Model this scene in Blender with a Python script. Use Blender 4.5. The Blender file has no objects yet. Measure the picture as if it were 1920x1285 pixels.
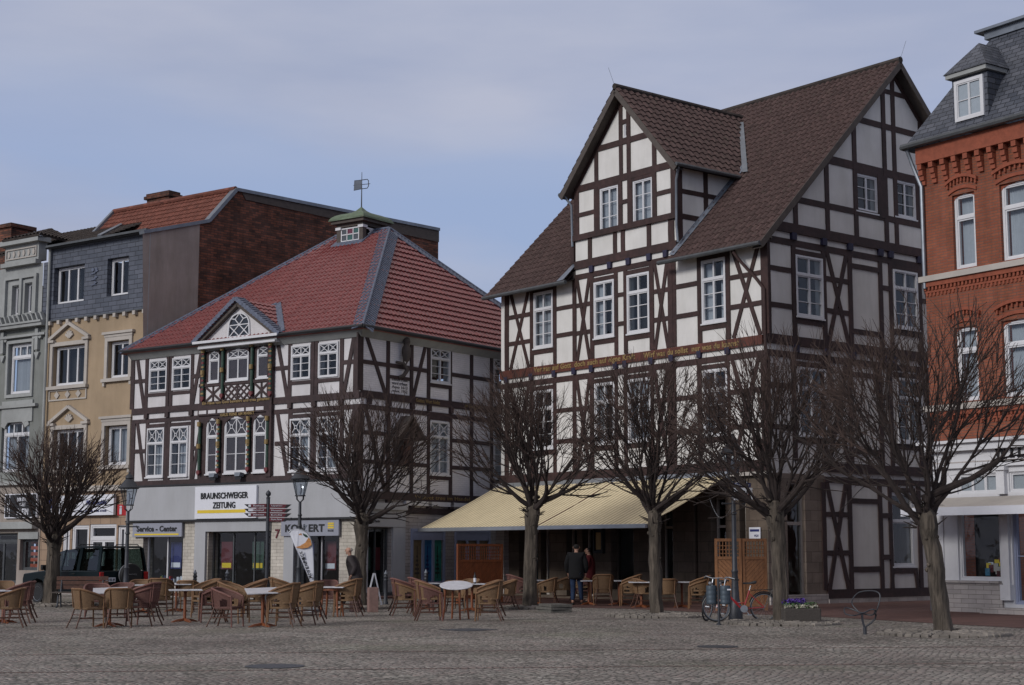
import bpy, bmesh, math, random
from mathutils import Vector, Matrix
R = math.radians
scene = bpy.context.scene
C = scene.collection

# ------------------------------------------------------------------ camera
FPX = 2950.0                                   # focal length in photo pixels (1920 wide)
TH = math.atan((1035 - 642.5) / FPX)           # upward pitch
CT, ST = math.cos(TH), math.sin(TH)
CAMH = 1.6
cd = bpy.data.cameras.new('camera'); cam = bpy.data.objects.new('camera', cd); C.objects.link(cam)
cam.location = (0, 0, CAMH); cam.rotation_euler = (R(90) + TH, 0, 0)
cd.sensor_width = 36; cd.lens = 36 * FPX / 1920; cd.clip_start = 0.1; cd.clip_end = 3000
scene.camera = cam

# ------------------------------------------------------------------ world and sun (bright overcast)
SUN_EL, SUN_AZ = R(25), R(222)                 # azimuth measured from +X anticlockwise: behind and left of the camera
w = bpy.data.worlds.new("World"); scene.world = w; w.use_nodes = True
nt = w.node_tree; N = nt.nodes; L = nt.links; N.clear()
out = N.new('ShaderNodeOutputWorld'); bg = N.new('ShaderNodeBackground')
sky = N.new('ShaderNodeTexSky'); sky.sky_type = 'NISHITA'; sky.sun_disc = False
sky.sun_elevation = SUN_EL; sky.sun_rotation = R(90) - SUN_AZ
sky.air_density = 1.0; sky.dust_density = 2.0; sky.ozone_density = 2.0
tc = N.new('ShaderNodeTexCoord'); mp = N.new('ShaderNodeMapping'); mp.inputs['Scale'].default_value = (1.2, 1.2, 5.0)
mp.inputs['Location'].default_value = (0.7, 0.0, 0.32)
no = N.new('ShaderNodeTexNoise'); no.inputs['Scale'].default_value = 1.6; no.inputs['Detail'].default_value = 7; no.inputs['Roughness'].default_value = 0.52
cr = N.new('ShaderNodeValToRGB'); cr.color_ramp.elements[0].position = 0.36; cr.color_ramp.elements[1].position = 0.66
cr.color_ramp.elements[0].color = (0.88, 0.88, 0.88, 1); cr.color_ramp.elements[1].color = (0.98, 0.98, 0.98, 1)
mx = N.new('ShaderNodeMix'); mx.data_type = 'RGBA'
no2 = N.new('ShaderNodeTexNoise'); no2.inputs['Scale'].default_value = 5; no2.inputs['Detail'].default_value = 6
cr2 = N.new('ShaderNodeValToRGB'); no2.inputs['Scale'].default_value = 3.6; cr2.color_ramp.elements[0].position = 0.36; cr2.color_ramp.elements[1].position = 0.64
cr2.color_ramp.elements[0].color = (3.15, 3.5, 4.75, 1); cr2.color_ramp.elements[1].color = (4.0, 4.2, 5.2, 1)
L.new(tc.outputs['Generated'], mp.inputs['Vector']); L.new(mp.outputs[0], no.inputs['Vector']); L.new(mp.outputs[0], no2.inputs['Vector'])
L.new(no.outputs['Fac'], cr.inputs[0]); L.new(no2.outputs['Fac'], cr2.inputs[0])
sz_ = N.new('ShaderNodeSeparateXYZ'); L.new(tc.outputs['Generated'], sz_.inputs[0])
mr_ = N.new('ShaderNodeMapRange'); mr_.inputs[1].default_value = 0.38; mr_.inputs[2].default_value = 0.75; L.new(sz_.outputs['Z'], mr_.inputs[0])
no3 = N.new('ShaderNodeTexNoise'); no3.inputs['Scale'].default_value = 2.4; no3.inputs['Detail'].default_value = 5; no3.inputs['Roughness'].default_value = 0.45; mp3 = N.new('ShaderNodeMapping'); mp3.inputs['Scale'].default_value = (1.0, 1.0, 3.2); mp3.inputs['Location'].default_value = (3.1, 1.7, 0.2)
L.new(tc.outputs['Generated'], mp3.inputs[0]); L.new(mp3.outputs[0], no3.inputs['Vector'])
cr3 = N.new('ShaderNodeValToRGB'); cr3.color_ramp.elements[0].position = 0.40; cr3.color_ramp.elements[1].position = 0.56; L.new(no3.outputs['Fac'], cr3.inputs[0])
lo = N.new('ShaderNodeMapRange'); lo.inputs[1].default_value = 0.31; lo.inputs[2].default_value = 0.22; lo.inputs[3].default_value = 0.15; lo.inputs[4].default_value = 1.0; L.new(sz_.outputs['Z'], lo.inputs[0])
ml = N.new('ShaderNodeMath'); ml.operation = 'MULTIPLY'; L.new(cr3.outputs[0], ml.inputs[0]); L.new(lo.outputs[0], ml.inputs[1])
mb_ = N.new('ShaderNodeMix'); mb_.data_type = 'RGBA'; L.new(ml.outputs[0], mb_.inputs[0]); L.new(cr2.outputs[0], mb_.inputs[6]); mb_.inputs[7].default_value = (2.75, 3.5, 5.3, 1)
mz = N.new('ShaderNodeMix'); mz.data_type = 'RGBA'; L.new(mr_.outputs[0], mz.inputs[0]); L.new(mb_.outputs[2], mz.inputs[6]); mz.inputs[7].default_value = (5.0, 4.7, 4.75, 1)
L.new(cr.outputs[0], mx.inputs[0]); L.new(sky.outputs[0], mx.inputs[6]); L.new(mz.outputs[2], mx.inputs[7])
L.new(mx.outputs[2], bg.inputs['Color']); bg.inputs['Strength'].default_value = 0.12
L.new(bg.outputs[0], out.inputs['Surface'])
sd = bpy.data.lights.new('sun', 'SUN'); so = bpy.data.objects.new('sun', sd); C.objects.link(so)
sd.energy = 1.9; sd.angle = R(14); sd.color = (1.0, 0.975, 0.94)
sv = Vector((math.cos(SUN_AZ) * math.cos(SUN_EL), math.sin(SUN_AZ) * math.cos(SUN_EL), math.sin(SUN_EL)))
so.rotation_euler = sv.to_track_quat('Z', 'Y').to_euler(); so.location = sv * 100 + Vector((0, 40, 0))
scene.view_settings.view_transform = 'Standard'; scene.view_settings.look = 'None'
scene.view_settings.gamma = 1; scene.view_settings.use_curve_mapping = False
scene.view_settings.exposure = 0.0
scene.cycles.max_bounces = 6; scene.cycles.transparent_max_bounces = 12; scene.cycles.caustics_reflective = False; scene.cycles.caustics_refractive = False

# ------------------------------------------------------------------ measuring the place from the photograph (distances in metres)
def ray(px, py):
    x = (px - 960) / FPX; y = (642.5 - py) / FPX
    return Vector((x, CT - y * ST, ST + y * CT))
def gp(px, py, z=0.0):
    r = ray(px, py); t = (z - CAMH) / r.z
    return Vector((r.x * t, r.y * t, z))
def at_depth(px, Y):                             # ground point on the line of sight px at distance Y
    r = ray(px, 1035); return Vector((r.x / r.y * Y, Y, 0))
def z_at(py, Y):                                 # height seen at py at distance Y
    r = ray(960, py); return CAMH + r.z / r.y * Y

class Fac:                                       # a vertical facade plane: u along it, z up, w out towards the square
    def __init__(s, o, vp, sgn=1, unit=1.0):     # unit: metres per unit of the first survey along u and above eye level
        s.k = unit; s.o = Vector((o[0], o[1])); v = ray(vp, 1035); s.d = Vector((v.x, v.y)).normalized() * sgn
        n = Vector((s.d.y, -s.d.x))
        if n.dot(s.o) > 0: n = -n
        s.n = n
    def uv(s, px, py, w=0.0):
        r = ray(px, py); o = s.o + s.n * w; r2 = Vector((r.x, r.y)); t = o.dot(s.n) / r2.dot(s.n)
        p = r2 * t - o
        return p.dot(s.d) / s.k, CAMH + r.z * t / s.k
    def u(s, px, py=900, w=0.0): return s.uv(px, py, w)[0]
    def z(s, px, py, w=0.0): return s.uv(px, py, w)[1]
    def P(s, u, z, w=0.0):
        q = s.o + s.d * (u * s.k) + s.n * w; return Vector((q.x, q.y, CAMH + (z - CAMH) * s.k))
    def right(s):                                # unit vector to the viewer's right along the facade
        return Vector((s.d.x, s.d.y, 0)) * (1 if s.d.x > 0 else -1)

# ------------------------------------------------------------------ mesh builder
rnd = random.Random(7)
ORG = {}
_flip = Matrix.Identity(4)
class MB:
    def __init__(s): s.v = []; s.f = []
    def add(s, vs, fs, M=None):
        b = len(s.v)
        for p in vs:
            p = Vector(p); s.v.append(M @ p if M is not None else p)
        for q in fs: s.f.append([b + i for i in q])
    def hexa(s, p): s.add(p, [(0, 3, 2, 1), (4, 5, 6, 7), (0, 1, 5, 4), (1, 2, 6, 5), (2, 3, 7, 6), (3, 0, 4, 7)])
    def box(s, x0, x1, y0, y1, z0, z1, M=None):
        p = [(x0, y0, z0), (x1, y0, z0), (x1, y1, z0), (x0, y1, z0), (x0, y0, z1), (x1, y0, z1), (x1, y1, z1), (x0, y1, z1)]
        s.add(p, [(0, 3, 2, 1), (4, 5, 6, 7), (0, 1, 5, 4), (1, 2, 6, 5), (2, 3, 7, 6), (3, 0, 4, 7)], M)
    def prism(s, a, b, M=None):                   # two matching outlines
        n = len(a)
        s.add(list(a) + list(b), [list(range(n))[::-1], list(range(n, 2 * n))] + [(i, (i + 1) % n, n + (i + 1) % n, n + i) for i in range(n)], M)
    def fbox(s, F, u0, u1, z0, z1, w0, w1):
        s.hexa([F.P(u0, z0, w0), F.P(u1, z0, w0), F.P(u1, z0, w1), F.P(u0, z0, w1), F.P(u0, z1, w0), F.P(u1, z1, w0), F.P(u1, z1, w1), F.P(u0, z1, w1)])
    def fpoly(s, F, pts, w0, w1):
        s.prism([F.P(u, z, w0) for u, z in pts], [F.P(u, z, w1) for u, z in pts])
    def fface(s, F, pts, w=0.0):
        q = [F.P(u, z, w) for u, z in pts]; nn = Vector((F.n.x, F.n.y, 0))
        if (q[1] - q[0]).cross(q[2] - q[1]).dot(nn) < 0: q.reverse()
        s.add(q, [list(range(len(q)))])
    def beam(s, F, a, b, wd, w0=-0.03, w1=0.03, jit=0.012):      # timber on a facade from a to b
        a = Vector(a); b = Vector(b); d = (b - a).normalized(); n = Vector((-d.y, d.x)) * wd / 2
        j = lambda: rnd.uniform(-jit, jit)
        m = (a + b) / 2 + n * 0; w1 += rnd.uniform(0, 0.013)
        c = rnd.uniform(-jit, jit)
        pts = [a + n * (1 + j() * 4), m + n * (1 + c * 6), b + n * (1 + j() * 4), b - n * (1 + j() * 4), m - n * (1 - c * 6), a - n * (1 + j() * 4)]
        s.prism([F.P(p.x, p.y, w0) for p in pts], [F.P(p.x, p.y, w1) for p in pts])
    def tube(s, pts, rad, n=8, cap=True, M=None):
        pts = [Vector(p) for p in pts]; rs = rad if isinstance(rad, (list, tuple)) else [rad] * len(pts)
        d = (pts[1] - pts[0]).normalized(); up = Vector((0, 0, 1)) if abs(d.z) < 0.9 else Vector((1, 0, 0))
        x = d.cross(up).normalized(); vs = []; fs = []
        for i, p in enumerate(pts):
            if i == 0: t = pts[1] - pts[0]
            elif i == len(pts) - 1: t = pts[-1] - pts[-2]
            else: t = (pts[i + 1] - p).normalized() + (p - pts[i - 1]).normalized()
            t.normalize(); x = (x - t * x.dot(t)).normalized(); y = t.cross(x)
            for k in range(n):
                a = 2 * math.pi * k / n; vs.append(p + (x * math.cos(a) + y * math.sin(a)) * rs[i])
        for i in range(len(pts) - 1):
            for k in range(n): fs.append((i * n + k, i * n + (k + 1) % n, (i + 1) * n + (k + 1) % n, (i + 1) * n + k))
        if cap: fs += [list(range(n))[::-1], [(len(pts) - 1) * n + k for k in range(n)]]
        s.add(vs, fs, M)
    def lathe(s, prof, n=16, c=(0, 0, 0), M=None):
        vs = []; fs = []
        for r, z in prof:
            for k in range(n):
                a = 2 * math.pi * k / n; vs.append((c[0] + r * math.cos(a), c[1] + r * math.sin(a), c[2] + z))
        for i in range(len(prof) - 1):
            for k in range(n): fs.append((i * n + k, i * n + (k + 1) % n, (i + 1) * n + (k + 1) % n, (i + 1) * n + k))
        fs += [list(range(n))[::-1], [(len(prof) - 1) * n + k for k in range(n)]]
        s.add(vs, fs, M)
    def build(s, name, m, parent=None, smooth=False, recalc=True, bevel=0):
        me = bpy.data.meshes.new(name)
        off = ORG.get(parent.as_pointer()) if parent else None
        vs = [v - off for v in s.v] if off is not None else s.v
        me.from_pydata([tuple(v) for v in vs], [], s.f)
        bm = bmesh.new(); bm.from_mesh(me)
        if recalc: bmesh.ops.recalc_face_normals(bm, faces=bm.faces)
        if bevel: bmesh.ops.bevel(bm, geom=[e for e in bm.edges], offset=bevel, segments=1, affect='EDGES', profile=0.5)
        autouv(bm, off)
        if smooth:
            for f in bm.faces: f.smooth = True
        bm.to_mesh(me); bm.free()
        o = bpy.data.objects.new(name, me); C.objects.link(o); me.materials.append(m)
        if smooth:
            try: me.set_sharp_from_angle(angle=R(40))
            except Exception: pass
        if parent:
            o.parent = parent
            if off is not None: ORG[o.as_pointer()] = off
        return o
def autouv(bm, off=None):                         # metres on every face: along x horizontally, z or slope upward
    uvl = bm.loops.layers.uv.verify(); off = off or Vector((0, 0, 0))
    for f in bm.faces:
        n = f.normal
        if abs(n.z) > 0.97: tx, ty = Vector((1, 0, 0)), Vector((0, 1, 0))
        else:
            tx = Vector((0, 0, 1)).cross(n).normalized(); ty = n.cross(tx)
        for l in f.loops:
            p = l.vert.co + off; l[uvl].uv = (p.dot(tx), p.dot(ty))

def tag(o, label=None, cat=None, group=None, kind=None):
    if label: o['label'] = label
    if cat: o['category'] = cat
    if group: o['group'] = group
    if kind: o['kind'] = kind
    return o
def thing(name, label, cat, loc=(0, 0, 0), rz=0, group=None, world=False):
    o = bpy.data.objects.new(name, None); o.empty_display_size = 0.3; C.objects.link(o)
    o.location = loc; o.rotation_euler = (0, 0, rz); tag(o, label, cat, group)
    if world: ORG[o.as_pointer()] = Vector(loc)    # children are written in world metres
    KEEP.append(o)
    return o
KEEP = []
def dup(o, loc=None, rz=None, label=None, group=None, parent=None):
    c = o.copy(); C.objects.link(c)
    if parent: c.parent = parent
    if loc is not None: c.location = loc
    if rz is not None: c.rotation_euler = (0, 0, rz)
    if label: c['label'] = label
    if group: c['group'] = group
    for ch in list(o.children): dup(ch, parent=c)
    return c

# ------------------------------------------------------------------ materials
def newmat(name):
    m = bpy.data.materials.new(name); m.use_nodes = True; nt = m.node_tree
    return m, nt.nodes, nt.links, nt.nodes['Principled BSDF']
def setspec(b, v):
    if 'Specular IOR Level' in b.inputs: b.inputs['Specular IOR Level'].default_value = v
def mat(name, col, rough=0.7, var=0.12, scale=3.0, bump=0.0, bscale=40, metal=0.0, spec=0.4, grime=0.0, stretch=None, coord='Object'):
    m, n, l, b = newmat(name)
    tcn = n.new('ShaderNodeTexCoord'); src = tcn.outputs[coord]
    if stretch:
        mpn = n.new('ShaderNodeMapping'); mpn.inputs['Scale'].default_value = stretch; l.new(src, mpn.inputs[0]); src = mpn.outputs[0]
    nz = n.new('ShaderNodeTexNoise'); nz.inputs['Scale'].default_value = scale; nz.inputs['Detail'].default_value = 6; nz.inputs['Roughness'].default_value = 0.6
    l.new(src, nz.inputs['Vector'])
    r = n.new('ShaderNodeValToRGB'); r.color_ramp.elements[0].position = 0.3; r.color_ramp.elements[1].position = 0.7
    r.color_ramp.elements[0].color = tuple(c * (1 - var) for c in col) + (1,); r.color_ramp.elements[1].color = tuple(min(1, c * (1 + var)) for c in col) + (1,)
    l.new(nz.outputs['Fac'], r.inputs[0]); last = r.outputs[0]
    if grime:
        n2 = n.new('ShaderNodeTexNoise'); n2.inputs['Scale'].default_value = 0.7; n2.inputs['Detail'].default_value = 8
        l.new(tcn.outputs[coord], n2.inputs['Vector'])
        r2 = n.new('ShaderNodeValToRGB'); r2.color_ramp.elements[0].position = 0.35; r2.color_ramp.elements[1].position = 0.65
        r2.color_ramp.elements[0].color = (1 - grime,) * 3 + (1,); r2.color_ramp.elements[1].color = (1, 1, 1, 1)
        mm = n.new('ShaderNodeMix'); mm.data_type = 'RGBA'; mm.blend_type = 'MULTIPLY'; mm.inputs[0].default_value = 1
        l.new(n2.outputs['Fac'], r2.inputs[0]); l.new(last, mm.inputs[6]); l.new(r2.outputs[0], mm.inputs[7]); last = mm.outputs[2]
    l.new(last, b.inputs['Base Color']); b.inputs['Roughness'].default_value = rough; b.inputs['Metallic'].default_value = metal; setspec(b, spec)
    if bump:
        nb = n.new('ShaderNodeTexNoise'); nb.inputs['Scale'].default_value = bscale; nb.inputs['Detail'].default_value = 4
        bp = n.new('ShaderNodeBump'); bp.inputs['Strength'].default_value = bump; bp.inputs['Distance'].default_value = 0.01 if bump < 1 else 0.03
        l.new(src, nb.inputs['Vector']); l.new(nb.outputs['Fac'], bp.inputs['Height']); l.new(bp.outputs[0], b.inputs['Normal'])
    return m
def brickmat(name, c1, c2, mortar, bw=0.25, rh=0.077, ms=0.012, rough=0.85, off=0.5, bump=0.6, grime=0.3, var=None):
    m, n, l, b = newmat(name)
    tcn = n.new('ShaderNodeTexCoord'); br = n.new('ShaderNodeTexBrick')
    br.inputs['Color1'].default_value = c1 + (1,); br.inputs['Color2'].default_value = c2 + (1,); br.inputs['Mortar'].default_value = mortar + (1,)
    br.inputs['Scale'].default_value = 1; br.inputs['Mortar Size'].default_value = ms; br.inputs['Mortar Smooth'].default_value = 0.3
    br.inputs['Brick Width'].default_value = bw; br.inputs['Row Height'].default_value = rh; br.offset = off
    br.inputs['Bias'].default_value = 0.0
    l.new(tcn.outputs['UV'], br.inputs['Vector'])
    nz = n.new('ShaderNodeTexNoise'); nz.inputs['Scale'].default_value = 1.3; nz.inputs['Detail'].default_value = 9; nz.inputs['Roughness'].default_value = 0.65
    l.new(tcn.outputs['UV'], nz.inputs['Vector'])
    r = n.new('ShaderNodeValToRGB'); r.color_ramp.elements[0].position = 0.3; r.color_ramp.elements[1].position = 0.7
    r.color_ramp.elements[0].color = (1 - grime,) * 3 + (1,); r.color_ramp.elements[1].color = (1 + grime * 0.4,) * 3 + (1,)
    l.new(nz.outputs['Fac'], r.inputs[0])
    mm = n.new('ShaderNodeMix'); mm.data_type = 'RGBA'; mm.blend_type = 'MULTIPLY'; mm.inputs[0].default_value = 1
    l.new(br.outputs['Color'], mm.inputs[6]); l.new(r.outputs[0], mm.inputs[7]); l.new(mm.outputs[2], b.inputs['Base Color'])
    bp = n.new('ShaderNodeBump'); bp.inputs['Strength'].default_value = bump; bp.inputs['Distance'].default_value = 0.01; bp.invert = True
    l.new(br.outputs['Fac'], bp.inputs['Height']); l.new(bp.outputs[0], b.inputs['Normal'])
    b.inputs['Roughness'].default_value = rough; setspec(b, 0.3)
    return m
def tilemat(name, col, tw, rh, rough, spec, v=0.25, grime=0.35, moss=None):
    c1 = tuple(c * (1 - v) for c in col); c2 = tuple(c * (1 + v) for c in col)
    m = brickmat(name, c1, c2, tuple(c * 0.8 for c in col), bw=tw, rh=rh, ms=0.0, rough=rough, off=0.0, bump=0.0, grime=grime)
    b = m.node_tree.nodes['Principled BSDF']; setspec(b, spec)
    if moss:
        n, l = m.node_tree.nodes, m.node_tree.links; tcn = n.new('ShaderNodeTexCoord'); nz = n.new('ShaderNodeTexNoise'); nz.inputs['Scale'].default_value = 2.3; nz.inputs['Detail'].default_value = 10; nz.inputs['Roughness'].default_value = 0.75
        l.new(tcn.outputs['UV'], nz.inputs['Vector']); r = n.new('ShaderNodeValToRGB'); r.color_ramp.elements[0].position = 0.56; r.color_ramp.elements[1].position = 0.70; l.new(nz.outputs['Fac'], r.inputs[0])
        src = b.inputs['Base Color'].links[0].from_socket; mm = n.new('ShaderNodeMix'); mm.data_type = 'RGBA'; l.new(r.outputs[0], mm.inputs[0]); l.new(src, mm.inputs[6]); mm.inputs[7].default_value = moss + (1,); l.new(mm.outputs[2], b.inputs['Base Color'])
    return m
def streaks(m, amount=0.14, sc=(2.2, 2.2, 0.35)):     # rain streaks and blotches on rendered walls
    n, l = m.node_tree.nodes, m.node_tree.links; b = n['Principled BSDF']; tcn = n.new('ShaderNodeTexCoord'); mp_ = n.new('ShaderNodeMapping'); mp_.inputs['Scale'].default_value = sc; l.new(tcn.outputs['Object'], mp_.inputs[0])
    nz = n.new('ShaderNodeTexNoise'); nz.inputs['Scale'].default_value = 1.0; nz.inputs['Detail'].default_value = 9; nz.inputs['Roughness'].default_value = 0.7; l.new(mp_.outputs[0], nz.inputs['Vector'])
    r = n.new('ShaderNodeValToRGB'); r.color_ramp.elements[0].position = 0.36; r.color_ramp.elements[1].position = 0.6; r.color_ramp.elements[0].color = (1 - amount, 1 - amount, 1 - amount * 1.15, 1); r.color_ramp.elements[1].color = (1, 1, 1, 1); l.new(nz.outputs['Fac'], r.inputs[0])
    src = b.inputs['Base Color'].links[0].from_socket; mm = n.new('ShaderNodeMix'); mm.data_type = 'RGBA'; mm.blend_type = 'MULTIPLY'; mm.inputs[0].default_value = 1; l.new(src, mm.inputs[6]); l.new(r.outputs[0], mm.inputs[7]); l.new(mm.outputs[2], b.inputs['Base Color'])
def glassmat(name, tint=(0.85, 0.9, 0.92), refl=1.0):
    m, n, l, b = newmat(name); n.remove(b); o = n['Material Output']
    tr = n.new('ShaderNodeBsdfTransparent'); tr.inputs[0].default_value = tint + (1,)
    gl = n.new('ShaderNodeBsdfGlossy'); gl.inputs['Roughness'].default_value = 0.03; gl.inputs[0].default_value = (refl,) * 3 + (1,)
    fr = n.new('ShaderNodeFresnel'); ge = n.new('ShaderNodeNewGeometry'); io = n.new('ShaderNodeMix'); io.inputs[2].default_value = 1.5; io.inputs[3].default_value = 1 / 1.5
    l.new(ge.outputs['Backfacing'], io.inputs[0]); l.new(io.outputs[0], fr.inputs['IOR'])
    nz = n.new('ShaderNodeTexNoise'); nz.inputs['Scale'].default_value = 1.6; tcn = n.new('ShaderNodeTexCoord'); l.new(tcn.outputs['Object'], nz.inputs['Vector'])
    bp = n.new('ShaderNodeBump'); bp.inputs['Strength'].default_value = 0.15; bp.inputs['Distance'].default_value = 0.05
    l.new(nz.outputs['Fac'], bp.inputs['Height']); l.new(bp.outputs[0], gl.inputs['Normal'])
    mxs = n.new('ShaderNodeMixShader'); l.new(fr.outputs[0], mxs.inputs[0]); l.new(tr.outputs[0], mxs.inputs[1]); l.new(gl.outputs[0], mxs.inputs[2]); l.new(mxs.outputs[0], o.inputs[0])
    return m
M = {}
M['plaster_w'] = mat('plaster_white', (0.67, 0.655, 0.635), 0.9, 0.04, 2, 0.25, 60, grime=0.10)
M['plaster_b'] = mat('plaster_cool_white', (0.62, 0.60, 0.615), 0.9, 0.04, 2, 0.3, 50, grime=0.12)
for k_, a_ in (('plaster_w', 0.10), ('plaster_b', 0.12)): streaks(M[k_], a_)
M['brick_w'] = brickmat('whitewashed_brick', (0.71, 0.695, 0.72), (0.76, 0.74, 0.765), (0.58, 0.57, 0.59), ms=0.006, bump=0.8, grime=0.15)
M['timber'] = mat('dark_brown_timber', (0.050, 0.024, 0.022), 0.7, 0.35, 6, 0.5, 30, stretch=(1, 1, 1), grime=0.3)
M['timber2'] = mat('dark_timber', (0.045, 0.026, 0.027), 0.7, 0.35, 6, 0.5, 30, grime=0.3)
M['white'] = mat('white_paint', (0.60, 0.60, 0.62), 0.45, 0.04, 5, grime=0.08)
M['glass'] = glassmat('window_glass')
M['curtain'] = mat('curtain_cloth', (0.42, 0.43, 0.46), 0.95, 0.06, 8)
M['dark'] = mat('dark_interior', (0.012, 0.012, 0.014), 0.9, 0.3, 2)
M['tile_red'] = tilemat('glazed_red_tile', (0.205, 0.044, 0.042), 0.24, 0.345, 0.33, 0.8, 0.16, 0.25)
M['tile_brown'] = tilemat('brown_concrete_tile', (0.078, 0.048, 0.044), 0.30, 0.34, 0.75, 0.3, 0.24, 0.4, moss=(0.07, 0.062, 0.045))
M['tile_orange'] = tilemat('orange_clay_tile', (0.17, 0.060, 0.042), 0.22, 0.30, 0.8, 0.3, 0.3, 0.4)
M['tile_dark'] = tilemat('weathered_dark_tile', (0.048, 0.038, 0.034), 0.24, 0.30, 0.85, 0.3, 0.3, 0.4, moss=(0.06, 0.055, 0.04))
M['slate'] = brickmat('slate_shingles', (0.070, 0.080, 0.105), (0.100, 0.110, 0.140), (0.025, 0.027, 0.035), bw=0.5, rh=0.19, ms=0.012, rough=0.55, off=0.37, bump=0.8, grime=0.25)
M['slate_hip'] = brickmat('slate_hip_courses', (0.085, 0.10, 0.14), (0.125, 0.14, 0.185), (0.025, 0.03, 0.04), bw=1.2, rh=0.17, ms=0.02, rough=0.5, off=0.1, bump=0.9, grime=0.2)
M['slate_r'] = brickmat('slate_roof', (0.055, 0.062, 0.080), (0.105, 0.112, 0.135), (0.020, 0.022, 0.028), bw=0.3, rh=0.16, ms=0.012, rough=0.5, off=0.43, bump=1.0, grime=0.3)
M['zinc'] = mat('zinc_sheet', (0.20, 0.22, 0.25), 0.45, 0.15, 4, metal=0.5, grime=0.2)
M['gutter'] = mat('dark_gutter', (0.075, 0.080, 0.085), 0.5, 0.2, 4, metal=0.3)
M['lead'] = mat('lead_flashing', (0.16, 0.18, 0.22), 0.5, 0.3, 6, metal=0.3)
M['copper'] = tilemat('green_copper', (0.115, 0.155, 0.10), 0.6, 3.0, 0.6, 0.3, 0.12, 0.45, moss=(0.10, 0.065, 0.038))
M['brick_red'] = brickmat('red_brick', (0.235, 0.070, 0.04), (0.29, 0.093, 0.05), (0.16, 0.085, 0.065), bump=0.5, grime=0.2)
M['brick_trim'] = mat('red_brick_trim', (0.235, 0.064, 0.034), 0.8, 0.2, 6, 0.3, 40)
M['brick_old'] = brickmat('old_dark_brick', (0.085, 0.042, 0.032), (0.26, 0.095, 0.058), (0.065, 0.050, 0.045), bump=0.8, grime=0.6, bw=0.32, rh=0.10)
M['render_tan'] = mat('grey_brown_render', (0.33, 0.285, 0.255), 0.95, 0.08, 1.2, 0.3, 30, grime=0.15)
M['render_yel'] = mat('ochre_render', (0.36, 0.27, 0.18), 0.92, 0.06, 1.5, 0.5, 50, grime=0.15)
M['render_grn'] = mat('grey_green_render', (0.215, 0.225, 0.215), 0.92, 0.08, 2, 0.6, 30, grime=0.2)
M['stucco'] = mat('pale_stucco_trim', (0.42, 0.385, 0.35), 0.85, 0.06, 4, grime=0.15)
M['stucco_g'] = mat('grey_green_trim', (0.32, 0.33, 0.325), 0.85, 0.08, 4, grime=0.2)
M['stone_w'] = brickmat('travertine_cladding', (0.48, 0.44, 0.39), (0.57, 0.53, 0.47), (0.26, 0.23, 0.20), bw=0.35, rh=0.12, ms=0.006, bump=0.6, grime=0.3)
M['stone_g'] = brickmat('grey_stone_cladding', (0.38, 0.35, 0.335), (0.46, 0.42, 0.40), (0.17, 0.15, 0.14), bw=0.5, rh=0.12, ms=0.006, bump=0.6, grime=0.3)
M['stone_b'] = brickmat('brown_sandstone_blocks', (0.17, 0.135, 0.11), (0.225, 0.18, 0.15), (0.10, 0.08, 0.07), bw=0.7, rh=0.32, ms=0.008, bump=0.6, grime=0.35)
M['stone_d'] = brickmat('brown_stone_painted_shade', (0.095, 0.075, 0.058), (0.13, 0.10, 0.078), (0.05, 0.04, 0.033), bw=0.7, rh=0.32, ms=0.008, rough=0.9, bump=0.6, grime=0.4)  # darker copy of the brown sandstone, awning shade painted into its colour
M['panel_b'] = brickmat('beige_tile_cladding', (0.30, 0.21, 0.145), (0.33, 0.235, 0.165), (0.12, 0.09, 0.07), bw=0.6, rh=0.42, ms=0.01, off=0.0, grime=0.15)
M['fascia'] = mat('white_fascia_panel', (0.38, 0.385, 0.405), 0.5, 0.03, 1, grime=0.08)
M['blueframe'] = mat('blue_grey_frame', (0.27, 0.30, 0.42), 0.5, 0.06, 3)
M['sign_g'] = mat('grey_blue_sign', (0.25, 0.26, 0.31), 0.5, 0.05, 3)
M['black'] = mat('black_paint', (0.015, 0.015, 0.017), 0.45, 0.2, 5)
M['yellow'] = mat('yellow_paint', (0.62, 0.45, 0.03), 0.5, 0.05, 5)
M['navy'] = mat('navy_lettering', (0.02, 0.028, 0.13), 0.5, 0.1, 5)
M['signw'] = mat('sign_white', (0.62, 0.63, 0.68), 0.5, 0.03, 3)
M['signred'] = mat('sign_red', (0.45, 0.02, 0.025), 0.5, 0.1, 5)
M['maroon'] = mat('maroon_sign', (0.10, 0.016, 0.022), 0.45, 0.15, 5)
M['iron'] = mat('dark_cast_iron', (0.035, 0.038, 0.046), 0.5, 0.2, 8, metal=0.2, spec=0.5)
M['gold'] = mat('gold_lettering', (0.24, 0.165, 0.065), 0.6, 0.2, 9)
M['green_p'] = mat('green_carved_paint', (0.022, 0.052, 0.036), 0.6, 0.35, 12)
M['red_p'] = mat('red_carved_paint', (0.13, 0.03, 0.033), 0.6, 0.3, 12)
M['orange_p'] = mat('rust_red_paint', (0.10, 0.030, 0.020), 0.7, 0.35, 3, grime=0.3)
M['wick_tan'] = mat('tan_wicker', (0.165, 0.098, 0.05), 0.65, 0.22, 40, 0.8, 120)
M['wick_mau'] = mat('mauve_brown_wicker', (0.105, 0.047, 0.038), 0.65, 0.22, 40, 0.8, 120)
M['rail_tan'] = mat('tan_cane_rail', (0.175, 0.092, 0.044), 0.6, 0.22, 25, 0.4, 80)
M['rail_mau'] = mat('mauve_cane_rail', (0.150, 0.066, 0.054), 0.6, 0.22, 25, 0.4, 80)
M['cane_leg'] = mat('stained_cane_leg', (0.075, 0.032, 0.020), 0.55, 0.3, 15)
M['orangewood'] = mat('orange_stained_wood', (0.19, 0.06, 0.024), 0.5, 0.25, 6, stretch=(6, 6, 1))
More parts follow.
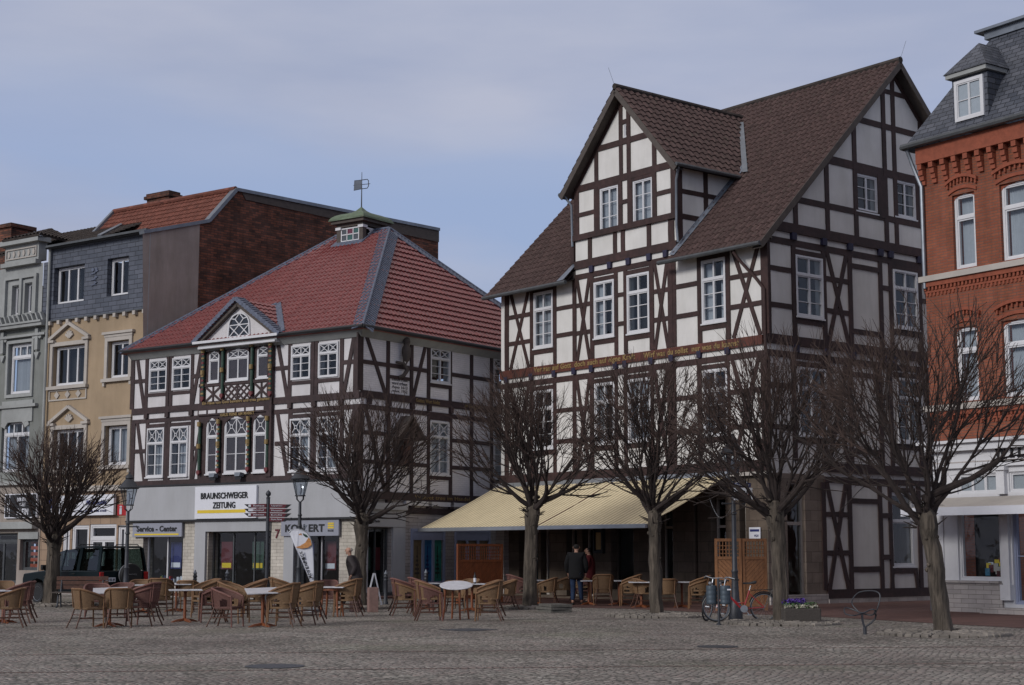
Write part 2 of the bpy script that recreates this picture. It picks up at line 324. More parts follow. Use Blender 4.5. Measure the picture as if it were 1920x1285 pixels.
M['marble'] = mat('grey_veined_marble', (0.50, 0.50, 0.53), 0.3, 0.22, 7, spec=0.5, stretch=(1, 3, 1))
M['fence'] = mat('larch_wood', (0.27, 0.125, 0.055), 0.65, 0.25, 3, 0.2, 20, stretch=(5, 5, 1))
M['fence_d'] = mat('red_stained_larch', (0.21, 0.062, 0.020), 0.65, 0.25, 3, 0.2, 20, stretch=(5, 5, 1))
M['awning'] = mat('cream_awning_cloth', (0.72, 0.62, 0.41), 0.9, 0.05, 3, grime=0.1)
M['alu'] = mat('grey_aluminium', (0.33, 0.35, 0.38), 0.4, 0.08, 4, metal=0.6)
M['bark'] = mat('tree_bark', (0.105, 0.086, 0.068), 0.95, 0.65, 16, 1.0, 34, stretch=(1, 1, 0.13), grime=0.45)
M['branch'] = mat('dark_branch_bark', (0.030, 0.022, 0.020), 0.95, 0.4, 8)
M['twig'] = mat('brown_twig', (0.056, 0.037, 0.031), 0.95, 0.4, 8)
for k_, a_ in (('render_yel', 0.12), ('render_tan', 0.2), ('render_grn', 0.18), ('fascia', 0.08), ('stone_w', 0.2), ('timber', 0.3), ('brick_red', 0.25), ('brick_old', 0.3)): streaks(M[k_], a_)
# ------------------------------------------------------------------ building helpers
Z = Vector((0, 0, 1))
def ring(mb, F, u0, u1, z0, z1, t, w0, w1, tb=None):
    tb = tb or t
    mb.fbox(F, u0, u0 + t, z0, z1, w0, w1); mb.fbox(F, u1 - t, u1, z0, z1, w0, w1)
    mb.fbox(F, u0 + t, u1 - t, z0, z0 + tb, w0, w1); mb.fbox(F, u0 + t, u1 - t, z1 - t, z1, w0, w1)
def star(mb, F, u0, u1, z0, z1, t, w0, w1):
    cu, cz = (u0 + u1) / 2, (z0 + z1) / 2; r = min(u1 - u0, z1 - z0) * 0.13
    for a, b in ((u0, z0), (u1, z0), (u0, z1), (u1, z1)):
        su = -1 if a < cu else 1; sz = -1 if b < cz else 1
        mb.beam(F, (a, b), (cu + su * r, cz + sz * r), t, w0, w1 - 0.014, 0)
    ring(mb, F, cu - r - t / 2, cu + r + t / 2, cz - r - t / 2, cz + r + t / 2, t, w0, w1 + 0.003)
def window(F, u0, u1, z0, z1, parent, cols=2, lower=3, tr=None, upper=1, upstar=0, fw=0.065, mw=0.03, wf=0.05, wg=-0.015,
           curtain=0, arch=0, archm=None, sill=True, name='window', frame='white', ucols=None, curt_m='curtain', label=None):
    if u0 > u1: u0, u1 = u1, u0
    mb = MB(); ring(mb, F, u0, u1, z0, z1, fw, -0.08, wf)
    if sill: mb.fbox(F, u0 - 0.03, u1 + 0.03, z0 - 0.05, z0 - 0.002, -0.05, wf + 0.035)
    a, b, c, d = u0 + fw, u1 - fw, z0 + fw, z1 - fw; wm = wf - 0.018
    zt = c + (d - c) * tr if tr else d
    if tr: mb.fbox(F, a, b, zt - fw * 0.55, zt + fw * 0.55, -0.06, wf + 0.006)
    lo_t = zt - fw * 0.55 if tr else d
    cw = (b - a) / cols
    for i in range(cols):                          # casements, each with its own slim frame and glazing bars
        x0, x1 = a + i * cw, a + (i + 1) * cw
        ring(mb, F, x0 + 0.002, x1 - 0.002, c + 0.002, lo_t - 0.002, mw * 1.2, -0.05, wm)
        for k in range(1, lower):
            zz = c + (lo_t - c) * k / lower; mb.fbox(F, x0 + mw, x1 - mw, zz - mw * 0.4, zz + mw * 0.4, -0.04, wm - 0.006)
    if tr:
        uc = ucols or cols; cw = (b - a) / uc; zb = zt + fw * 0.55
        for i in range(uc):
            x0, x1 = a + i * cw, a + (i + 1) * cw
            ring(mb, F, x0 + 0.002, x1 - 0.002, zb + 0.002, d - 0.002, mw * (1.0 if not upstar else 0.8), -0.05, wm)
            if upstar: star(mb, F, x0 + mw * 0.7, x1 - mw * 0.7, zb + mw * 0.7, d - mw * 0.7, 0.022, -0.03, wm - 0.004)
    o = mb.build(name, M[frame], parent)
    if label: o['label'] = label
    g = MB(); g.fface(F, [(a, c), (b, c), (b, d), (a, d)], wg); g.build('pane', M['glass'], o, recalc=False)
    if curtain:
        cm = MB(); n = int((b - a) / 0.04) + 2; vs = []; fs = []
        lo = c if curtain in (1, 3) else c + (d - c) * 0.0
        spans = [(a, b)] if curtain == 1 else [(a, a + (b - a) * 0.3), (b - (b - a) * 0.3, b)] if curtain == 2 else [(a, b - (b - a) * 0.42)]
        for (s0, s1) in spans:
            base = len(cm.v); n = max(3, int((s1 - s0) / 0.035)); vs = []; fs = []
            for i in range(n + 1):
                uu = s0 + (s1 - s0) * i / n; ww = -0.16 + 0.022 * (1 if i % 2 else -1) + rnd.uniform(-0.006, 0.006)
                vs += [F.P(uu, lo, ww), F.P(uu, d, ww)]
            fs = [(2 * i, 2 * i + 2, 2 * i + 3, 2 * i + 1) for i in range(n)]
            cm.add(vs, fs)
        cm.build('curtain', M[curt_m], o, recalc=False)
    bk = MB(); bk.fbox(F, u0 - 0.02, u1 + 0.02, z0 - 0.02, z1 + 0.02, -0.62, -0.6)   # dim room wall behind the glass
    bk.build('room', M['dark'], o)
    if arch:
        am = MB(); cu = (u0 + u1) / 2; hw = (u1 - u0) / 2; n = 10; zc = z1 - arch
        for sg in (-1, 1):
            for i in range(n):
                t0, t1 = i / n, (i + 1) / n
                f = lambda t: zc + arch * math.sqrt(max(0, 1 - t * t)) - 0.02
                e = 0.004
                if t1 > 0.25: am.fpoly(F, [(cu + sg * hw * t0, f(t0)), (cu + sg * (hw + e) * t1, f(t1)), (cu + sg * (hw + e) * t1, z1 + e), (cu + sg * hw * t0, z1 + e)], -0.06, wf + 0.012)
        am.build('arch_head', M[archm or 'timber'], o)
    return o
def wall(F, u0, u1, z0, z1, holes, m, parent, name='wall', depth=0.3, w=0.0, clips=None, label=None):
    if u0 > u1: u0, u1 = u1, u0
    hs = [(min(a, b), max(a, b), c, d) for a, b, c, d in holes]
    us = sorted(set([u0, u1] + [x for h in hs for x in h[:2] if u0 < x < u1])); zs = sorted(set([z0, z1] + [x for h in hs for x in h[2:] if z0 < x < z1]))
    mb = MB()
    for i in range(len(us) - 1):
        for j in range(len(zs) - 1):
            cu, cz = (us[i] + us[i + 1]) / 2, (zs[j] + zs[j + 1]) / 2
            if any(h[0] < cu < h[1] and h[2] < cz < h[3] for h in hs): continue
            mb.fface(F, [(us[i], zs[j]), (us[i + 1], zs[j]), (us[i + 1], zs[j + 1]), (us[i], zs[j + 1])], w)
    for a, b, c, d in hs:
        for p, q in (((a, c), (b, c)), ((b, c), (b, d)), ((b, d), (a, d)), ((a, d), (a, c))):
            mb.add([F.P(p[0], p[1], w), F.P(q[0], q[1], w), F.P(q[0], q[1], w - depth), F.P(p[0], p[1], w - depth)], [(0, 1, 2, 3)])
    o = mb.build(name, M[m], parent, recalc=False)
    if clips:
        off = ORG.get(parent.as_pointer(), Vector((0, 0, 0))); bm = bmesh.new(); bm.from_mesh(o.data)
        for p, n in clips: bmesh.ops.bisect_plane(bm, geom=bm.verts[:] + bm.edges[:] + bm.faces[:], plane_co=p - off, plane_no=n, clear_outer=True)
        autouv(bm, off); bm.to_mesh(o.data); bm.free()
    if label: o['label'] = label
    return o
def hole_of(F, x0, x1, y0, y1, w=0):               # photo rectangle -> (u0,u1,z0,z1) on the facade (y read at the middle of the opening)
    xm, ym = (x0 + x1) / 2, (y0 + y1) / 2
    a, b = F.u(x0, ym, w), F.u(x1, ym, w); return (min(a, b), max(a, b), F.z(xm, y1, w), F.z(xm, y0, w))
def roof(p0, p1, pr, m, parent, clips=(), name='roof', tw=0.30, course=0.34, amp=0.06, lift=0.034, under=True, off0=0.0, flat=False, ext=0.0):
    """tiled sheet: eave p0->p1, pr any point of the ridge line"""
    p0, p1, pr = Vector(p0), Vector(p1), Vector(pr)
    a = (p1 - p0).normalized(); A = (p1 - p0).length; b = (pr - p0) - a * (pr - p0).dot(a); B = b.length; b.normalize()
    n = a.cross(b)
    if n.z < 0: n = -n
    prof = ([0.0, 0.55, 0.95, 1.0, 0.6, 0.1] if tw > 0.2 else [0.0, 0.75, 1.0, 0.35]) if not flat else [0.0]
    st = tw / len(prof); lo = min(0, (pr - p0).dot(a)) - 0.0
    na = int(A / st) + 1; nb = max(1, int(math.ceil(B / course)))
    vs = []; fs = []
    rr = random.Random(int(A * 100) + int(B * 10)); jit = [rr.uniform(-0.004, 0.004) for _ in range(na + 1)]
    rows = []
    for j in range(nb):
        rows.append((j * course, lift)); rows.append((min(B + ext, (j + 1) * course + 0.001), 0.0))
    for (y, h) in rows:
        for i in range(na + 1):
            x = min(i * st, A); vs.append(p0 + a * x + b * y + n * (h + amp * prof[i % len(prof)] + off0 + jit[i] + rr.uniform(-0.002, 0.002)))
    W = na + 1
    for j in range(len(rows) - 1):
        for i in range(na): fs.append((j * W + i, j * W + i + 1, (j + 1) * W + i + 1, (j + 1) * W + i))
    mb = MB(); mb.add(vs, fs)
    if under:
        q = [p0 - n * 0.06, p1 - n * 0.06, p1 + b * (B + ext) - n * 0.06, p0 + b * (B + ext) - n * 0.06]
        mb.add(q, [(0, 1, 2, 3)])
        mb.add([p0 - n * 0.06, p1 - n * 0.06, p1 + n * lift, p0 + n * lift], [(0, 1, 2, 3)])
    o = mb.build(name, M[m], parent, recalc=False); off = ORG.get(parent.as_pointer(), Vector((0, 0, 0)))
    bm = bmesh.new(); bm.from_mesh(o.data)
    for p, nn in clips: bmesh.ops.bisect_plane(bm, geom=bm.verts[:] + bm.edges[:] + bm.faces[:], plane_co=Vector(p) - off, plane_no=Vector(nn), clear_outer=True)
    for f in bm.faces:
        if f.normal.dot(n) < 0 and f.calc_center_median().length > -1 and abs(f.normal.dot(n)) > 0.5: f.normal_flip()
    autouv(bm, off); bm.to_mesh(o.data); bm.free()
    return o
def vplane(p, q, keep):                            # vertical plane through p,q that keeps the side of point keep
    d = Vector(q) - Vector(p); n = Vector((d.y, -d.x, 0)).normalized()
    if n.dot(Vector(keep) - Vector(p)) > 0: n = -n
    return (Vector(p), n)
def bar(mb, p, q, wx, hz, up=Z, sh=0.0):            # square bar from p to q
    p, q = Vector(p), Vector(q); d = (q - p).normalized(); x = d.cross(up).normalized(); y = x.cross(d)
    pts = lambda c: [c - x * wx / 2 - y * hz / 2, c + x * wx / 2 - y * hz / 2, c + x * wx / 2 + y * hz / 2, c - x * wx / 2 + y * hz / 2]
    mb.prism(pts(p), pts(q))
def lettering(F, s, u, z, size, m, parent, w=0.02, width=None, name='lettering', align='CENTER', ext=0.006, bold=0.0, shear=0.0, condense=1.0, height=None, rot=0.0):
    cu = bpy.data.curves.new(name, 'FONT'); cu.body = s; cu.size = size; cu.align_x = align; cu.align_y = 'CENTER'; cu.extrude = ext; cu.offset = bold; cu.shear = shear; cu.resolution_u = 3; cu.space_character = 1.06
    t = bpy.data.objects.new(name, cu); C.objects.link(t)
    dg = bpy.context.evaluated_depsgraph_get(); me = bpy.data.meshes.new_from_object(t.evaluated_get(dg)); C.objects.unlink(t); bpy.data.objects.remove(t)
    xs = [v.co.x for v in me.vertices]; ys = [v.co.y for v in me.vertices]; W = max(xs) - min(xs); H = max(ys) - min(ys)
    k = (width / W) if width else condense; kh = (height / H) if height else 1
    cx = (max(xs) + min(xs)) / 2 if width or align == 'CENTER' else 0; cy = (max(ys) + min(ys)) / 2
    if isinstance(F, Fac):
        rt = F.right(); base = F.P(u, z, w); up = Z
    else: rt, up, base = F                         # free-standing sign: right vector, up vector, centre
    nrm = rt.cross(up); off = ORG.get(parent.as_pointer(), Vector((0, 0, 0)))
    for v in me.vertices:
        x, y, zz = (v.co.x - cx) * k, (v.co.y - cy) * kh, v.co.z
        if rot: x, y = x * math.cos(rot) - y * math.sin(rot), x * math.sin(rot) + y * math.cos(rot)
        v.co = base + rt * x + up * y + nrm * zz - off
    me.name = name; me.materials.clear(); me.materials.append(M[m] if isinstance(m, str) else m)
    o = bpy.data.objects.new(name, me); C.objects.link(o); o.parent = parent
    return o
# ================================================================== large half-timbered house (centre right)
F2 = Fac(at_depth(1441, 48), -1440); S2 = Fac(at_depth(1441, 48), 4650)
base = F2.P(0, 0, 0)
H2 = thing('timber_framed_house', 'tall white half-timbered house with brown roofs and front gable above the cream awning', 'house', tuple(base), world=True)
SL = 0.998
EZ, RZ, HD = 10.98, 18.15, 6.72                    # eave, ridge, half depth
W2 = 13.0
fw = []                                            # window openings, front
for (x0, x1, y0, y1) in ((1002, 1038, 547, 652), (1115, 1153, 527, 633), (1177, 1219, 513, 624), (1317, 1362, 486, 605)): fw.append(hole_of(F2, x0, x1, y0, y1))
ff = [(a, b, 5.25, 7.35) for a, b, c, d in fw]
dw = [hole_of(F2, 1125, 1160, 350, 436), hole_of(F2, 1187, 1224, 335, 420)]
attic = hole_of(F2, 1170, 1177, 232, 258)
wall(F2, 0, W2, 4.0, 11.4, fw + ff, 'plaster_w', H2, 'front_wall')
# gable wall of the front dormer
uL, uR = F2.u(1079, 400), F2.u(1269, 350); uC = (uL + uR) / 2; half = (uL - uR) / 2
AP = 17.42; ds = 1.13                               # apex and slope of the dormer roof
cl = [(F2.P(uC, AP - 0.12, 0), (F2.P(1, ds, 0) - F2.P(0, 0, 0)) * 1), (F2.P(uC, AP - 0.12, 0), None)]
def upn(F, du, dz): v = F.d * du; return Vector((v.x, v.y, dz))
cl = [(F2.P(uC, AP - 0.1), upn(F2, ds, 1)), (F2.P(uC, AP - 0.1), upn(F2, -ds, 1))]
wall(F2, uR, uL, 11.4, AP, dw + [attic], 'plaster_w', H2, 'dormer_wall', clips=cl)
# side facade with its gable
sw = [hole_of(S2, 1491, 1542, 482, 596), hole_of(S2, 1675, 1720, 509, 617)]
sf = [(sw[0][0], sw[0][1], 5.2, 7.35), (sw[1][0], sw[1][1], 5.2, 7.35)]
sg = [hole_of(S2, 1604, 1645, 329, 398), hole_of(S2, 1677, 1717, 341, 409)]
gw = hole_of(S2, 1672, 1713, 925, 1062)
D2 = 2 * HD
cs = [(S2.P(HD, RZ - 0.1), upn(S2, SL, 1)), (S2.P(HD, RZ - 0.1), upn(S2, -SL, 1))]
wall(S2, 0, D2, 4.0, RZ, sw + sf + sg, 'plaster_w', H2, 'side_wall', clips=cs)
us0 = S2.u(1548, 1000)
dr = hole_of(S2, 1477, 1511, 905, 1126); dr = (dr[0], dr[1], 0.12, 3.75)
wall(S2, us0, D2, 0, 4.0, [gw], 'plaster_w', H2, 'side_wall')
wall(S2, 0, us0, 0, 4.0, [dr], 'stone_b', H2, 'side_wall', label='brown stone ground-floor side wall with a tall glass door')
for F, u in ((F2, W2), ):                          # back and far walls close the volume
    b = MB(); p = [F2.P(W2, 0, 0), F2.P(W2, 0, -D2), F2.P(0, 0, -D2)]
    b.add([p[0], p[1], p[1] + Z * 11.4, p[0] + Z * 11.4], [(0, 1, 2, 3)]); b.add([p[1], p[2], p[2] + Z * 11.4, p[1] + Z * 11.4], [(0, 1, 2, 3)])
    b.add([p[0] + Z * 11.4, p[1] + Z * 11.4, F2.P(W2, RZ - 0.15, -HD)], [(0, 1, 2)])
    b.build('rear_wall', M['plaster_w'], H2, recalc=False)
# ---- timber of the front
M['blueb'] = mat('dark_blue_beam_head', (0.02, 0.018, 0.045), 0.7, 0.3, 8)
B = MB(); T = M['timber']
zb1, zb2 = 4.22, 8.08
def post(F, x, y, z0, z1, wd=0.2, **k): u = F.u(x, y); B.beam(F, (u, z0), (u, z1), wd, **k)
def rail(F, x0, x1, y, z, wd=0.18): B.beam(F, (F.u(x0, y), z), (F.u(x1, y), z), wd)
def xbr(F, x0, x1, y, z0, z1, wd=0.16):
    a, b = F.u(x0, y), F.u(x1, y); B.beam(F, (a, z0), (b, z1), wd); B.beam(F, (b, z0), (a, z1), wd)
B.beam(F2, (-0.05, zb1), (W2, zb1), 0.34, w1=0.06); B.beam(F2, (0, zb2 - 0.42), (W2, zb2 - 0.42), 0.2)
B.beam(F2, (0, 11.22), (uR - 0.0, 11.22), 0.22); B.beam(F2, (uL, 11.22), (W2, 11.22), 0.22)
ztop2 = 11.12
for z0, z1 in ((8.25, ztop2), (4.38, 7.56)):
    y = 600 if z0 > 8 else 780; s2 = z0 > 8
    for x, wd in ((951, 0.24), (998, 0.2), (1041, 0.17), (1078, 0.19), (1111, 0.19), (1156, 0.18), (1174, 0.17), (1223, 0.2), (1258, 0.22), (1264.5, 0.22), (1313, 0.19), (1366, 0.2), (1436, 0.3)): post(F2, x, y, z0, z1, wd)
    zr = (z0 + (z1 - z0) * 0.34, z0 + (z1 - z0) * 0.68)
    for a, b in ((951, 998), (1041, 1078), (1078, 1111), (1223, 1258), (1264, 1313), (1366, 1436)):
        for k in zr: rail(F2, a, b, y, k + rnd.uniform(-0.02, 0.02), 0.15)
    for a, b in ((957, 993), (1082, 1107), (1228, 1254), (1372, 1430)):
        e = 4 if b - a < 40 else 7; xbr(F2, a + e - 3, b - e + 3, y, z0, z1, 0.14)
    rail(F2, 1156, 1174, y, z0 + 1.05, 0.14); rail(F2, 1156, 1174, y, z0 + 2.05, 0.14)
    for (a, b, c, d) in (fw if s2 else ff):
        B.beam(F2, (a - 0.1, c - 0.14), (b + 0.1, c - 0.14), 0.15); B.beam(F2, (a - 0.1, d + 0.09), (b + 0.1, d + 0.09), 0.14)
# dormer timber
tie, sil, jet = 14.36, 12.6, 11.62
B.beam(F2, (uR, jet), (uL, jet), 0.28, w1=0.07); B.beam(F2, (uR, 11.2), (uL, 11.2), 0.18); B.beam(F2, (uR - 0.05, sil), (uL + 0.05, sil), 0.2, w1=0.1)
B.beam(F2, (uR, tie), (uL, tie), 0.24); col = 15.62
hw_ = lambda z: (AP - z) / ds
B.beam(F2, (uC - hw_(col) + 0.05, col), (uC + hw_(col) - 0.05, col), 0.2)
B.beam(F2, (uC - hw_(17.0) + 0.1, 16.95), (uC + hw_(17.0) - 0.1, 16.95), 0.16)
for x in (1165, 1179.5): post(F2, x, 300, tie, 17.0, 0.18)
for x in (1119, 1228): post(F2, x, 330, tie, col + 0.05, 0.19)
for x in (1082, 1118.5, 1164, 1181.5, 1228, 1264): post(F2, x, 390, sil + 0.08, tie - 0.1, 0.24 if x in (1264, 1082) else 0.2)
for x in (1074, 1107, 1154, 1169, 1218, 1260): post(F2, x, 470, jet + 0.1, sil - 0.08, 0.19 if x < 1250 else 0.28)
rail(F2, 1082, 1118, 390, 13.42, 0.15); rail(F2, 1228, 1264, 390, 13.48, 0.15); rail(F2, 1166, 1180, 390, 13.5, 0.14)
for (a, b, c, d) in dw:
    B.beam(F2, (a - 0.05, d + 0.12), (b + 0.12, d + 0.12), 0.26); B.beam(F2, (b + 0.09, c), (b + 0.09, d), 0.16)
a, b, c, d = attic; B.beam(F2, (a - 0.1, d + 0.08), (b + 0.1, d + 0.08), 0.16); B.beam(F2, (a - 0.1, c - 0.08), (b + 0.1, c - 0.08), 0.16)
for sgn in (-1, 1):                                # rafters just under the verge
    B.beam(F2, (uC, AP - 0.22), (uC + sgn * (half + 0.0), AP - 0.22 - ds * half), 0.16)
B.build('timber_frame', T, H2)
for zc, rng in ((7.9, [F2.u(x, 660) for x in (951, 998, 1041, 1078, 1111, 1156, 1174, 1223, 1261, 1313, 1366)]), (11.4, [F2.u(x, 480) for x in (1111, 1145, 1180, 1219, 1250)])):
    for u in rng: hd = MB(); hd.fpoly(F2, [(u - 0.09, zc - 0.13), (u + 0.09, zc - 0.13), (u + 0.1, zc + 0.1), (u - 0.1, zc + 0.1)], 0.0, 0.1); hd.build('beam_head', M['blueb'], H2)
ins = MB(); ins.beam(F2, (0.0, zb2), (W2 - 0.02, zb2), 0.3, w1=0.075); ins.build('inscription_beam', M['orange_p'], H2)
for s_, xa, xb in (('Vertrau auf Gott  doch auch auf eigne Kraft', 1000, 1200), ('Wirf was du sollst  nur was du kannst', 1206, 1395)):
    ua, ub = F2.u(xa, 670), F2.u(xb, 670); lettering(F2, s_, (ua + ub) / 2, zb2, 0.26, 'gold', H2, w=0.095, width=abs(ub - ua) * 0.95, bold=0.006, name='inscription')
# ---- timber of the side
B = MB()
B.beam(S2, (0.45, 11.74), (D2 - 0.45, 11.74), 0.3, w1=0.08); B.beam(S2, (0, 11.28), (D2, 11.28), 0.2)
B.beam(S2, (0, 8.15), (D2, 8.15), 0.3, w1=0.07); B.beam(S2, (0, 7.7), (D2, 7.7), 0.2)
B.beam(S2, (us0 - 0.1, 4.25), (D2, 4.25), 0.3, w1=0.07); B.beam(S2, (us0, 3.86), (D2, 3.86), 0.18); B.beam(S2, (us0, 0.28), (D2, 0.28), 0.3)
P8 = ((1439, 0.26), (1488.5, 0.2), (1545, 0.2), (1594, 0.2), (1651, 0.2), (1670, 0.18), (1724, 0.2), (1741, 0.2))
for z0, z1, y in ((8.3, 11.18, 560), (4.4, 7.6, 760), (0.43, 3.77, 1000)):
    for x, wd in P8:
        if y > 900 and x < 1546: x = x if x > 1540 else None
        if x: post(S2, x, y, z0, z1, wd)
    for u in (9.2, 10.4, 11.6, 12.7, D2 - 0.1): B.beam(S2, (u, z0), (u, z1), 0.2)
    h = z1 - z0
    for fx in ((1546, 1594), ):
        for k in (0.34, 0.7): rail(S2, fx[0], fx[1], y, z0 + h * k, 0.16)
        a, b = S2.u(1552, y), S2.u(1588, y); B.beam(S2, (a, z0), (b, z1), 0.17); B.beam(S2, (b, z0), (a, z1), 0.17)
    rail(S2, 1651, 1670, y, z0 + h * 0.7, 0.16); rail(S2, 1724, 1741, y, z0 + h * 0.62, 0.16)
    if y < 900:
        for k in (0.32, 0.72): rail(S2, 1439, 1488, y, z0 + h * k, 0.16)
        rail(S2, 1594, 1651, y, z1 - 0.3, 0.16); rail(S2, 1594, 1651, y, z0 + 0.42, 0.16)
        rail(S2, 1488, 1545, y, z1 - 0.26 if y < 700 else z1 - 0.16, 0.14)
        a, b = S2.u(1727, y), S2.u(1741, y); B.beam(S2, (a, z1), (b, z0 + h * 0.6), 0.15)
    else:
        rail(S2, 1594, 1651, y, z1 - 0.55, 0.16); rail(S2, 1594, 1651, y, z0 + 0.62, 0.18); rail(S2, 1651, 1670, y, z0 + 1.0, 0.16)
for (a, b, c, d) in sw + sf + [gw]:
    B.beam(S2, (a - 0.12, c - 0.15), (b + 0.12, c - 0.15), 0.17); B.beam(S2, (a - 0.12, d + 0.1), (b + 0.12, d + 0.1), 0.15)
B.beam(S2, (gw[0] - 0.1, 0.43), (gw[0] - 0.02, gw[2] - 0.1), 0.16); B.beam(S2, (gw[1] + 0.1, 0.43), (gw[1] + 0.02, gw[2] - 0.1), 0.16)
hs = lambda z: (RZ - 0.1 - z) / SL
for z, wd in ((12.72, 0.2), (14.28, 0.26), (15.9, 0.2), (17.15, 0.16)):
    B.beam(S2, (HD - hs(z) + 0.08, z), (HD + hs(z) - 0.08, z), wd)
for x, y, zlo in ((1491, 400, 11.9), (1549, 330, 11.9), (1600, 250, 11.9), (1654.5, 200, 11.9), (1673, 200, 11.9), (1726, 300, 11.9)):
    u = S2.u(x, y); B.beam(S2, (u, zlo), (u, RZ - 0.3 - SL * abs(u - HD)), 0.2)
for u in (9.2, 10.6): B.beam(S2, (u, 11.9), (u, RZ - 0.3 - SL * abs(u - HD)), 0.2)
for (a, b, c, d) in sg: B.beam(S2, (b + 0.16, c - 0.1), (b + 0.16, d + 0.1), 0.34); B.beam(S2, (a - 0.1, d + 0.14), (b + 0.2, d + 0.14), 0.28)
for sgn in (-1, 1): B.beam(S2, (HD, RZ - 0.28), (HD + sgn * HD, RZ - 0.28 - SL * HD), 0.14)
B.build('timber_frame', T, H2)
for zc in (7.92, 11.5):
    for x in (1488, 1545, 1594, 1651, 1670, 1724): u = S2.u(x, 560); hd = MB(); hd.fbox(S2, u - 0.11, u + 0.11, zc - 0.13, zc + 0.1, 0.0, 0.11); hd.build('beam_head', M['blueb'], H2)
# ---- windows
for i, h in enumerate(fw): window(F2, *h, H2, cols=2, lower=3, tr=0.70, curtain=(1, 2, 0, 2)[i])
for i, h in enumerate(ff): window(F2, *h, H2, cols=2, lower=3, tr=0.70, curtain=(0, 2, 1, 0)[i])
for h in dw: window(F2, *h, H2, cols=2, lower=3, wf=0.01, wg=-0.05, curtain=1)
window(F2, *attic, H2, cols=1, lower=2, fw=0.04, sill=False, wf=0.01)
for h in sw + sf: window(S2, *h, H2, cols=2, lower=3, tr=0.70)
for h in sg: window(S2, *h, H2, cols=2, lower=3, wf=0.01, wg=-0.05)
window(S2, *gw, H2, cols=1, lower=1, tr=0.62, ucols=1, wf=0.0, wg=-0.06, label='ground-floor window with a fluorescent tube glowing behind its upper pane')
# ---- roofs
ov = 0.42
def r2(u, w): return F2.P(u, EZ + (0.5 - w) * 0.9945, w)
e0, e1, rr_ = r2(-ov, 0.5), r2(W2 + 0.35, 0.5), r2(-ov, -HD)
kR = vplane(F2.P(uR - 0.06, 0, 1), F2.P(uR - 0.06, 0, -1), F2.P(0, 0)); kL = vplane(F2.P(uL + 0.06, 0, 1), F2.P(uL + 0.06, 0, -1), F2.P(12, 0))
rfa = roof(e0, e1, rr_, 'tile_brown', H2, [kR], name='main_roof', tw=0.23, amp=0.085, lift=0.032); rfb = roof(e0, e1, rr_, 'tile_brown', H2, [kL], name='main_roof', tw=0.23, amp=0.085, lift=0.032)
roof(e0, e1, rr_, 'tile_brown', H2, [vplane(F2.P(uR - 0.06, 0, 1), F2.P(uR - 0.06, 0, -1), F2.P(uC, 0)), vplane(F2.P(uL + 0.06, 0, 1), F2.P(uL + 0.06, 0, -1), F2.P(uC, 0)), (F2.P(0, 0, -1.2), Vector((F2.n.x, F2.n.y, 0)))], name='main_roof', tw=0.23, amp=0.085, lift=0.032)
bk0, bk1 = F2.P(-ov, EZ, -D2 - 0.5), F2.P(W2 + 0.35, EZ, -D2 - 0.5)
roof(bk0, bk1, rr_, 'tile_brown', H2, name='main_roof')
mr = lambda u, w: r2(u, w)
npl = (e1 - e0).cross(rr_ - e0).normalized(); npl = npl if npl.z > 0 else -npl
fo = 0.42                                          # gable overhang of the dormer
eh = half + 0.35; dz = AP + 0.05 - ds * eh
for sgn, nm in ((-1, 'right'), (1, 'left')):
    p0 = F2.P(uC + sgn * eh, dz, fo); p1 = F2.P(uC + sgn * eh, dz, -7.0); pr = F2.P(uC, AP + 0.05, fo)
    if sgn > 0: p0, p1, pr = p1, p0, F2.P(uC, AP + 0.05, -7.0)
    roof(p0, p1, pr, 'tile_brown', H2, [(e0 - npl * 0.02, -npl)], name='dormer_roof')
tr_ = MB()                                         # ridges, barge boards, soffits
tr_.tube([F2.P(uC, AP + 0.09, fo), F2.P(uC, AP + 0.09, -6.3)], 0.11, 8); tr_.build('ridge_tiles', M['tile_dark'], H2, smooth=True); tr_ = MB()
tr_.tube([F2.P(-ov, RZ + 0.08, -HD), F2.P(W2 + 0.35, RZ + 0.08, -HD)], 0.12, 8)
tr_.build('ridge_tiles', M['tile_dark'], H2, smooth=True)
M['soffit'] = mat('weathered_dark_board', (0.075, 0.062, 0.055), 0.8, 0.2, 5)
for sgn in (-1, 1):
    bb = MB()
    bar(bb, F2.P(uC, AP - 0.09, fo - 0.02), F2.P(uC + sgn * eh, dz - 0.14, fo - 0.02), 0.04, 0.2)
    bb.add([F2.P(uC, AP - 0.13, fo), F2.P(uC + sgn * eh, dz - 0.15, fo), F2.P(uC + sgn * eh, dz - 0.15, 0), F2.P(uC, AP - 0.13, 0)], [(0, 1, 2, 3)]); bb.build('verge_board', M['soffit'], H2, recalc=False); bb = MB()
    bar(bb, S2.P(HD, RZ - 0.08, ov - 0.02), S2.P(HD - sgn * (HD + 0.5), EZ - 0.06, ov - 0.02), 0.04, 0.2)
    bb.add([S2.P(HD, RZ - 0.14, ov), S2.P(HD - sgn * (HD + 0.5), EZ - 0.14, ov), S2.P(HD - sgn * (HD + 0.5), EZ - 0.14, 0), S2.P(HD, RZ - 0.14, 0)], [(0, 1, 2, 3)]); bb.build('verge_board', M['soffit'], H2, recalc=False)
for a, b in ((-ov, uR), (uL, W2 + 0.3)):
    bb = MB(); bb.add([F2.P(a, EZ - 0.02, 0.5), F2.P(b, EZ - 0.02, 0.5), F2.P(b, EZ + 0.2, 0.0), F2.P(a, EZ + 0.2, 0.0)], [(0, 1, 2, 3)])
    bb.fbox(F2, a, b, 11.18, 11.42, 0.0, 0.06); bb.build('eaves_board', M['soffit'], H2, recalc=False)
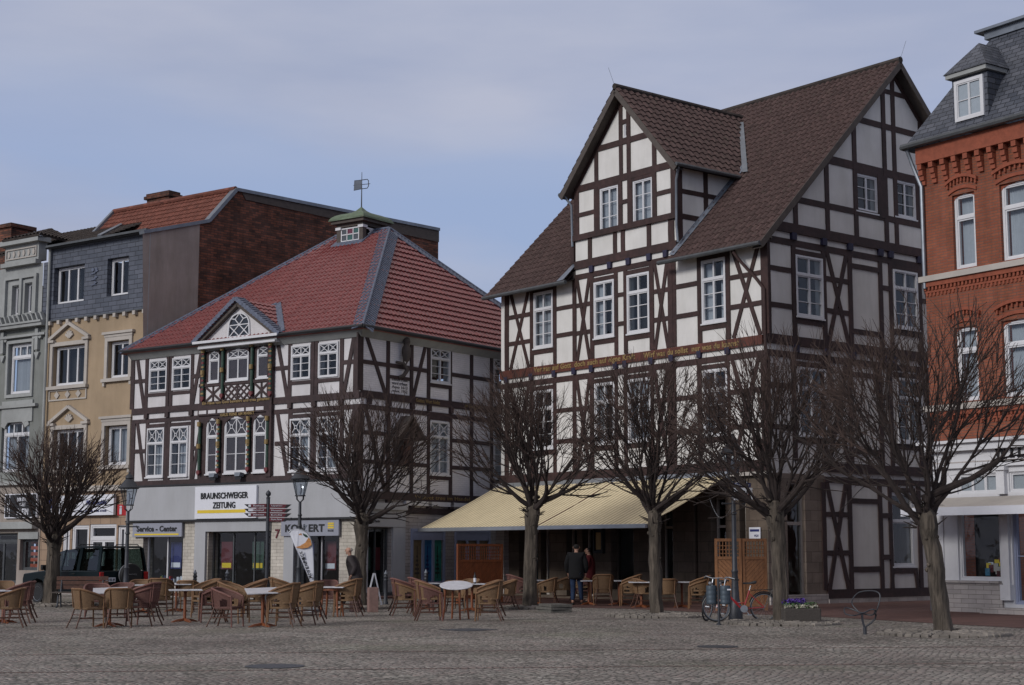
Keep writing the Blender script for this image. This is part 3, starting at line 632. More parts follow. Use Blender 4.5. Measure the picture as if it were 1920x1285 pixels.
for a, b in ((-ov, uR + 0.35), (uL - 0.1, W2 + 0.4)): gt = MB(); gt.tube([F2.P(a, EZ + 0.0, 0.57), F2.P(b, EZ + 0.0, 0.57)], 0.075, 8); gt.build('gutter', M['gutter'], H2, smooth=True)
for sgn in (-1, 1): gt = MB(); gt.tube([F2.P(uC + sgn * (eh + 0.05), dz + 0.0, fo), F2.P(uC + sgn * (eh + 0.05), dz + 0.0, -2.6)], 0.07, 8); gt.build('gutter', M['gutter'], H2, smooth=True)
dp = MB()
dp.tube([F2.P(uR - 0.35, dz - 0.05, 0.25), F2.P(uR - 0.1, dz - 0.45, 0.12), F2.P(uR - 0.08, dz - 2.0, 0.12), F2.P(uR - 0.12, mr(uR, 0.1).z + 0.3, 0.1)], 0.045, 8)
dp.build('downpipe', M['zinc'], H2, smooth=True); dp = MB()
dp.tube([F2.P(uL + 0.3, dz - 0.05, 0.25), F2.P(uL + 0.1, dz - 0.4, 0.1), F2.P(uL + 0.1, mr(uL, 0.05).z + 0.9, 0.06)], 0.045, 8)
dp.build('downpipe', M['zinc'], H2, smooth=True)
dp = MB(); dp.tube([F2.P(0.75, EZ - 0.1, 0.5), F2.P(0.62, EZ - 0.35, 0.4), F2.P(0.15, EZ - 1.0, 0.12), F2.P(-0.12, EZ - 1.35, 0.08), F2.P(-0.12, 4.3, 0.08)], 0.05, 8)
dp.build('downpipe', M['timber'], H2, smooth=True)
vl = MB()                                          # zinc valley between the two roofs and lead flashing of the cheeks
zv = dz + 0.1; wv = 0.5 - (zv - EZ) / 0.9945; wt = 0.5 - (AP - 0.3 - EZ) / 0.9945
v0, v1 = mr(uR - 0.45, wv), mr(uC - 0.25, wt)
dd = F2.P(0.42, 0, 0) - F2.P(0, 0, 0)
vl.add([v0 - dd * 0.42 + npl * 0.12, v0 + dd * 0.12 + npl * 0.14, v1 + dd * 0.12 + npl * 0.14, v1 - dd * 0.42 + npl * 0.12], [(0, 1, 2, 3)])
vl.build('valley_flashing', M['zinc'], H2, recalc=False)
ck = MB(); bz = lambda w: mr(0, w).z
for sgn, uu in ((-1, uR), (1, uL)):                # dormer cheeks
    ws = [0.0, -3.1]; zt_c = AP - ds * half - 0.12; wc = 0.5 - (zt_c - EZ) / 0.9945; ck.add([F2.P(uu, bz(0) - 0.5, 0), F2.P(uu, zt_c, 0), F2.P(uu, zt_c, wc), F2.P(uu, bz(wc) - 0.5, wc)], [(0, 1, 2, 3)])
ck.build('dormer_cheek', M['plaster_w'], H2, recalc=False)
class Side:                                        # plane at right angles to a facade, u = depth behind it
    def __init__(s, F, u): s.F = F; s.u = u
    def P(s, a, z, w=0): return s.F.P(s.u + w, z, -a)
CK = Side(F2, uR - 0.0); B = MB()
def cb(a, b, wd): B.beam(CK, a, b, wd, w0=0.03, w1=-0.03)
cb((0, tie - 0.02), (3.0, tie - 0.02), 0.22); cb((0.12, bz(-0.1)), (0.12, tie), 0.24); cb((1.35, bz(-1.35)), (1.35, tie), 0.2); cb((0, 13.45), (2.0, 13.45), 0.16); cb((0, 12.6), (1.2, 12.6), 0.18)
B.build('timber_frame', T, H2)
fl = MB(); a0 = mr(uR - 0.05, 0.35); a1 = mr(uR - 0.05, -3.3)
fl.add([a0 + npl * 0.08 - dd * 0.4, a0 + npl * 0.13 + dd * 0.1, a1 + npl * 0.13 + dd * 0.1, a1 + npl * 0.08 - dd * 0.4], [(0, 1, 2, 3)])
a0 = mr(uL + 0.05, 0.5); a1 = mr(uL + 0.05, -0.2); fl.add([a0 + npl * 0.13 - dd * 0.1, a0 + npl * 0.12 + dd * 0.8, a1 + npl * 0.12 + dd * 0.5, a1 + npl * 0.13 - dd * 0.1], [(0, 1, 2, 3)])
fl.build('flashing', M['lead'], H2, recalc=False)
rd = MB(); p = F2.P(uC, AP + 0.15, fo); rd.tube([p, p + Vector((-0.2, 0, 0.6))], 0.006, 4); rd.build('lightning_rod', M['zinc'], H2); rd = MB(); p = F2.P(-ov, RZ + 0.15, -HD); rd.tube([p, p + Vector((0.2, 0, 0.6))], 0.006, 4); rd.build('lightning_rod', M['zinc'], H2)
# ---- ground floor front: brown stone piers with deep dark shopfronts
ops = []
for x0, x1, y0 in ((973, 1009, 985), (1014, 1030, 993), (1062, 1082, 960), (1092, 1112, 960), (1146, 1188, 960), (1236, 1262, 985), (1303, 1309, 930), (1334, 1362, 925), (1388, 1400, 925)):
    a, b = sorted((F2.u(x0, 1050), F2.u(x1, 1050))); ops.append((a, b, 0.35 if x1 - x0 > 20 else 0.1, 3.3 if x0 != 1014 else 2.8))
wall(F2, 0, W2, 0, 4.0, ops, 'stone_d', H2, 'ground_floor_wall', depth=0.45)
for i, (a, b, c, d) in enumerate(ops):
    o = MB(); ring(o, F2, a, b, c, d, 0.06, -0.35, -0.27); o.fbox(F2, a + 0.06, b - 0.06, 2.35, 2.43, -0.34, -0.28)
    fr = o.build('shop_window', M['stucco'] if i not in (0, 4) else M['soffit'], H2)
    g = MB(); g.fface(F2, [(a, c), (b, c), (b, d), (a, d)], -0.31); g.build('pane', M['glass'], fr, recalc=False)
    g = MB(); g.fbox(F2, a - 0.1, b + 0.1, c - 0.1, d + 0.1, -1.2, -1.15); g.build('room', M['dark'], fr)
cdr = MB(); ring(cdr, S2, *dr, 0.07, -0.22, -0.12); cdr.fbox(S2, dr[0] + 0.07, dr[1] - 0.07, 2.42, 2.52, -0.21, -0.13)
dd_ = cdr.build('shop_door', M['stucco'], H2); g = MB(); g.fface(S2, [(dr[0], dr[2]), (dr[1], dr[2]), (dr[1], dr[3]), (dr[0], dr[3])], -0.17); g.build('pane', M['glass'], dd_, recalc=False)
g = MB(); g.fbox(S2, dr[0] - 0.1, dr[1] + 0.1, 0.05, 3.9, -1.4, -1.35); g.build('room', M['dark'], dd_)
g = MB(); g.fbox(S2, dr[0] + 0.1, dr[0] + 0.45, 2.9, 3.25, -0.3, -0.28); g.build('notice', M['stucco'], dd_)
g = MB(); g.fbox(S2, gw[0] + 0.1, gw[0] + 0.75, 3.2, 3.26, -0.5, -0.45)
em, n_, l_, b_ = newmat('fluorescent_tube'); b_.inputs['Emission Color'].default_value = (1, 0.8, 0.45, 1); b_.inputs['Emission Strength'].default_value = 0.8; M['tubelight'] = em
g.build('tube_light', em, H2)
pl = MB(); pl.fbox(F2, W2 - 0.45, W2 + 0.02, 0, 4.0, 0.0, 0.22); pl.build('pier', M['stone_g'], H2)
pl = MB(); pl.fbox(S2, 0, us0, 0, 0.3, 0.0, 0.06); pl.build('plinth', M['stone_g'], H2); pl = MB(); pl.fbox(S2, us0, D2, 0, 0.14, 0.0, 0.09); pl.build('plinth', M['stone_g'], H2)
ic = MB(); ic.fbox(F2, -0.1, W2 + 0.05, 3.92, 4.03, 0.0, 0.16); ic.build('cornice', M['stucco'], H2)
# plaques on the corner pier and menu case
mc = MB(); u = F2.u(1126, 1030); ring(mc, F2, u - 0.24, u + 0.24, 1.55, 2.75, 0.07, 0.0, 0.14); mc.fbox(F2, u - 0.17, u + 0.17, 1.62, 2.68, 0.0, 0.08)
mc.fpoly(F2, [(u - 0.24, 2.75), (u + 0.24, 2.75), (u + 0.14, 2.93), (u - 0.14, 2.93)], 0.0, 0.14)
mo = tag(mc.build('menu_case', M['black'], None), 'black arched menu case with a parchment menu on the stone pier under the awning', 'menu case')
g = MB(); g.fbox(F2, u - 0.13, u + 0.13, 1.68, 2.25, 0.08, 0.095); g.build('menu', mat('parchment', (0.35, 0.25, 0.12), 0.8), mo)
# ---- awning, two fabric bays on one casing
ua, ub, um = F2.u(1367, 900), F2.u(948, 915), F2.u(1157, 905)
AWW = 3.55; zf = 2.36; ul = 13.15
AW = thing('awning', 'long cream striped awning in two bays over the cafe terrace of the half-timbered house', 'awning', tuple(F2.P(ua, 0, 0)), world=True)
def aw(u, t): return F2.P(u, 3.96 + (zf + 0.05 - 3.96) * t, 0.12 + (AWW - 0.12) * t) + Z * (-0.04 * math.sin(math.pi * t))
for (a, b) in ((ua, um - 0.03), (um + 0.03, ul)):
    mb = MB(); n = int((b - a) / 0.10) // 2 * 2; K = 7; vs = []; fs = []
    for j in range(K + 1):
        for i in range(n + 1): vs.append(aw(a + (b - a) * i / n, j / K) + Z * (0.020 if i % 2 else 0.0))
    for j in range(K):
        for i in range(n): fs.append((j * (n + 1) + i, j * (n + 1) + i + 1, (j + 1) * (n + 1) + i + 1, (j + 1) * (n + 1) + i))
    mb.add(vs, fs); mb.build('fabric', M['awning'], AW, recalc=False)
    st = MB(); vs = []; fs = []                     # narrow brown woven stripes
    for i in range(0, n, 2):
        u = a + (b - a) * i / n; bse = len(st.v); q = []
        for j in range(K + 1): q += [aw(u - 0.046, j / K) + Z * 0.012, aw(u + 0.046, j / K) + Z * 0.012]
        st.add(q, [(2 * j, 2 * j + 1, 2 * j + 3, 2 * j + 2) for j in range(K)])
    M['stripe'] = M.get('stripe') or mat('brown_awning_stripe', (0.43, 0.35, 0.22), 0.9, 0.1)
    st.build('stripes', M['stripe'], AW, recalc=False)
mb = MB(); bar(mb, aw(um, 0), aw(um, 0.5) , 0.05, 0.02); bar(mb, aw(um, 0.5), aw(um, 1), 0.05, 0.02); mb.build('seam', M['orange_p'], AW)
mb = MB(); mb.fbox(F2, ua, ul, zf - 0.06, zf + 0.07, AWW - 0.03, AWW + 0.09); mb.build('front_bar', M['alu'], AW, bevel=0.012)
mb = MB(); mb.fbox(F2, ua - 0.1, ul - 0.1, 3.86, 4.08, 0.0, 0.2); mb.build('casing', M['alu'], AW)
mb = MB()
for u in (ua + 0.35, um - 0.5, um + 0.5, ul - 1.4):
    mb.tube([F2.P(u, 3.7, 0.15), F2.P(u + 0.75, 3.0, 1.9), F2.P(u + 0.05, zf, AWW - 0.02)], 0.03, 6)
mb.build('folding_arms', M['alu'], AW, smooth=True)
# ================================================================== hipped half-timbered house with shop (left of centre)
KU = 1.0526
F1 = Fac(at_depth(672, 51.3 * KU), -3190, unit=KU); S1 = Fac(at_depth(672, 51.3 * KU), 3095, unit=KU)
H1 = thing('timber_framed_house', 'lower half-timbered house with red hipped roof, copper lantern and newspaper shop', 'house', tuple(F1.P(0, 0, 0)), world=True)
W1 = 11.07; D1 = 13.4; E1 = 8.86; OV = 0.38; TP = 13.75; PH, QH = 4.2, 6.7
T1 = M['timber2']
wa = [hole_of(F1, 281, 314, 675, 736), hole_of(F1, 324, 359, 668, 731), hole_of(F1, 547, 583, 646, 711), hole_of(F1, 598, 635, 638, 706)]
wa = [(a, b, 7.37, 8.54) for a, b, c, d in wa]
wb = [hole_of(F1, 276, 308, 802, 898), hole_of(F1, 320, 353, 797, 895), hole_of(F1, 544, 582, 783, 890), hole_of(F1, 595, 634, 780, 888)]
wb = [(a, b, 4.28, 6.05) for a, b, c, d in wb]
s1a = [(S1.u(806, 690), S1.u(843, 690), 7.45, 8.66), (S1.u(925, 690), S1.u(941, 690) + 0.6, 7.45, 8.66)]
s1b = [(S1.u(805, 850), S1.u(841, 850), 4.25, 6.1), (S1.u(925, 850), S1.u(941, 850) + 0.6, 4.25, 6.1)]
wall(F1, 0, W1, 3.9, 8.95, wa + wb, 'plaster_b', H1, 'front_wall')
wall(S1, 0, D1, 3.3, 8.95, s1a + s1b, 'brick_w', H1, 'side_wall')
b = MB(); p = [F1.P(W1, 0, 0), F1.P(W1, 0, -D1), F1.P(0, 0, -D1)]
for i in (0, 1): b.add([p[i], p[i + 1], p[i + 1] + Z * 8.95, p[i] + Z * 8.95], [(0, 1, 2, 3)])
b.build('rear_wall', M['plaster_b'], H1, recalc=False)
B = MB()
B.beam(F1, (0, 6.70), (W1, 6.70), 0.22, w1=0.06); B.beam(F1, (0, 6.33), (W1, 6.33), 0.15); B.beam(F1, (0, 4.02), (W1, 4.02), 0.24, w1=0.10); B.beam(F1, (0, 8.83), (W1, 8.83), 0.16)
CA, CB = F1.u(514, 700), F1.u(378, 700)            # carved centre bay
def dbl(x1, x2, y, z0, z1): post(F1, x1, y, z0, z1, 0.15); post(F1, x2, y, z0, z1, 0.15)
for z0, z1, y in ((6.8, 8.76, 700), (4.13, 6.27, 840)):
    for x, wd in ((250, 0.2), (276, 0.16), (361, 0.16), (544, 0.17), (641, 0.16), (669, 0.26)): post(F1, x, y, z0, z1, wd)
    dbl(315.5 if y < 800 else 312, 322, y, z0, z1) if y < 800 else dbl(311, 317, y, z0, z1)
    dbl(586.5, 594, y, z0, z1)
    h = z1 - z0
    a, b = F1.u(257, y), F1.u(273, y); B.beam(F1, (a, z1), (b, z0), 0.15)
    a, b = F1.u(378, y), F1.u(363, y); B.beam(F1, (a, z1), (b, z0), 0.15)
    a, b = F1.u(520, y), F1.u(540, y); B.beam(F1, (a, z1), (b, z0), 0.15)
    a, b = F1.u(665, y), F1.u(646, y); B.beam(F1, (a, z1), (b, z0), 0.15)
    for r_ in ((250, 276), (361, 378), (516, 544), (641, 668)): rail(F1, r_[0], r_[1], y, z0 + h * 0.52, 0.14)
for (a, b, c, d) in wa: B.beam(F1, (a - 0.08, c - 0.1), (b + 0.08, c - 0.1), 0.12)
for (a, b, c, d) in wb: B.beam(F1, (a - 0.08, d + 0.09), (b + 0.08, d + 0.09), 0.12)
B.build('timber_frame', T1, H1)
B = MB()
B.beam(S1, (0, 6.74), (D1, 6.74), 0.24, w1=0.06); B.beam(S1, (0, 6.33), (D1, 6.33), 0.16); B.beam(S1, (0, 3.44), (D1, 3.44), 0.26, w1=0.08); B.beam(S1, (0, 2.98), (D1, 2.98), 0.2); B.beam(S1, (0, 8.83), (D1, 8.83), 0.16)
for z0, z1, y in ((6.86, 8.76, 690), (3.56, 6.27, 850)):
    for x, wd in ((674.5, 0.28), (727, 0.17), (771, 0.16), (803, 0.16), (844, 0.16), (883.5, 0.17), (921, 0.16)): post(S1, x, y, z0, z1, wd)
    for u in (9.4, 10.8, 12.2, 13.3): B.beam(S1, (u, z0), (u, z1), 0.16)
    h = z1 - z0
    a, b = S1.u(684, y), S1.u(722, y); B.beam(S1, (a, z1), (b, z0), 0.15)
    if y < 800:
        a, b = S1.u(798, y), S1.u(775, y); B.beam(S1, (a, z1), (b, z0), 0.15)
        for r_ in ((676, 727), (727, 771), (771, 803), (844, 883), (883, 921)): rail(S1, r_[0], r_[1], y, z0 + h * 0.5, 0.14)
        rail(S1, 727, 771, y, z0 + h * 0.3, 0.12)
    else:
        for r_ in ((676, 727), (727, 771), (771, 803), (844, 883), (883, 921)):
            rail(S1, r_[0], r_[1], y, z0 + h * 0.36, 0.13); rail(S1, r_[0], r_[1], y, z0 + h * 0.71, 0.13)
for (a, b, c, d) in s1a + s1b: B.beam(S1, (a - 0.08, c - 0.11), (b + 0.08, c - 0.11), 0.13)
for (a, b, c, d) in s1b: B.beam(S1, (a - 0.08, d + 0.1), (b + 0.08, d + 0.1), 0.13)
B.build('timber_frame', T1, H1)
def bhead(F, u, a, b, w_): hd = MB(); hd.fbox(F, u - 0.09, u + 0.09, a, b, 0, w_); hd.build('beam_head', T1, H1)
for x in (276, 315, 360, 545, 590, 641): bhead(F1, F1.u(x, 780), 6.41, 6.6, 0.1)
for x in (690, 727, 771, 803, 844, 883, 921):
    u = S1.u(x, 780); bhead(S1, u, 6.42, 6.62, 0.1); bhead(S1, u, 3.08, 3.31, 0.12)
for h in wa: window(F1, *h, H1, cols=2, lower=3, tr=0.72, upstar=1, fw=0.05, mw=0.022, sill=False)
for i, h in enumerate(wb): window(F1, *h, H1, cols=2, lower=3, tr=0.70, upstar=1, fw=0.05, mw=0.022, curtain=3)
for h in s1a: window(S1, *h, H1, cols=2, lower=3, tr=0.72, upstar=1, fw=0.05, mw=0.022)
for h in s1b: window(S1, *h, H1, cols=2, lower=3, tr=0.72, upstar=1, fw=0.05, mw=0.022, curtain=1)
# carved centre bay, standing 12 cm proud
BW = 0.12
mb = MB(); mb.fbox(F1, CA, CB, 4.13, 8.95, -0.02, BW - 0.035); mb.fbox(F1, CA - 0.04, CA + 0.2, 4.13, 8.8, -0.02, BW + 0.03)
xs = [F1.uv(x, 760, BW)[0] for x in (381, 417, 472, 507)]
CU = (xs[0] + xs[3]) / 2
wu = [F1.uv(x, 700, BW)[0] for x in (411, 392, 466, 426, 504, 482)]
mb.fbox(F1, CA + 0.2, CB, 6.36, 6.72, BW - 0.03, BW + 0.03); mb.fbox(F1, CA + 0.2, CB, 7.38, 7.5, BW - 0.03, BW + 0.02)
mb.fbox(F1, CA + 0.2, CB, 8.7, 8.93, BW - 0.03, BW + 0.05)
wfr = (BW - 0.03)
for a, b in ((xs[0], xs[1]), (xs[1], xs[2]), (xs[2], xs[3])):
    for z in (6.98, 7.38): pass
mb.build('carved_bay', T1, H1)
pn = MB()
for a, b in ((xs[0], xs[1]), (xs[1], xs[2]), (xs[2], xs[3])): pn.fbox(F1, min(a, b) + 0.11, max(a, b) - 0.11, 6.86, 7.36, BW - 0.04, BW - 0.022)
n = 9
for i in range(7):
    a = CA + 0.25 + (CB - CA - 0.3) * i / 7; pn.fbox(F1, a + 0.07, a + (CB - CA) / 7 - 0.07, 6.42, 6.54, BW + 0.03, BW + 0.045)
pn.build('white_panels', M['plaster_b'], H1)
bx = MB()                                           # lattice of the apron panels
for a, b in ((xs[0], xs[1]), (xs[2], xs[3])):
    a, b = min(a, b) + 0.11, max(a, b) - 0.11; m_ = (a + b) / 2
    bx.beam(F1, (m_, 6.86), (m_, 7.36), 0.07, BW - 0.03, BW + 0.002); bx.beam(F1, (a, 6.86), (b, 7.36), 0.08, BW - 0.03, BW + 0.002); bx.beam(F1, (a, 7.36), (b, 6.86), 0.08, BW - 0.03, BW + 0.002)
a, b = min(xs[1], xs[2]) + 0.11, max(xs[1], xs[2]) - 0.11; m_ = (a + b) / 2
bx.beam(F1, (m_, 6.86), (m_, 7.36), 0.07, BW - 0.03, BW + 0.002)
for c0, c1 in ((a, m_), (m_, b)):
    mm = (c0 + c1) / 2
    for p_, q_ in (((c0, 7.11), (mm, 7.36)), ((mm, 7.36), (c1, 7.11)), ((c0, 7.11), (mm, 6.86)), ((mm, 6.86), (c1, 7.11)), ((c0, 6.86), (c1, 7.36)), ((c0, 7.36), (c1, 6.86))): bx.beam(F1, p_, q_, 0.06, BW - 0.03, BW + 0.002)
bx.build('lattice', T1, H1)
for (a, b) in ((wu[0], wu[1]), (wu[2], wu[3]), (wu[4], wu[5])):
    c = 2 if abs(a - b) > 0.8 else 1
    window(F1, a, b, 7.53, 8.62, H1, cols=c, lower=1, tr=0.73, upstar=1, fw=0.045, mw=0.022, arch=0.12, archm='timber2', wf=BW + 0.02, wg=BW - 0.02)
wl = [F1.uv(x, 840, BW)[0] for x in (408, 387, 464, 421, 500, 475)]
for (a, b) in ((wl[0], wl[1]), (wl[2], wl[3]), (wl[4], wl[5])):
    c = 2 if abs(a - b) > 0.9 else 1
    window(F1, a, b, 4.3, 6.25, H1, cols=c, lower=2, tr=0.68, upstar=1, fw=0.06, mw=0.026, arch=0.30, archm='timber2', wf=BW + 0.02, wg=BW - 0.02, curtain=3)
for x, z0, z1, st in ((381, 6.85, 8.7, 1), (417, 6.9, 8.72, 0), (472, 6.9, 8.75, 0), (507.5, 6.85, 8.72, 1), (375, 4.25, 6.1, 2), (411, 4.3, 6.15, 1), (467, 4.3, 6.18, 1), (502, 4.25, 6.15, 2)):
    u = F1.uv(x, 760 if z0 > 6 else 840, BW)[0]
    pb = MB(); pb.tube([F1.P(u, z0 + 0.15, BW + 0.03), F1.P(u, z1, BW + 0.03)], 0.062, 8)
    po = pb.build('carved_column', M['green_p'], H1, smooth=True)
    k = MB(); h = z1 - z0; hp = MB()
    for t in (0.98, 0.56): k.tube([F1.P(u, z0 + h * t - 0.08, BW + 0.085), F1.P(u, z0 + h * t + 0.08, BW + 0.085)], [0.075, 0.075], 8)
    if st == 1:
        for i in range(5): k.fbox(F1, u - 0.06, u + 0.06, z0 + h * (0.14 + 0.17 * i), z0 + h * (0.14 + 0.17 * i) + 0.06, BW + 0.06, BW + 0.102)
        for i in range(5): hp.fbox(F1, u - 0.055, u + 0.055, z0 + h * (0.22 + 0.17 * i), z0 + h * (0.22 + 0.17 * i) + 0.07, BW + 0.06, BW + 0.10)
    hp.fpoly(F1, [(u, z0), (u - 0.08, z0 + 0.1), (u - 0.06, z0 + 0.19), (u + 0.06, z0 + 0.19), (u + 0.08, z0 + 0.1)], BW + 0.02, BW + 0.1)
    k.build('gilt_rosette', M['gold'], po); hp.build('red_ornament', M['red_p'], po)
lettering(F1, 'Ein Haus von Gott bewahrt und treu gehalten', CU, 6.78, 0.15, 'gold', H1, w=BW + 0.05, width=abs(xs[0] - xs[3]) * 1.05, bold=0.004, name='inscription')
lettering(F1, 'HAUS PEINE AM MARKT', CU - 0.1, 6.34, 0.15, 'gold', H1, w=BW + 0.05, width=1.75, bold=0.004, name='inscription')
for i, (txt, xa, xb, zz) in enumerate((('Gottes Wort bleibt', 775, 822, 6.74), ('in Ewigkeit', 868, 900, 6.74), ('Wahret treu im Handel', 772, 880, 3.44))):
    a, b2 = S1.u(xa, 850 if zz < 5 else 760), S1.u(xb, 850 if zz < 5 else 760)
    lettering(S1, txt, (a + b2) / 2, zz, 0.2, 'gold', H1, w=0.1, width=abs(b2 - a), name='inscription')
# side facade: painted plaque, owl on its bracket, small gabled shrine
u0, u1 = S1.u(730, 735), S1.u(768, 735)
for k, tx in enumerate(('Dieses Haus', 'ward erbaut', 'Anno 1613', 'renov. 1952')): lettering(S1, tx, (u0 + u1) / 2, 7.37 - 0.13 * k, 0.15, 'black', H1, w=0.008, width=(u1 - u0) * 0.8, name='inscription')
uo = S1.u(753, 690)
ow = MB()
ow.lathe([(0.02, 0.0), (0.1, 0.02), (0.14, 0.16), (0.165, 0.34), (0.15, 0.5), (0.10, 0.6), (0.12, 0.66), (0.135, 0.74), (0.11, 0.83), (0.05, 0.87)], 12, tuple(S1.P(uo, 7.98, 0.22)))
for sg_ in (-1, 1): ow.prism([S1.P(uo + sg_ * 0.06, 8.82, 0.26), S1.P(uo + sg_ * 0.11, 8.8, 0.22), S1.P(uo + sg_ * 0.07, 8.8, 0.18)], [S1.P(uo + sg_ * 0.12, 8.92, 0.22)] * 3)
ow.prism([S1.P(uo - 0.025, 8.66, 0.34), S1.P(uo + 0.025, 8.66, 0.34), S1.P(uo, 8.7, 0.34)], [S1.P(uo, 8.6, 0.40)] * 3)
for sg_ in (-1, 1): ow.tube([S1.P(uo + sg_ * 0.13, 8.4, 0.24), S1.P(uo + sg_ * 0.12, 8.1, 0.2), S1.P(uo + sg_ * 0.06, 7.86, 0.14)], [0.04, 0.045, 0.015], 6)
tag(ow.build('owl_statue', M['soffit'], None, smooth=True), 'dark carved owl on a curved bracket on the side wall', 'statue')
br_ = MB(); br_.tube([S1.P(uo - 0.35, 7.95, 0.05), S1.P(uo - 0.1, 7.9, 0.2), S1.P(uo + 0.05, 7.7, 0.22), S1.P(uo - 0.05, 7.5, 0.14), S1.P(uo - 0.2, 7.45, 0.04)], [0.05, 0.06, 0.09, 0.08, 0.05], 8); br_.build('statue_bracket', M['soffit'], H1, smooth=True)
us = S1.u(751, 860); SH = thing('wall_shrine', 'small wooden shrine with gabled roof and carved figure on the side wall', 'shrine', tuple(S1.P(us, 0, 0)), world=True)
mb = MB(); mb.fbox(S1, us - 0.42, us + 0.42, 4.45, 5.5, 0.03, 0.07); mb.build('back_board', M['soffit'], SH)
mb = MB()
for sg_ in (-1, 1): bar(mb, S1.P(us, 6.12, 0.3), S1.P(us + sg_ * 0.72, 5.35, 0.3), 0.55, 0.05, up=Vector((0, 0, 1)))
mb.fpoly(S1, [(us - 0.6, 5.45), (us + 0.6, 5.45), (us, 6.05)], 0.04, 0.2); mb.build('roof', M['soffit'], SH)
mb = MB(); mb.lathe([(0.16, 0), (0.2, 0.25), (0.17, 0.55), (0.08, 0.62), (0.1, 0.7), (0.1, 0.8), (0.03, 0.88)], 10, tuple(S1.P(us, 4.6, 0.25))); mb.tube([S1.P(us - 0.12, 5.1, 0.3), S1.P(us - 0.3, 5.0, 0.35)], 0.05, 6); mb.tube([S1.P(us + 0.12, 5.1, 0.3), S1.P(us + 0.28, 5.25, 0.32)], 0.05, 6); mb.fbox(S1, us - 0.3, us + 0.3, 4.5, 4.6, 0.05, 0.4); mb.build('carved_figure', M['cane_leg'], SH, smooth=True)
# ---- cornice and roofs
mb = MB()
for F, a, b in ((F1, 0, W1 + 0.1), (S1, 0, D1)):
    p_ = [(0.0, 8.62), (0.06, 8.62), (0.3, 8.84), (0.34, 8.92), (0.0, 8.92)]
    e = 0.0
    mb.prism([F.P(a - (w_ if a == 0 else 0), z_, w_) for w_, z_ in p_], [F.P(b, z_, w_) for w_, z_ in p_])
mb.build('cornice', M['stucco_g'], H1)
mb = MB()
for F, a, b in ((F1, -OV - 0.05, W1 + OV), (S1, -OV - 0.05, D1)): mb.tube([F.P(a, E1 + 0.05, OV + 0.05), F.P(b, E1 + 0.05, OV + 0.05)], 0.07, 8)
mb.build('gutter', M['black'], H1, smooth=True)
def pl1(p, q, z): return F1.P(p, z, -q)             # p along the front, q behind it
A0, A1 = pl1(-OV, -OV, E1), pl1(W1 + OV, -OV, E1); R0, R1 = pl1(PH, QH, TP), pl1(W1 - PH + 0.1, QH, TP)
mid = pl1(5, 3, 0)
roof(A0, A1, R0, 'tile_red', H1, [vplane(A0, R0, mid), vplane(A1, R1, mid)], name='hipped_roof', tw=0.21, course=0.345, amp=0.085, lift=0.028)
Bk = pl1(-OV, D1 + OV, E1); Bk1 = pl1(W1 + OV, D1 + OV, E1)
roof(A0, Bk, R0, 'tile_red', H1, [vplane(A0, R0, pl1(1, 7, 0)), vplane(Bk, R0, pl1(1, 7, 0))], name='hipped_roof', tw=0.22, course=0.345, amp=0.035, lift=0.055)
roof(A1, Bk1, R1, 'tile_red', H1, [vplane(A1, R1, pl1(10, 7, 0)), vplane(Bk1, R1, pl1(10, 7, 0))], name='hipped_roof', tw=0.24, course=0.345)
roof(Bk, Bk1, R0, 'tile_red', H1, [vplane(Bk, R0, pl1(5, 10, 0)), vplane(Bk1, R1, pl1(5, 10, 0))], name='hipped_roof', tw=0.24, course=0.345)
def hipstrip(e, r, side_pt, inner_pt, wd, name='hip_slates'):
    """slate border on one roof plane beside the hip e->r; side_pt lies on the same plane"""
    e, r = Vector(e), Vector(r); d = (r - e).normalized(); n = d.cross(Vector(side_pt) - e).normalized()
    if n.z < 0: n = -n
    x = n.cross(d).normalized()
    if x.dot(Vector(side_pt) - e) < 0: x = -x
    mb = MB(); L_ = (r - e).length; c = 0.17; k = int(L_ / c)
    for i in range(k):
        a, b_ = i * c, (i + 1.05) * c
        q = [e + d * a + n * 0.10, e + d * a + x * wd + n * 0.10 - d * 0.05, e + d * b_ + x * wd + n * 0.075 - d * 0.05, e + d * b_ + n * 0.075]
        q2 = [p_ - n * 0.03 for p_ in q]; mb.prism(q2, q)
    return mb.build(name, M['slate_hipf'], H1)
M['slate_hipf'] = mat('blue_grey_slate', (0.095, 0.11, 0.155), 0.5, 0.35, 9, 0.3, 30)
hipstrip(A0, R0, A1, mid, 0.38); hipstrip(A0, R0, Bk, mid, 0.38); hipstrip(Bk, R0, A0, mid, 0.3); hipstrip(A1, R1, A0, mid, 0.28); hipstrip(R0, R1, A0, mid, 0.22, 'ridge_slates')
mb = MB(); mb.tube([A0 + Z * 0.1, R0 + Z * 0.1], 0.05, 6); mb.tube([R0 + Z * 0.1, R1 + Z * 0.1], 0.07, 6); mb.tube([A1 + Z * 0.1, R1 + Z * 0.1], 0.06, 6); mb.tube([Bk + Z * 0.1, R0 + Z * 0.1], 0.06, 6); mb.build('ridge_cap', M['slate_hipf'], H1, smooth=True)
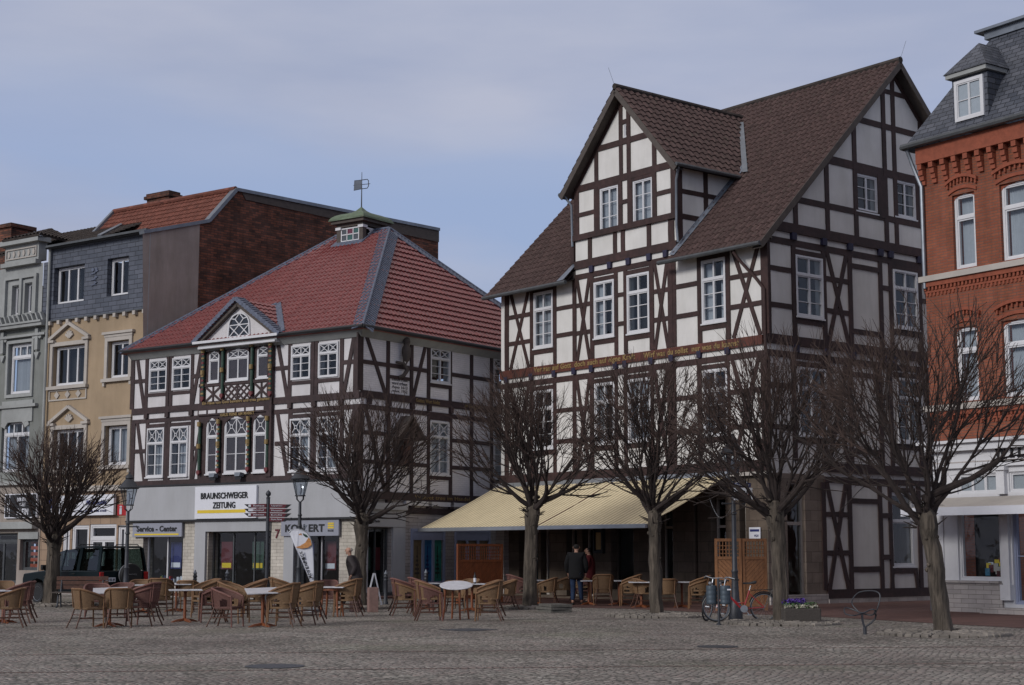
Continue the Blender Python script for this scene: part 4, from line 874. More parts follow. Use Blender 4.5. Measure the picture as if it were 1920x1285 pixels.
# pediment over the carved bay
PC, PHf, PA, PZ = 5.42, 1.98, 10.30, 8.9
mb = MB(); ps = (PA - PZ) / PHf; TW = 0.3
mb.fpoly(F1, [(PC - PHf + 0.25, PZ + 0.12), (PC + PHf - 0.25, PZ + 0.12), (PC, PA - 0.16)], 0.0, 0.22); mb.build('tympanum', M['plaster_b'], H1)
mb = MB(); mb.fbox(F1, PC - PHf - 0.08, PC + PHf + 0.08, 8.88, 8.97, 0.0, 0.52); mb.fbox(F1, PC - PHf + 0.1, PC + PHf - 0.1, 8.70, 8.77, 0.0, 0.42); mb.build('cornice', M['white'], H1)
mb = MB(); mb.fbox(F1, PC - PHf + 0.06, PC + PHf - 0.06, 8.77, 8.88, 0.0, 0.36); mb.build('cornice', M['stucco_g'], H1)
tb = MB()
for sg_ in (-1, 1): bar(tb, F1.P(PC, PA - 0.13, 0.25), F1.P(PC + sg_ * (PHf - 0.1), PZ + 0.05, 0.25), 0.3, 0.14)
tb.build('verge_boards', M['soffit'], H1)
mb = MB(); r_ = 0.52; cz = PZ + 0.13
pts = [(PC - r_, cz), (PC + r_, cz), (PC + r_ - 0.03, cz + 0.42)] + [(PC + (r_ - 0.03) * math.cos(R(a)), cz + 0.42 + 0.40 * math.sin(R(a))) for a in range(15, 180, 15)] + [(PC - r_ + 0.03, cz + 0.42)]
for i in range(len(pts)): mb.beam(F1, pts[i], pts[(i + 1) % len(pts)], 0.05, 0.2, 0.27, 0)
for p_, q_ in (((-0.5, 0.0), (0.0, 0.42)), ((0.5, 0.0), (0.0, 0.42)), ((-0.5, 0.42), (0.0, 0.02)), ((0.5, 0.42), (0.0, 0.02)), ((-0.5, 0.42), (0.5, 0.42)), ((0, 0.42), (-0.2, 0.62)), ((0, 0.42), (0.2, 0.62)), ((-0.2, 0.62), (0, 0.82)), ((0.2, 0.62), (0, 0.82)), ((-0.2, 0.62), (-0.42, 0.66)), ((0.2, 0.62), (0.42, 0.66))):
    mb.beam(F1, (PC + p_[0], cz + p_[1]), (PC + q_[0], cz + q_[1]), 0.032, 0.21, 0.255, 0)
aw_ = mb.build('window', M['white'], H1)
mb = MB(); mb.fpoly(F1, pts, 0.19, 0.228); mb.build('pane', mat('dark_pane', (0.02, 0.022, 0.026), 0.08, 0.1, spec=0.6), aw_)
for sg_ in (-1, 1):
    pe0 = F1.P(PC + sg_ * (PHf + 0.12), PZ + 0.02, 0.5); pe1 = F1.P(PC + sg_ * (PHf + 0.12), PZ + 0.02, -2.6); pr = F1.P(PC, PA + 0.04, 0.5)
    mainn = (A1 - A0).cross(R0 - A0).normalized(); mainn = mainn if mainn.z > 0 else -mainn
    a_, b_, c_ = (pe0, pe1, pr) if sg_ < 0 else (pe1, pe0, F1.P(PC, PA + 0.04, -2.6))
    roof(a_, b_, c_, 'tile_red', H1, [(A0 - mainn * 0.03, -mainn)], name='pediment_roof', tw=0.24, course=0.345, amp=0.03)
    d_ = (pr - pe0).normalized(); bk_ = F1.P(0, 0, -1) - F1.P(0, 0, 0); n_2 = bk_.cross(d_).normalized(); n_2 = n_2 if n_2.z > 0 else -n_2
    mb = MB(); k = int((pr - pe0).length / 0.17)
    for i in range(k + 1):
        a, b = i * 0.17, min((i + 1.05) * 0.17, (pr - pe0).length)
        q = [pe0 + d_ * a + n_2 * 0.11, pe0 + d_ * a + bk_ * 0.42 + n_2 * 0.11, pe0 + d_ * b + bk_ * 0.42 + n_2 * 0.085, pe0 + d_ * b + n_2 * 0.085]
        mb.prism([p_ - n_2 * 0.16 for p_ in q], q)
    mb.build('verge_slates', M['slate_hipf'], H1)
    mb = MB(); vz = lambda w_: E1 + (w_ - 0) * 0  # valley line
    sl = (TP - E1) / (QH + OV)
    v0 = pl1(PC + sg_ * (PHf + 0.12), 0, 0); q0 = -OV + (PZ - E1) / sl; q1 = -OV + (PA - E1) / sl
    bar(mb, pl1(PC + sg_ * (PHf + 0.1), q0, PZ + 0.12), pl1(PC, q1, PA + 0.12), 0.3, 0.05, up=mainn); mb.build('valley_slates', M['slate_hipf'], H1)
# lantern on the ridge
lc = pl1(W1 / 2 + 0.1, QH, 0); LN = 'lantern'
fx = F1.d; ex = Vector((F1.right().x, F1.right().y, 0)); ey = Vector((-F1.n.x, -F1.n.y, 0))
ang = math.atan2(ex.y, ex.x); LM = Matrix.Translation((lc.x, lc.y, 0)) @ Matrix.Rotation(ang, 4, 'Z')
hl = 0.60; zb_, zt_ = 13.2, 14.62
mb = MB()
for sx in (-1, 1):
    for sy in (-1, 1): mb.box(sx * hl - 0.10, sx * hl + 0.10, sy * hl - 0.10, sy * hl + 0.10, zb_, zt_, LM)
mb.box(-hl - 0.10, hl + 0.10, -hl - 0.10, hl + 0.10, zt_, zt_ + 0.14, LM); mb.box(-hl - 0.27, hl + 0.27, -hl - 0.27, hl + 0.27, zt_ + 0.14, zt_ + 0.26, LM)
mb.box(-hl, hl, -hl + 0.05, -hl + 0.1, zb_, 13.95, LM)
lan = mb.build('lantern', M['soffit'], H1)
mb = MB()
for sx in (-1, 1):
    for sy in (-1, 1): mb.box(sx * hl - 0.14, sx * hl + 0.14, sy * hl - 0.14, sy * hl + 0.14, zt_ - 0.10, zt_ + 0.012, LM)
def lring(c0, c1, z0, z1, t, y0, y1, side):
    def bx_(a, b, c, d):
        if side: mb.box(y0, y1, a, b, c, d, LM)
        else: mb.box(a, b, y0, y1, c, d, LM)
    bx_(c0, c0 + t, z0, z1); bx_(c1 - t, c1, z0, z1); bx_(c0 + t, c1 - t, z0, z0 + t); bx_(c0 + t, c1 - t, z1 - t, z1)
    for k in (1, 2): x = c0 + (c1 - c0) * k / 3; bx_(x - 0.02, x + 0.02, z0 + t, z1 - t)
    for k in (0.22, 0.6): z = z0 + (z1 - z0) * k; bx_(c0 + t, c1 - t, z - 0.02, z + 0.02)
lring(-hl + 0.11, hl - 0.11, 13.90, 14.58, 0.05, -hl - 0.08, -hl - 0.03, 0)
for sy in (0, 1):
    a, b = (-hl + 0.15, hl - 0.15)
for pz, qz in (((-hl + 0.12, 14.1), (-0.1, 14.5)), ((-0.1, 14.5), (hl - 0.12, 14.3)), ((-hl + 0.12, 14.52), (hl - 0.12, 14.52)), ((-hl + 0.3, 14.5), (0.0, 14.25))):
    bar(mb, LM @ Vector((hl + 0.08, pz[0], pz[1])), LM @ Vector((hl + 0.08, qz[0], qz[1])), 0.04, 0.06)
mb.build('window_frame', M['white'], lan)
stn = [mat('stained_glass_%s' % nm, c_, 0.15, 0.15, spec=0.5) for nm, c_ in (('red', (0.12, 0.03, 0.05)), ('green', (0.04, 0.10, 0.09)), ('grey', (0.07, 0.08, 0.09)))]
x0, x1 = -hl + 0.14, hl - 0.14
for i in range(3):
    for j, (za, zbb) in enumerate(((13.93, 14.06), (14.06, 14.32), (14.32, 14.56))):
        g = MB(); g.box(x0 + (x1 - x0) * i / 3, x0 + (x1 - x0) * (i + 1) / 3, -hl - 0.055, -hl - 0.045, za, zbb, LM); g.build('pane', stn[(i + j) % 3 if j != 1 else (2, 1, 2)[i]], lan)
g = MB(); g.box(hl - 0.04, hl - 0.02, -hl, hl, 13.9, 14.6, LM); g.build('pane', M['dark'], lan)
mb = MB(); ns = 4; pr_ = [(0.95, 0.0), (0.93, 0.07), (0.87, 0.16), (0.76, 0.25), (0.60, 0.32), (0.42, 0.37), (0.28, 0.42), (0.15, 0.51), (0.02, 0.66)]
vs = []; fs = []
for r0, h0 in pr_:
    for sx, sy in ((-1, -1), (0, -1), (1, -1), (1, 0), (1, 1), (0, 1), (-1, 1), (-1, 0)): vs.append(LM @ Vector((sx * r0, sy * r0, zt_ + 0.26 + h0)))
for i in range(len(pr_) - 1):
    for k in range(8): fs.append((i * 8 + k, i * 8 + (k + 1) % 8, (i + 1) * 8 + (k + 1) % 8, (i + 1) * 8 + k))
fs.append(list(range(8))); mb.add(vs, fs)
mb.build('copper_roof', M['copper'], lan)
mb = MB(); tip = LM @ Vector((0, 0, zt_ + 0.88)); mb.tube([tip, tip + Z * 1.5], [0.03, 0.012], 6)
mb.build('pole', M['iron'], lan)
vz_ = tip.z + 0.80; vv = Vector((0.995, 0.1, 0)); pp = lambda a, h: Vector((tip.x, tip.y, vz_)) + vv * a * 0.62 + Z * h * 0.7
mb = MB(); vn = vv.cross(Z) * 0.012
mb.prism([pp(-0.52, -0.1) - vn, pp(-0.03, 0.0) - vn, pp(-0.03, 0.52) - vn, pp(-0.5, 0.46) - vn], [pp(-0.52, -0.1) + vn, pp(-0.03, 0.0) + vn, pp(-0.03, 0.52) + vn, pp(-0.5, 0.46) + vn])
mb.build('vane_plate', M['zinc'], lan)
mb = MB(); mb.tube([pp(0, 0.53), pp(0.36, 0.58), pp(0.44, 0.5), pp(0.44, 0.18), pp(0.36, 0.05), pp(0, 0.0)], 0.018, 5); mb.tube([pp(-0.55, 0.2), pp(0.56, 0.32)], 0.014, 5); mb.tube([pp(-0.52, -0.1), pp(0, 0.0), pp(0, 0.54), pp(-0.5, 0.47)], 0.016, 5); mb.build('vane_frame', M['iron'], lan)
mb = MB()                                           # lead apron round the lantern foot
ZR = F1.P(0, TP, 0).z; sl_ = (ZR - F1.P(0, E1, 0).z) / (QH + OV); rz_ = lambda y: ZR + y * sl_ + 0.14
for (xa, xb, ya, yb) in ((-hl - 0.22, hl + 0.22, -hl - 0.32, -hl - 0.06), (-hl - 0.22, -hl - 0.06, -hl - 0.06, 0), (hl + 0.06, hl + 0.22, -hl - 0.06, 0)):
    mb.hexa([LM @ Vector(p_) for p_ in ((xa, ya, rz_(ya) - 0.05), (xb, ya, rz_(ya) - 0.05), (xb, yb, rz_(yb) - 0.05), (xa, yb, rz_(yb) - 0.05), (xa, ya, rz_(ya)), (xb, ya, rz_(ya)), (xb, yb, rz_(yb)), (xa, yb, rz_(yb)))])
mb.build('lead_apron', M['slate_hipf'], lan)
# ---- shop front: fascia, piers, display windows
uq = lambda x: F1.u(x, 1030)
op = [(uq(343), uq(268), 0.45, 2.45), (uq(508), uq(390), 0.25, 2.3), (uq(636), uq(552), 0.1, 2.35)]
wall(F1, 0, W1, 0, 3.0, op, 'stone_w', H1, 'ground_floor_wall', depth=0.5)
dv = (S1.u(688, 1050), S1.u(733, 1050), 0.05, 2.4)
sw2 = [(S1.u(773, 1050), S1.u(830, 1050), 0.5, 2.0), (S1.u(855, 1050), S1.u(915, 1050), 0.5, 2.0), (S1.u(935, 1050), S1.u(935, 1050) + 1.4, 0.5, 2.0)]
wall(S1, 0, D1, 0, 3.3, [dv] + sw2, 'stone_g', H1, 'ground_floor_wall', depth=0.35)
mb = MB(); mb.fbox(F1, -0.05, W1 + 0.02, 2.72, 3.9, 0.0, 0.16); mb.build('fascia', M['fascia'], H1, bevel=0.006)
mb = MB(); mb.fbox(S1, 0.0, S1.u(757, 950), 2.42, 2.98, 0.0, 0.10); mb.fbox(S1, 0.0, S1.u(757, 950), 2.98, 3.2, 0.0, 0.2); mb.build('fascia', M['fascia'], H1)
mb = MB(); mb.fbox(S1, S1.u(757, 950), D1, 3.15, 3.3, 0.0, 0.12); mb.build('string_course', M['white'], H1)
mb = MB(); mb.fbox(F1, -0.05, W1 + 0.02, 2.66, 2.717, 0.0, 0.19); mb.fbox(F1, 0, W1, 3.92, 3.98, 0.0, 0.14); mb.build('fascia_trim', M['black'], H1)
sa, sb = F1.u(490, 940, ), F1.u(375, 940)
mb = MB(); mb.fbox(F1, sa, sb, 2.74, 3.85, 0.16, 0.26); sg0 = mb.build('sign_board', M['signw'], H1, bevel=0.006)
def serifed(F, s_, u, z, h, wd, m, parent, w):      # heavy letters with slab ends, as on the newspaper sign
    o = lettering(F, s_, u, z, h * 1.35, m, parent, w=w, width=wd, bold=0.006, ext=0.012, height=h * 0.92); return o
serifed(F1, 'BRAUNSCHWEIGER', F1.u(430.5, 932), 3.53, 0.25, 2.42, 'black', sg0, 0.275); serifed(F1, 'ZEITUNG', F1.u(430.5, 932), 3.20, 0.25, 1.15, 'black', sg0, 0.275)
mb = MB(); mb.fbox(F1, F1.u(470, 958), F1.u(380, 958), 2.93, 3.04, 0.26, 0.268); mb.build('stripe', M['yellow'], sg0)
a, b = F1.u(346, 990), F1.u(254, 990)
mb = MB(); mb.fbox(F1, a, b, 2.13, 2.62, 0.05, 0.14); sg1 = mb.build('sign_board', M['sign_g'], H1, bevel=0.006)
lettering(F1, 'Service - Center', (a + b) / 2, 2.42, 0.34, 'black', sg1, w=0.15, width=(b - a) * 0.86, bold=0.012, height=0.22)
mb = MB(); mb.fbox(F1, a + 0.15, b - 0.12, 2.19, 2.245, 0.14, 0.148); mb.build('stripe', M['yellow'], sg1)
a, b = F1.u(640, 990), F1.u(532, 990)
mb = MB(); mb.fbox(F1, a, b, 2.12, 2.64, 0.05, 0.14); sg2 = mb.build('sign_board', M['sign_g'], H1, bevel=0.006)
lettering(F1, 'KON ERT', a + (b - a) * 0.58, 2.38, 0.4, 'black', sg2, w=0.15, width=(b - a) * 0.72, bold=0.014, height=0.27)
lettering(F1, 'Z', a + (b - a) * 0.575, 2.38, 0.4, 'lead', sg2, w=0.15, width=0.2, height=0.2)
mb = MB(); uy = a + (b - a) * 0.13
for k in range(3): mb.fbox(F1, uy - 0.13, uy + 0.13, 2.36 + 0.07 * k, 2.41 + 0.07 * k, 0.14, 0.15)
mb.build('logo', M['yellow'], sg2); lettering(F1, 'KASSE', uy, 2.29, 0.1, 'black', sg2, w=0.15, width=0.26)
mb = MB(); mb.fbox(F1, uq(508), uq(368), 2.3, 2.66, 0.0, 0.1); mb.fbox(F1, uq(388), uq(368), 0, 2.3, 0.0, 0.10); mb.fbox(F1, uq(552), uq(534), 0, 2.12, -0.3, 0.06); mb.build('white_panel', M['fascia'], H1)
lettering(F1, '7', F1.u(521, 995), 2.2, 0.45, 'maroon', H1, w=0.02, name='house_number', height=0.32, bold=0.01)
shelves = [(M['navy'], 0.3), (M['signred'], 0.5), (M['yellow'], 0.2), (M['green_p'], 0.4), (M['signw'], 0.3)]
for i, (a, b, c, d) in enumerate(op):
    a, b = min(a, b), max(a, b)
    o = MB(); ring(o, F1, a, b, c, d, 0.05, -0.32, -0.24); n = (2, 3, 2)[i]
    for k in range(1, n): x = a + (b - a) * k / n; o.fbox(F1, x - 0.025, x + 0.025, c + 0.05, d - 0.05, -0.315, -0.25)
    fr = o.build('shop_window', M['white'] if i != 1 else M['gutter'], H1)
    g = MB(); g.fface(F1, [(a, c), (b, c), (b, d), (a, d)], -0.28); g.build('pane', M['glass'], fr, recalc=False)
    g = MB(); g.fbox(F1, a - 0.2, b + 0.2, c - 0.2, d + 0.2, -2.6, -2.55); g.fbox(F1, a - 0.1, b + 0.1, c - 0.1, c - 0.02, -2.55, -0.33); g.build('room', M['dark'], fr)
    for mm_, hh in shelves:                         # goods and posters in the display
        g = MB()
        for k in range(4): x = rnd.uniform(a + 0.1, b - 0.3); g.fbox(F1, x, x + rnd.uniform(0.06, 0.16), c, c + rnd.uniform(0.12, 0.32), -0.9, -0.7 - rnd.uniform(0, 0.1))
        g.build('display_goods', mm_, fr)
    for k in range((1, 2, 2)[i]):
        x = a + (b - a) * (k + 0.45) / 2 + 0.1; g = MB(); g.fbox(F1, x, x + 0.55, 1.0, 1.95, -0.5, -0.49); po = g.build('poster', M[('navy', 'green_p', 'maroon')[(i + k) % 3]], fr)
        g = MB(); g.fbox(F1, x + 0.05, x + 0.5, 1.05, 1.22, -0.485, -0.48); g.build('poster_band', M['yellow' if i == 1 else 'signw'], po)
o = MB(); ring(o, S1, *dv, 0.06, -0.25, -0.17); o.fbox(S1, (dv[0] + dv[1]) / 2 - 0.02, (dv[0] + dv[1]) / 2 + 0.02, 0.1, 2.34, -0.24, -0.18); fr = o.build('shop_door', M['gutter'], H1)
g = MB(); g.fface(S1, [(dv[0], dv[2]), (dv[1], dv[2]), (dv[1], dv[3]), (dv[0], dv[3])], -0.21); g.build('pane', M['glass'], fr, recalc=False)
g = MB(); g.fbox(S1, dv[0] - 0.3, dv[1] + 0.3, 0, 2.5, -2.0, -1.95); g.build('room', M['dark'], fr)
g = MB(); g.fbox(S1, dv[0] + 0.12, dv[0] + 0.6, 1.0, 1.75, -0.4, -0.39); g.build('poster', M['green_p'], fr)
g = MB(); g.fbox(S1, dv[0] + 0.75, dv[0] + 1.1, 1.0, 1.75, -0.4, -0.39); g.build('poster', M['maroon'], fr)
mb = MB(); mb.fbox(S1, dv[1] + 0.02, S1.u(757, 1000), 0.3, 2.42, 0.0, 0.08); mb.fbox(S1, 0.0, dv[0] - 0.02, 0.0, 2.42, 0.0, 0.07); mb.build('white_panel', M['fascia'], H1)
lettering(S1, 'Am Markt', S1.u(695, 990) + 0.1, 2.6, 0.12, 'black', H1, w=0.115, width=0.5, name='street_name')
bl = [mat('blue_poster', (0.03, 0.16, 0.36), 0.5, 0.3, 4), mat('teal_poster', (0.025, 0.22, 0.17), 0.5, 0.3, 4), mat('sepia_poster', (0.20, 0.15, 0.08), 0.6, 0.3, 4)]
for i, (a, b, c, d) in enumerate(sw2):
    o = MB(); ring(o, S1, a - 0.1, b + 0.1, c, d + 0.38, 0.1, -0.02, 0.05); o.fbox(S1, a, b, d, d + 0.28, 0.0, 0.03)
    for k in (1, 2): x = a + (b - a) * k / 3; o.fbox(S1, x - 0.05, x + 0.05, c + 0.1, d, -0.02, 0.045)
    fr = o.build('poster_window', M['blueframe'], H1)
    for k in range(3):
        x0, x1 = a + (b - a) * k / 3 + 0.05, a + (b - a) * (k + 1) / 3 - 0.05
        g = MB(); g.fbox(S1, x0, x1, c + 0.1, d, -0.03, -0.02); po = g.build('poster', bl[(2, 0, 1)[k]] if i == 0 else M['glass'] if False else bl[1 if i == 2 else 2] if i else bl[0], fr)
        g = MB(); cx = (x0 + x1) / 2
        for q in range(5): g.fbox(S1, cx - 0.12 + 0.02 * q, cx + 0.12 - 0.02 * q, c + 0.35 + 0.14 * q, c + 0.42 + 0.14 * q, -0.018, -0.012)
        g.tube([S1.P(cx, c + 0.2, -0.01), S1.P(cx, d - 0.2, -0.01)], 0.012, 4); g.build('poster_motif', M['navy' if k == 1 else 'green_p' if k == 2 else 'soffit'], po)
mb = MB(); mb.fbox(S1, 0, D1, 0, 0.28, 0.0, 0.10); mb.build('plinth', M['gutter'], H1)
# ================================================================== slate and ochre building (left)
o3 = at_depth(267, 58.2 * KU); F3 = Fac(o3, -3190); S3 = Fac(o3, 3095)
H3 = thing('town_building', 'ochre building with slate-clad top floor, orange roof and dark brick party wall', 'building', tuple(F3.P(0, 0, 0)), world=True)
WX = F3.u(88, 700)
top3, mid3 = F3.z(265, 440), F3.z(200, 590)
g1, g2 = hole_of(F3, 103, 160, 499, 568), hole_of(F3, 203, 243, 483, 554)
g1 = (g1[0], g1[1], g1[2], g1[3]); g2 = (g2[0], g2[1], g2[2], g2[3])
y1, y2 = hole_of(F3, 100, 160, 648, 722), hole_of(F3, 203, 243, 639, 708)
y3, y4 = hole_of(F3, 100, 158, 805, 880), hole_of(F3, 197, 240, 798, 872)
wall(F3, 0, WX, mid3, top3, [g1, g2], 'slate', H3, 'slate_wall', depth=0.35, w=0.06)
zc3 = F3.z(200, 915)
wall(F3, 0, WX, zc3, mid3, [y1, y2, y3, y4], 'render_yel', H3, 'wall', depth=0.3)
for i, h in enumerate((g1, g2, y1, y2, y3, y4)):
    a, b, c, d = h; cc = 2 if i in (1, 3, 5) else 3
    class FF(Fac): pass
    G = Fac((F3.o - F3.n * 0.2), -3190)
    window(G, a + 0.03, b - 0.03, c + 0.02, d - 0.02, H3, cols=cc, lower=1, fw=0.06, mw=0.035, curtain=(0, 0, 0, 0, 0, 1)[i], wf=0.04)
st = MB()
for i, h in enumerate((y1, y2, y3, y4)):
    a, b, c, d = h; ring(st, F3, a - 0.17, b + 0.17, c - 0.02, d + 0.17, 0.165, 0.0, 0.07, tb=0.015)
    st.fbox(F3, a - 0.24, b + 0.24, c - 0.16, c - 0.03, 0.0, 0.16)
    if i in (0, 2):
        m_ = (a + b) / 2; st.beam(F3, (a - 0.25, d + 0.28), (m_, d + 0.92), 0.13, 0, 0.14, 0); st.beam(F3, (b + 0.25, d + 0.28), (m_, d + 0.92), 0.13, 0, 0.142, 0)
        st.fbox(F3, a - 0.3, a + 0.12, d + 0.17, d + 0.27, 0, 0.15); st.fbox(F3, b - 0.12, b + 0.3, d + 0.17, d + 0.27, 0, 0.15)
        for k in range(5): ang = R(30 + 30 * k); st.beam(F3, (m_, d + 0.32), (m_ + 0.26 * math.cos(ang), d + 0.32 + 0.3 * math.sin(ang)), 0.09, 0, 0.07, 0)
        ring(st, F3, a - 0.17, b + 0.17, c - 0.62, c - 0.165, 0.06, 0, 0.05)
        for k in range(3): x = a + (b - a) * (k + 0.5) / 3; st.fpoly(F3, [(x - 0.16, c - 0.39), (x, c - 0.55), (x + 0.16, c - 0.39), (x, c - 0.23)], 0, 0.05)
    else:
        st.fbox(F3, a - 0.28, b + 0.28, d + 0.28, d + 0.38, 0, 0.15); st.fbox(F3, a - 0.2, b + 0.2, d + 0.17, d + 0.28, 0, 0.09)
        for x in (a - 0.15, b + 0.15): st.fbox(F3, x - 0.06, x + 0.06, c - 0.32, c - 0.16, 0, 0.1)
st.build('stucco_surround', M['stucco'], H3)
st = MB()
for k in range(11): x = 0.2 + (WX - 0.4) * k / 10; st.fbox(F3, x - 0.08, x + 0.08, mid3 - 0.17, mid3 - 0.01, 0, 0.16)
st.build('corbels', M['stucco'], H3)
mb = MB(); mb.fbox(F3, 0, WX, top3 - 0.02, top3 + 0.13, 0.0, 0.32); mb.fbox(F3, 0, WX, mid3 - 0.02, mid3 + 0.04, 0.05, 0.12); mb.build('eaves', M['gutter'], H3)
mb = MB()                                           # owl relief in the slates
m_ = F3.u(180, 525); zz = F3.z(180, 525)
for r_, a in ((0.22, 0.35), (0.20, 0.1), (0.17, -0.12)):
    for k in range(4): mb.beam(F3, (m_ - r_ + 0.05 * k, zz + a + 0.02 * k), (m_ + r_ - 0.09 * k, zz + a - 0.12), 0.035, 0.05, 0.10, 0)
for s_ in (-1, 1): mb.fpoly(F3, [(m_ + s_ * 0.11 + 0.08 * math.cos(t * 0.785), zz + 0.42 + 0.08 * math.sin(t * 0.785)) for t in range(8)], 0.05, 0.1)
mb.build('slate_relief', M['slate_hipf'], H3)
st = MB(); st.fbox(F3, -0.01, 0.14, zc3, top3, -0.3, 0.12); st.build('corner_strip', M['stucco_g'], H3)
# party wall: grey render then old brick, stepping up to the roof
P3 = Fac(o3, 3750)
pz = lambda x, y: P3.uv(x, y)
pts = [pz(267, 438), pz(390, 417), pz(442, 358), pz(822, 433)]
ub_ = P3.u(372, 500); ztop_b = pts[0][1] + (pts[1][1] - pts[0][1]) * (ub_ - pts[0][0]) / (pts[1][0] - pts[0][0])
mb = MB(); mb.fface(P3, [(0, 3), (ub_, 3), (ub_, ztop_b), (pts[0][0], pts[0][1])], 0.02); mb.build('party_wall', M['render_tan'], H3, recalc=False)
mb = MB(); mb.fface(P3, [(ub_, 3), (pts[3][0], 3), pts[3], pts[2], pts[1], (ub_, ztop_b)], 0.0)
bkp = P3.P(pts[3][0], 0, -9)
mb.add([P3.P(pts[3][0], 3, 0), P3.P(pts[3][0], 3, -9), P3.P(pts[3][0], pts[3][1], -9), P3.P(pts[3][0], pts[3][1], 0)], [(0, 1, 2, 3)])
mb.build('party_wall', M['brick_old'], H3, recalc=False)
mb = MB()
for p_, q_ in zip(pts[:-1], pts[1:]): bar(mb, P3.P(p_[0], p_[1] + 0.05, -0.05), P3.P(q_[0], q_[1] + 0.05, -0.05), 0.34, 0.14)
mb.build('coping', M['zinc'], H3)
mb = MB(); mb.fpoly(P3, [(pts[2][0] + 0.3, pts[2][1] - 0.02), (pts[3][0], pts[3][1] - 0.02), (pts[3][0], pts[3][1] - 0.55), (pts[2][0] + 0.5, pts[2][1] - 0.30)], 0.0, 0.05); mb.build('slate_band', M['soffit'], H3)
e0_, e1_ = P3.P(pts[1][0], pts[1][1], 0), None
dF = Vector((F3.d.x, F3.d.y, 0))
L3 = WX + 0.4
er0 = P3.P(*pts[1]); er1 = er0 + dF * 7.6; rr0 = P3.P(*pts[2])
roof(er0, er1, rr0, 'tile_orange', H3, name='roof', tw=0.22, course=0.3, amp=0.03)
mb = MB(); mb.tube([rr0 + Z * 0.08, rr0 + dF * 7.6 + Z * 0.08], 0.12, 8); mb.build('ridge_tiles', M['tile_orange'], H3, smooth=True)
fr0 = P3.P(pts[0][0], pts[0][1], 0.2)
mb = MB(); q = [P3.P(*pts[0]) + Z * 0.1, P3.P(*pts[0]) + dF * WX + Z * 0.1, er0 + dF * WX + Z * 0.02, er0 + Z * 0.02]; mb.add(q, [(0, 1, 2, 3)])
q = [rr0, rr0 + dF * 7.6, er1]; mb.add([rr0 + dF * 7.6, er1, er1 - Z * 3, rr0 + dF * 7.6 - Z * 5], [(0, 1, 2, 3)])
mb.add([rr0, rr0 + dF * 7.6, rr0 + dF * 7.6 + P3.P(10, -0.0, 0) - P3.P(0, 0, 0), P3.P(*pts[3])], [(0, 1, 2, 3)])
mb.build('flat_roof', M['gutter'], H3, recalc=False)
mb = MB(); bar(mb, er1 + Z * 0.1, rr0 + dF * 7.6 + Z * 0.1, 0.2, 0.15); mb.build('verge', M['zinc'], H3)
cp = rr0 + dF * 5.9 + Vector((-P3.n.x, -P3.n.y, 0)) * 0.0 + Vector((-F3.n.x, -F3.n.y, 0)) * 1.3
CM = Matrix.Translation(cp) @ Matrix.Rotation(math.atan2(F3.d.y, F3.d.x), 4, 'Z')
mb = MB(); mb.box(-0.72, 0.72, -0.3, 0.3, -1.5, 0.66, CM); mb.box(-0.82, 0.82, -0.4, 0.4, 0.66, 0.8, CM); mb.box(-0.75, 0.75, -0.33, 0.33, 0.8, 0.92, CM); mb.build('chimney', M['brick_old'], H3)
# ground floor of the ochre building
zz_ = 3.98
so1 = (F3.u(167, 1000), F3.u(135, 1000), 0.6, F3.z(150, 985)); do1 = (F3.u(218, 1000), F3.u(168, 1000), 0.05, F3.z(190, 983)); so2 = (F3.u(131, 1000), F3.u(118, 1000), 0.3, F3.z(120, 990)); do2 = (F3.u(236, 1000), F3.u(221, 1000), 0.1, F3.z(228, 985))
wall(F3, 0, WX, 0, zc3, [so1, do1, so2, do2], 'panel_b', H3, 'ground_floor_wall', depth=0.3)
mb = MB(); mb.fbox(F3, 0, WX, zc3 - 0.12, zc3 + 0.02, 0, 0.2); mb.fbox(F3, 0, WX, zc3 + 0.02, zc3 + 0.1, 0, 0.12); mb.build('cornice', M['stucco'], H3)
for nm, (a, b, c, d), cc in (('shop_window', so1, 1), ('shop_door', do1, 2), ('shop_window', so2, 1), ('shop_window', do2, 1)):
    a, b = min(a, b), max(a, b); G = Fac(F3.o - F3.n * 0.12, -3190)
    window(G, a, b, c, d, H3, cols=cc, lower=1, tr=0.8 if cc == 2 else None, ucols=1, fw=0.09, mw=0.06, name=nm, sill=False, wf=0.08)
a, b = F3.u(222, 945), F3.u(97, 945)
za, zb_s = F3.z(160, 967), F3.z(160, 929)
mb = MB(); mb.fbox(F3, min(a, b), max(a, b), za, zb_s, 0.12, 0.24); sg3 = mb.build('sign_board', M['signw'], H3)
lettering(F3, 'Modellhobby', F3.u(190, 945), za + 0.48, 0.3, 'navy', sg3, w=0.25, width=1.25, shear=0.25, bold=0.01, height=0.25); lettering(F3, 'Modellautos - Plastikmodelle - Modellbau - RC-Modelle', F3.u(182, 960), za + 0.17, 0.12, 'navy', sg3, w=0.25, width=1.7, shear=0.2)
mb = MB(); x = F3.u(108, 945); mb.fbox(F3, x - 0.2, x + 0.32, za + 0.3, zb_s - 0.06, 0.24, 0.25); mb.build('logo', M['navy'], sg3); lettering(F3, '7b.', x + 0.06, za + 0.5, 0.2, 'signw', sg3, w=0.26, width=0.25)
mb = MB(); mb.tube([F3.P(WX - 0.1, zc3, 0.16), F3.P(WX - 0.1, top3, 0.16)], 0.06, 8); mb.build('downpipe', M['stucco_g'], H3, smooth=True)
b = MB(); p = [F3.P(WX, 0, 0), F3.P(WX, 0, -10)]; b.add([p[0], p[1], p[1] + Z * top3, p[0] + Z * top3], [(0, 1, 2, 3)]); b.build('rear_wall', M['render_tan'], H3, recalc=False)

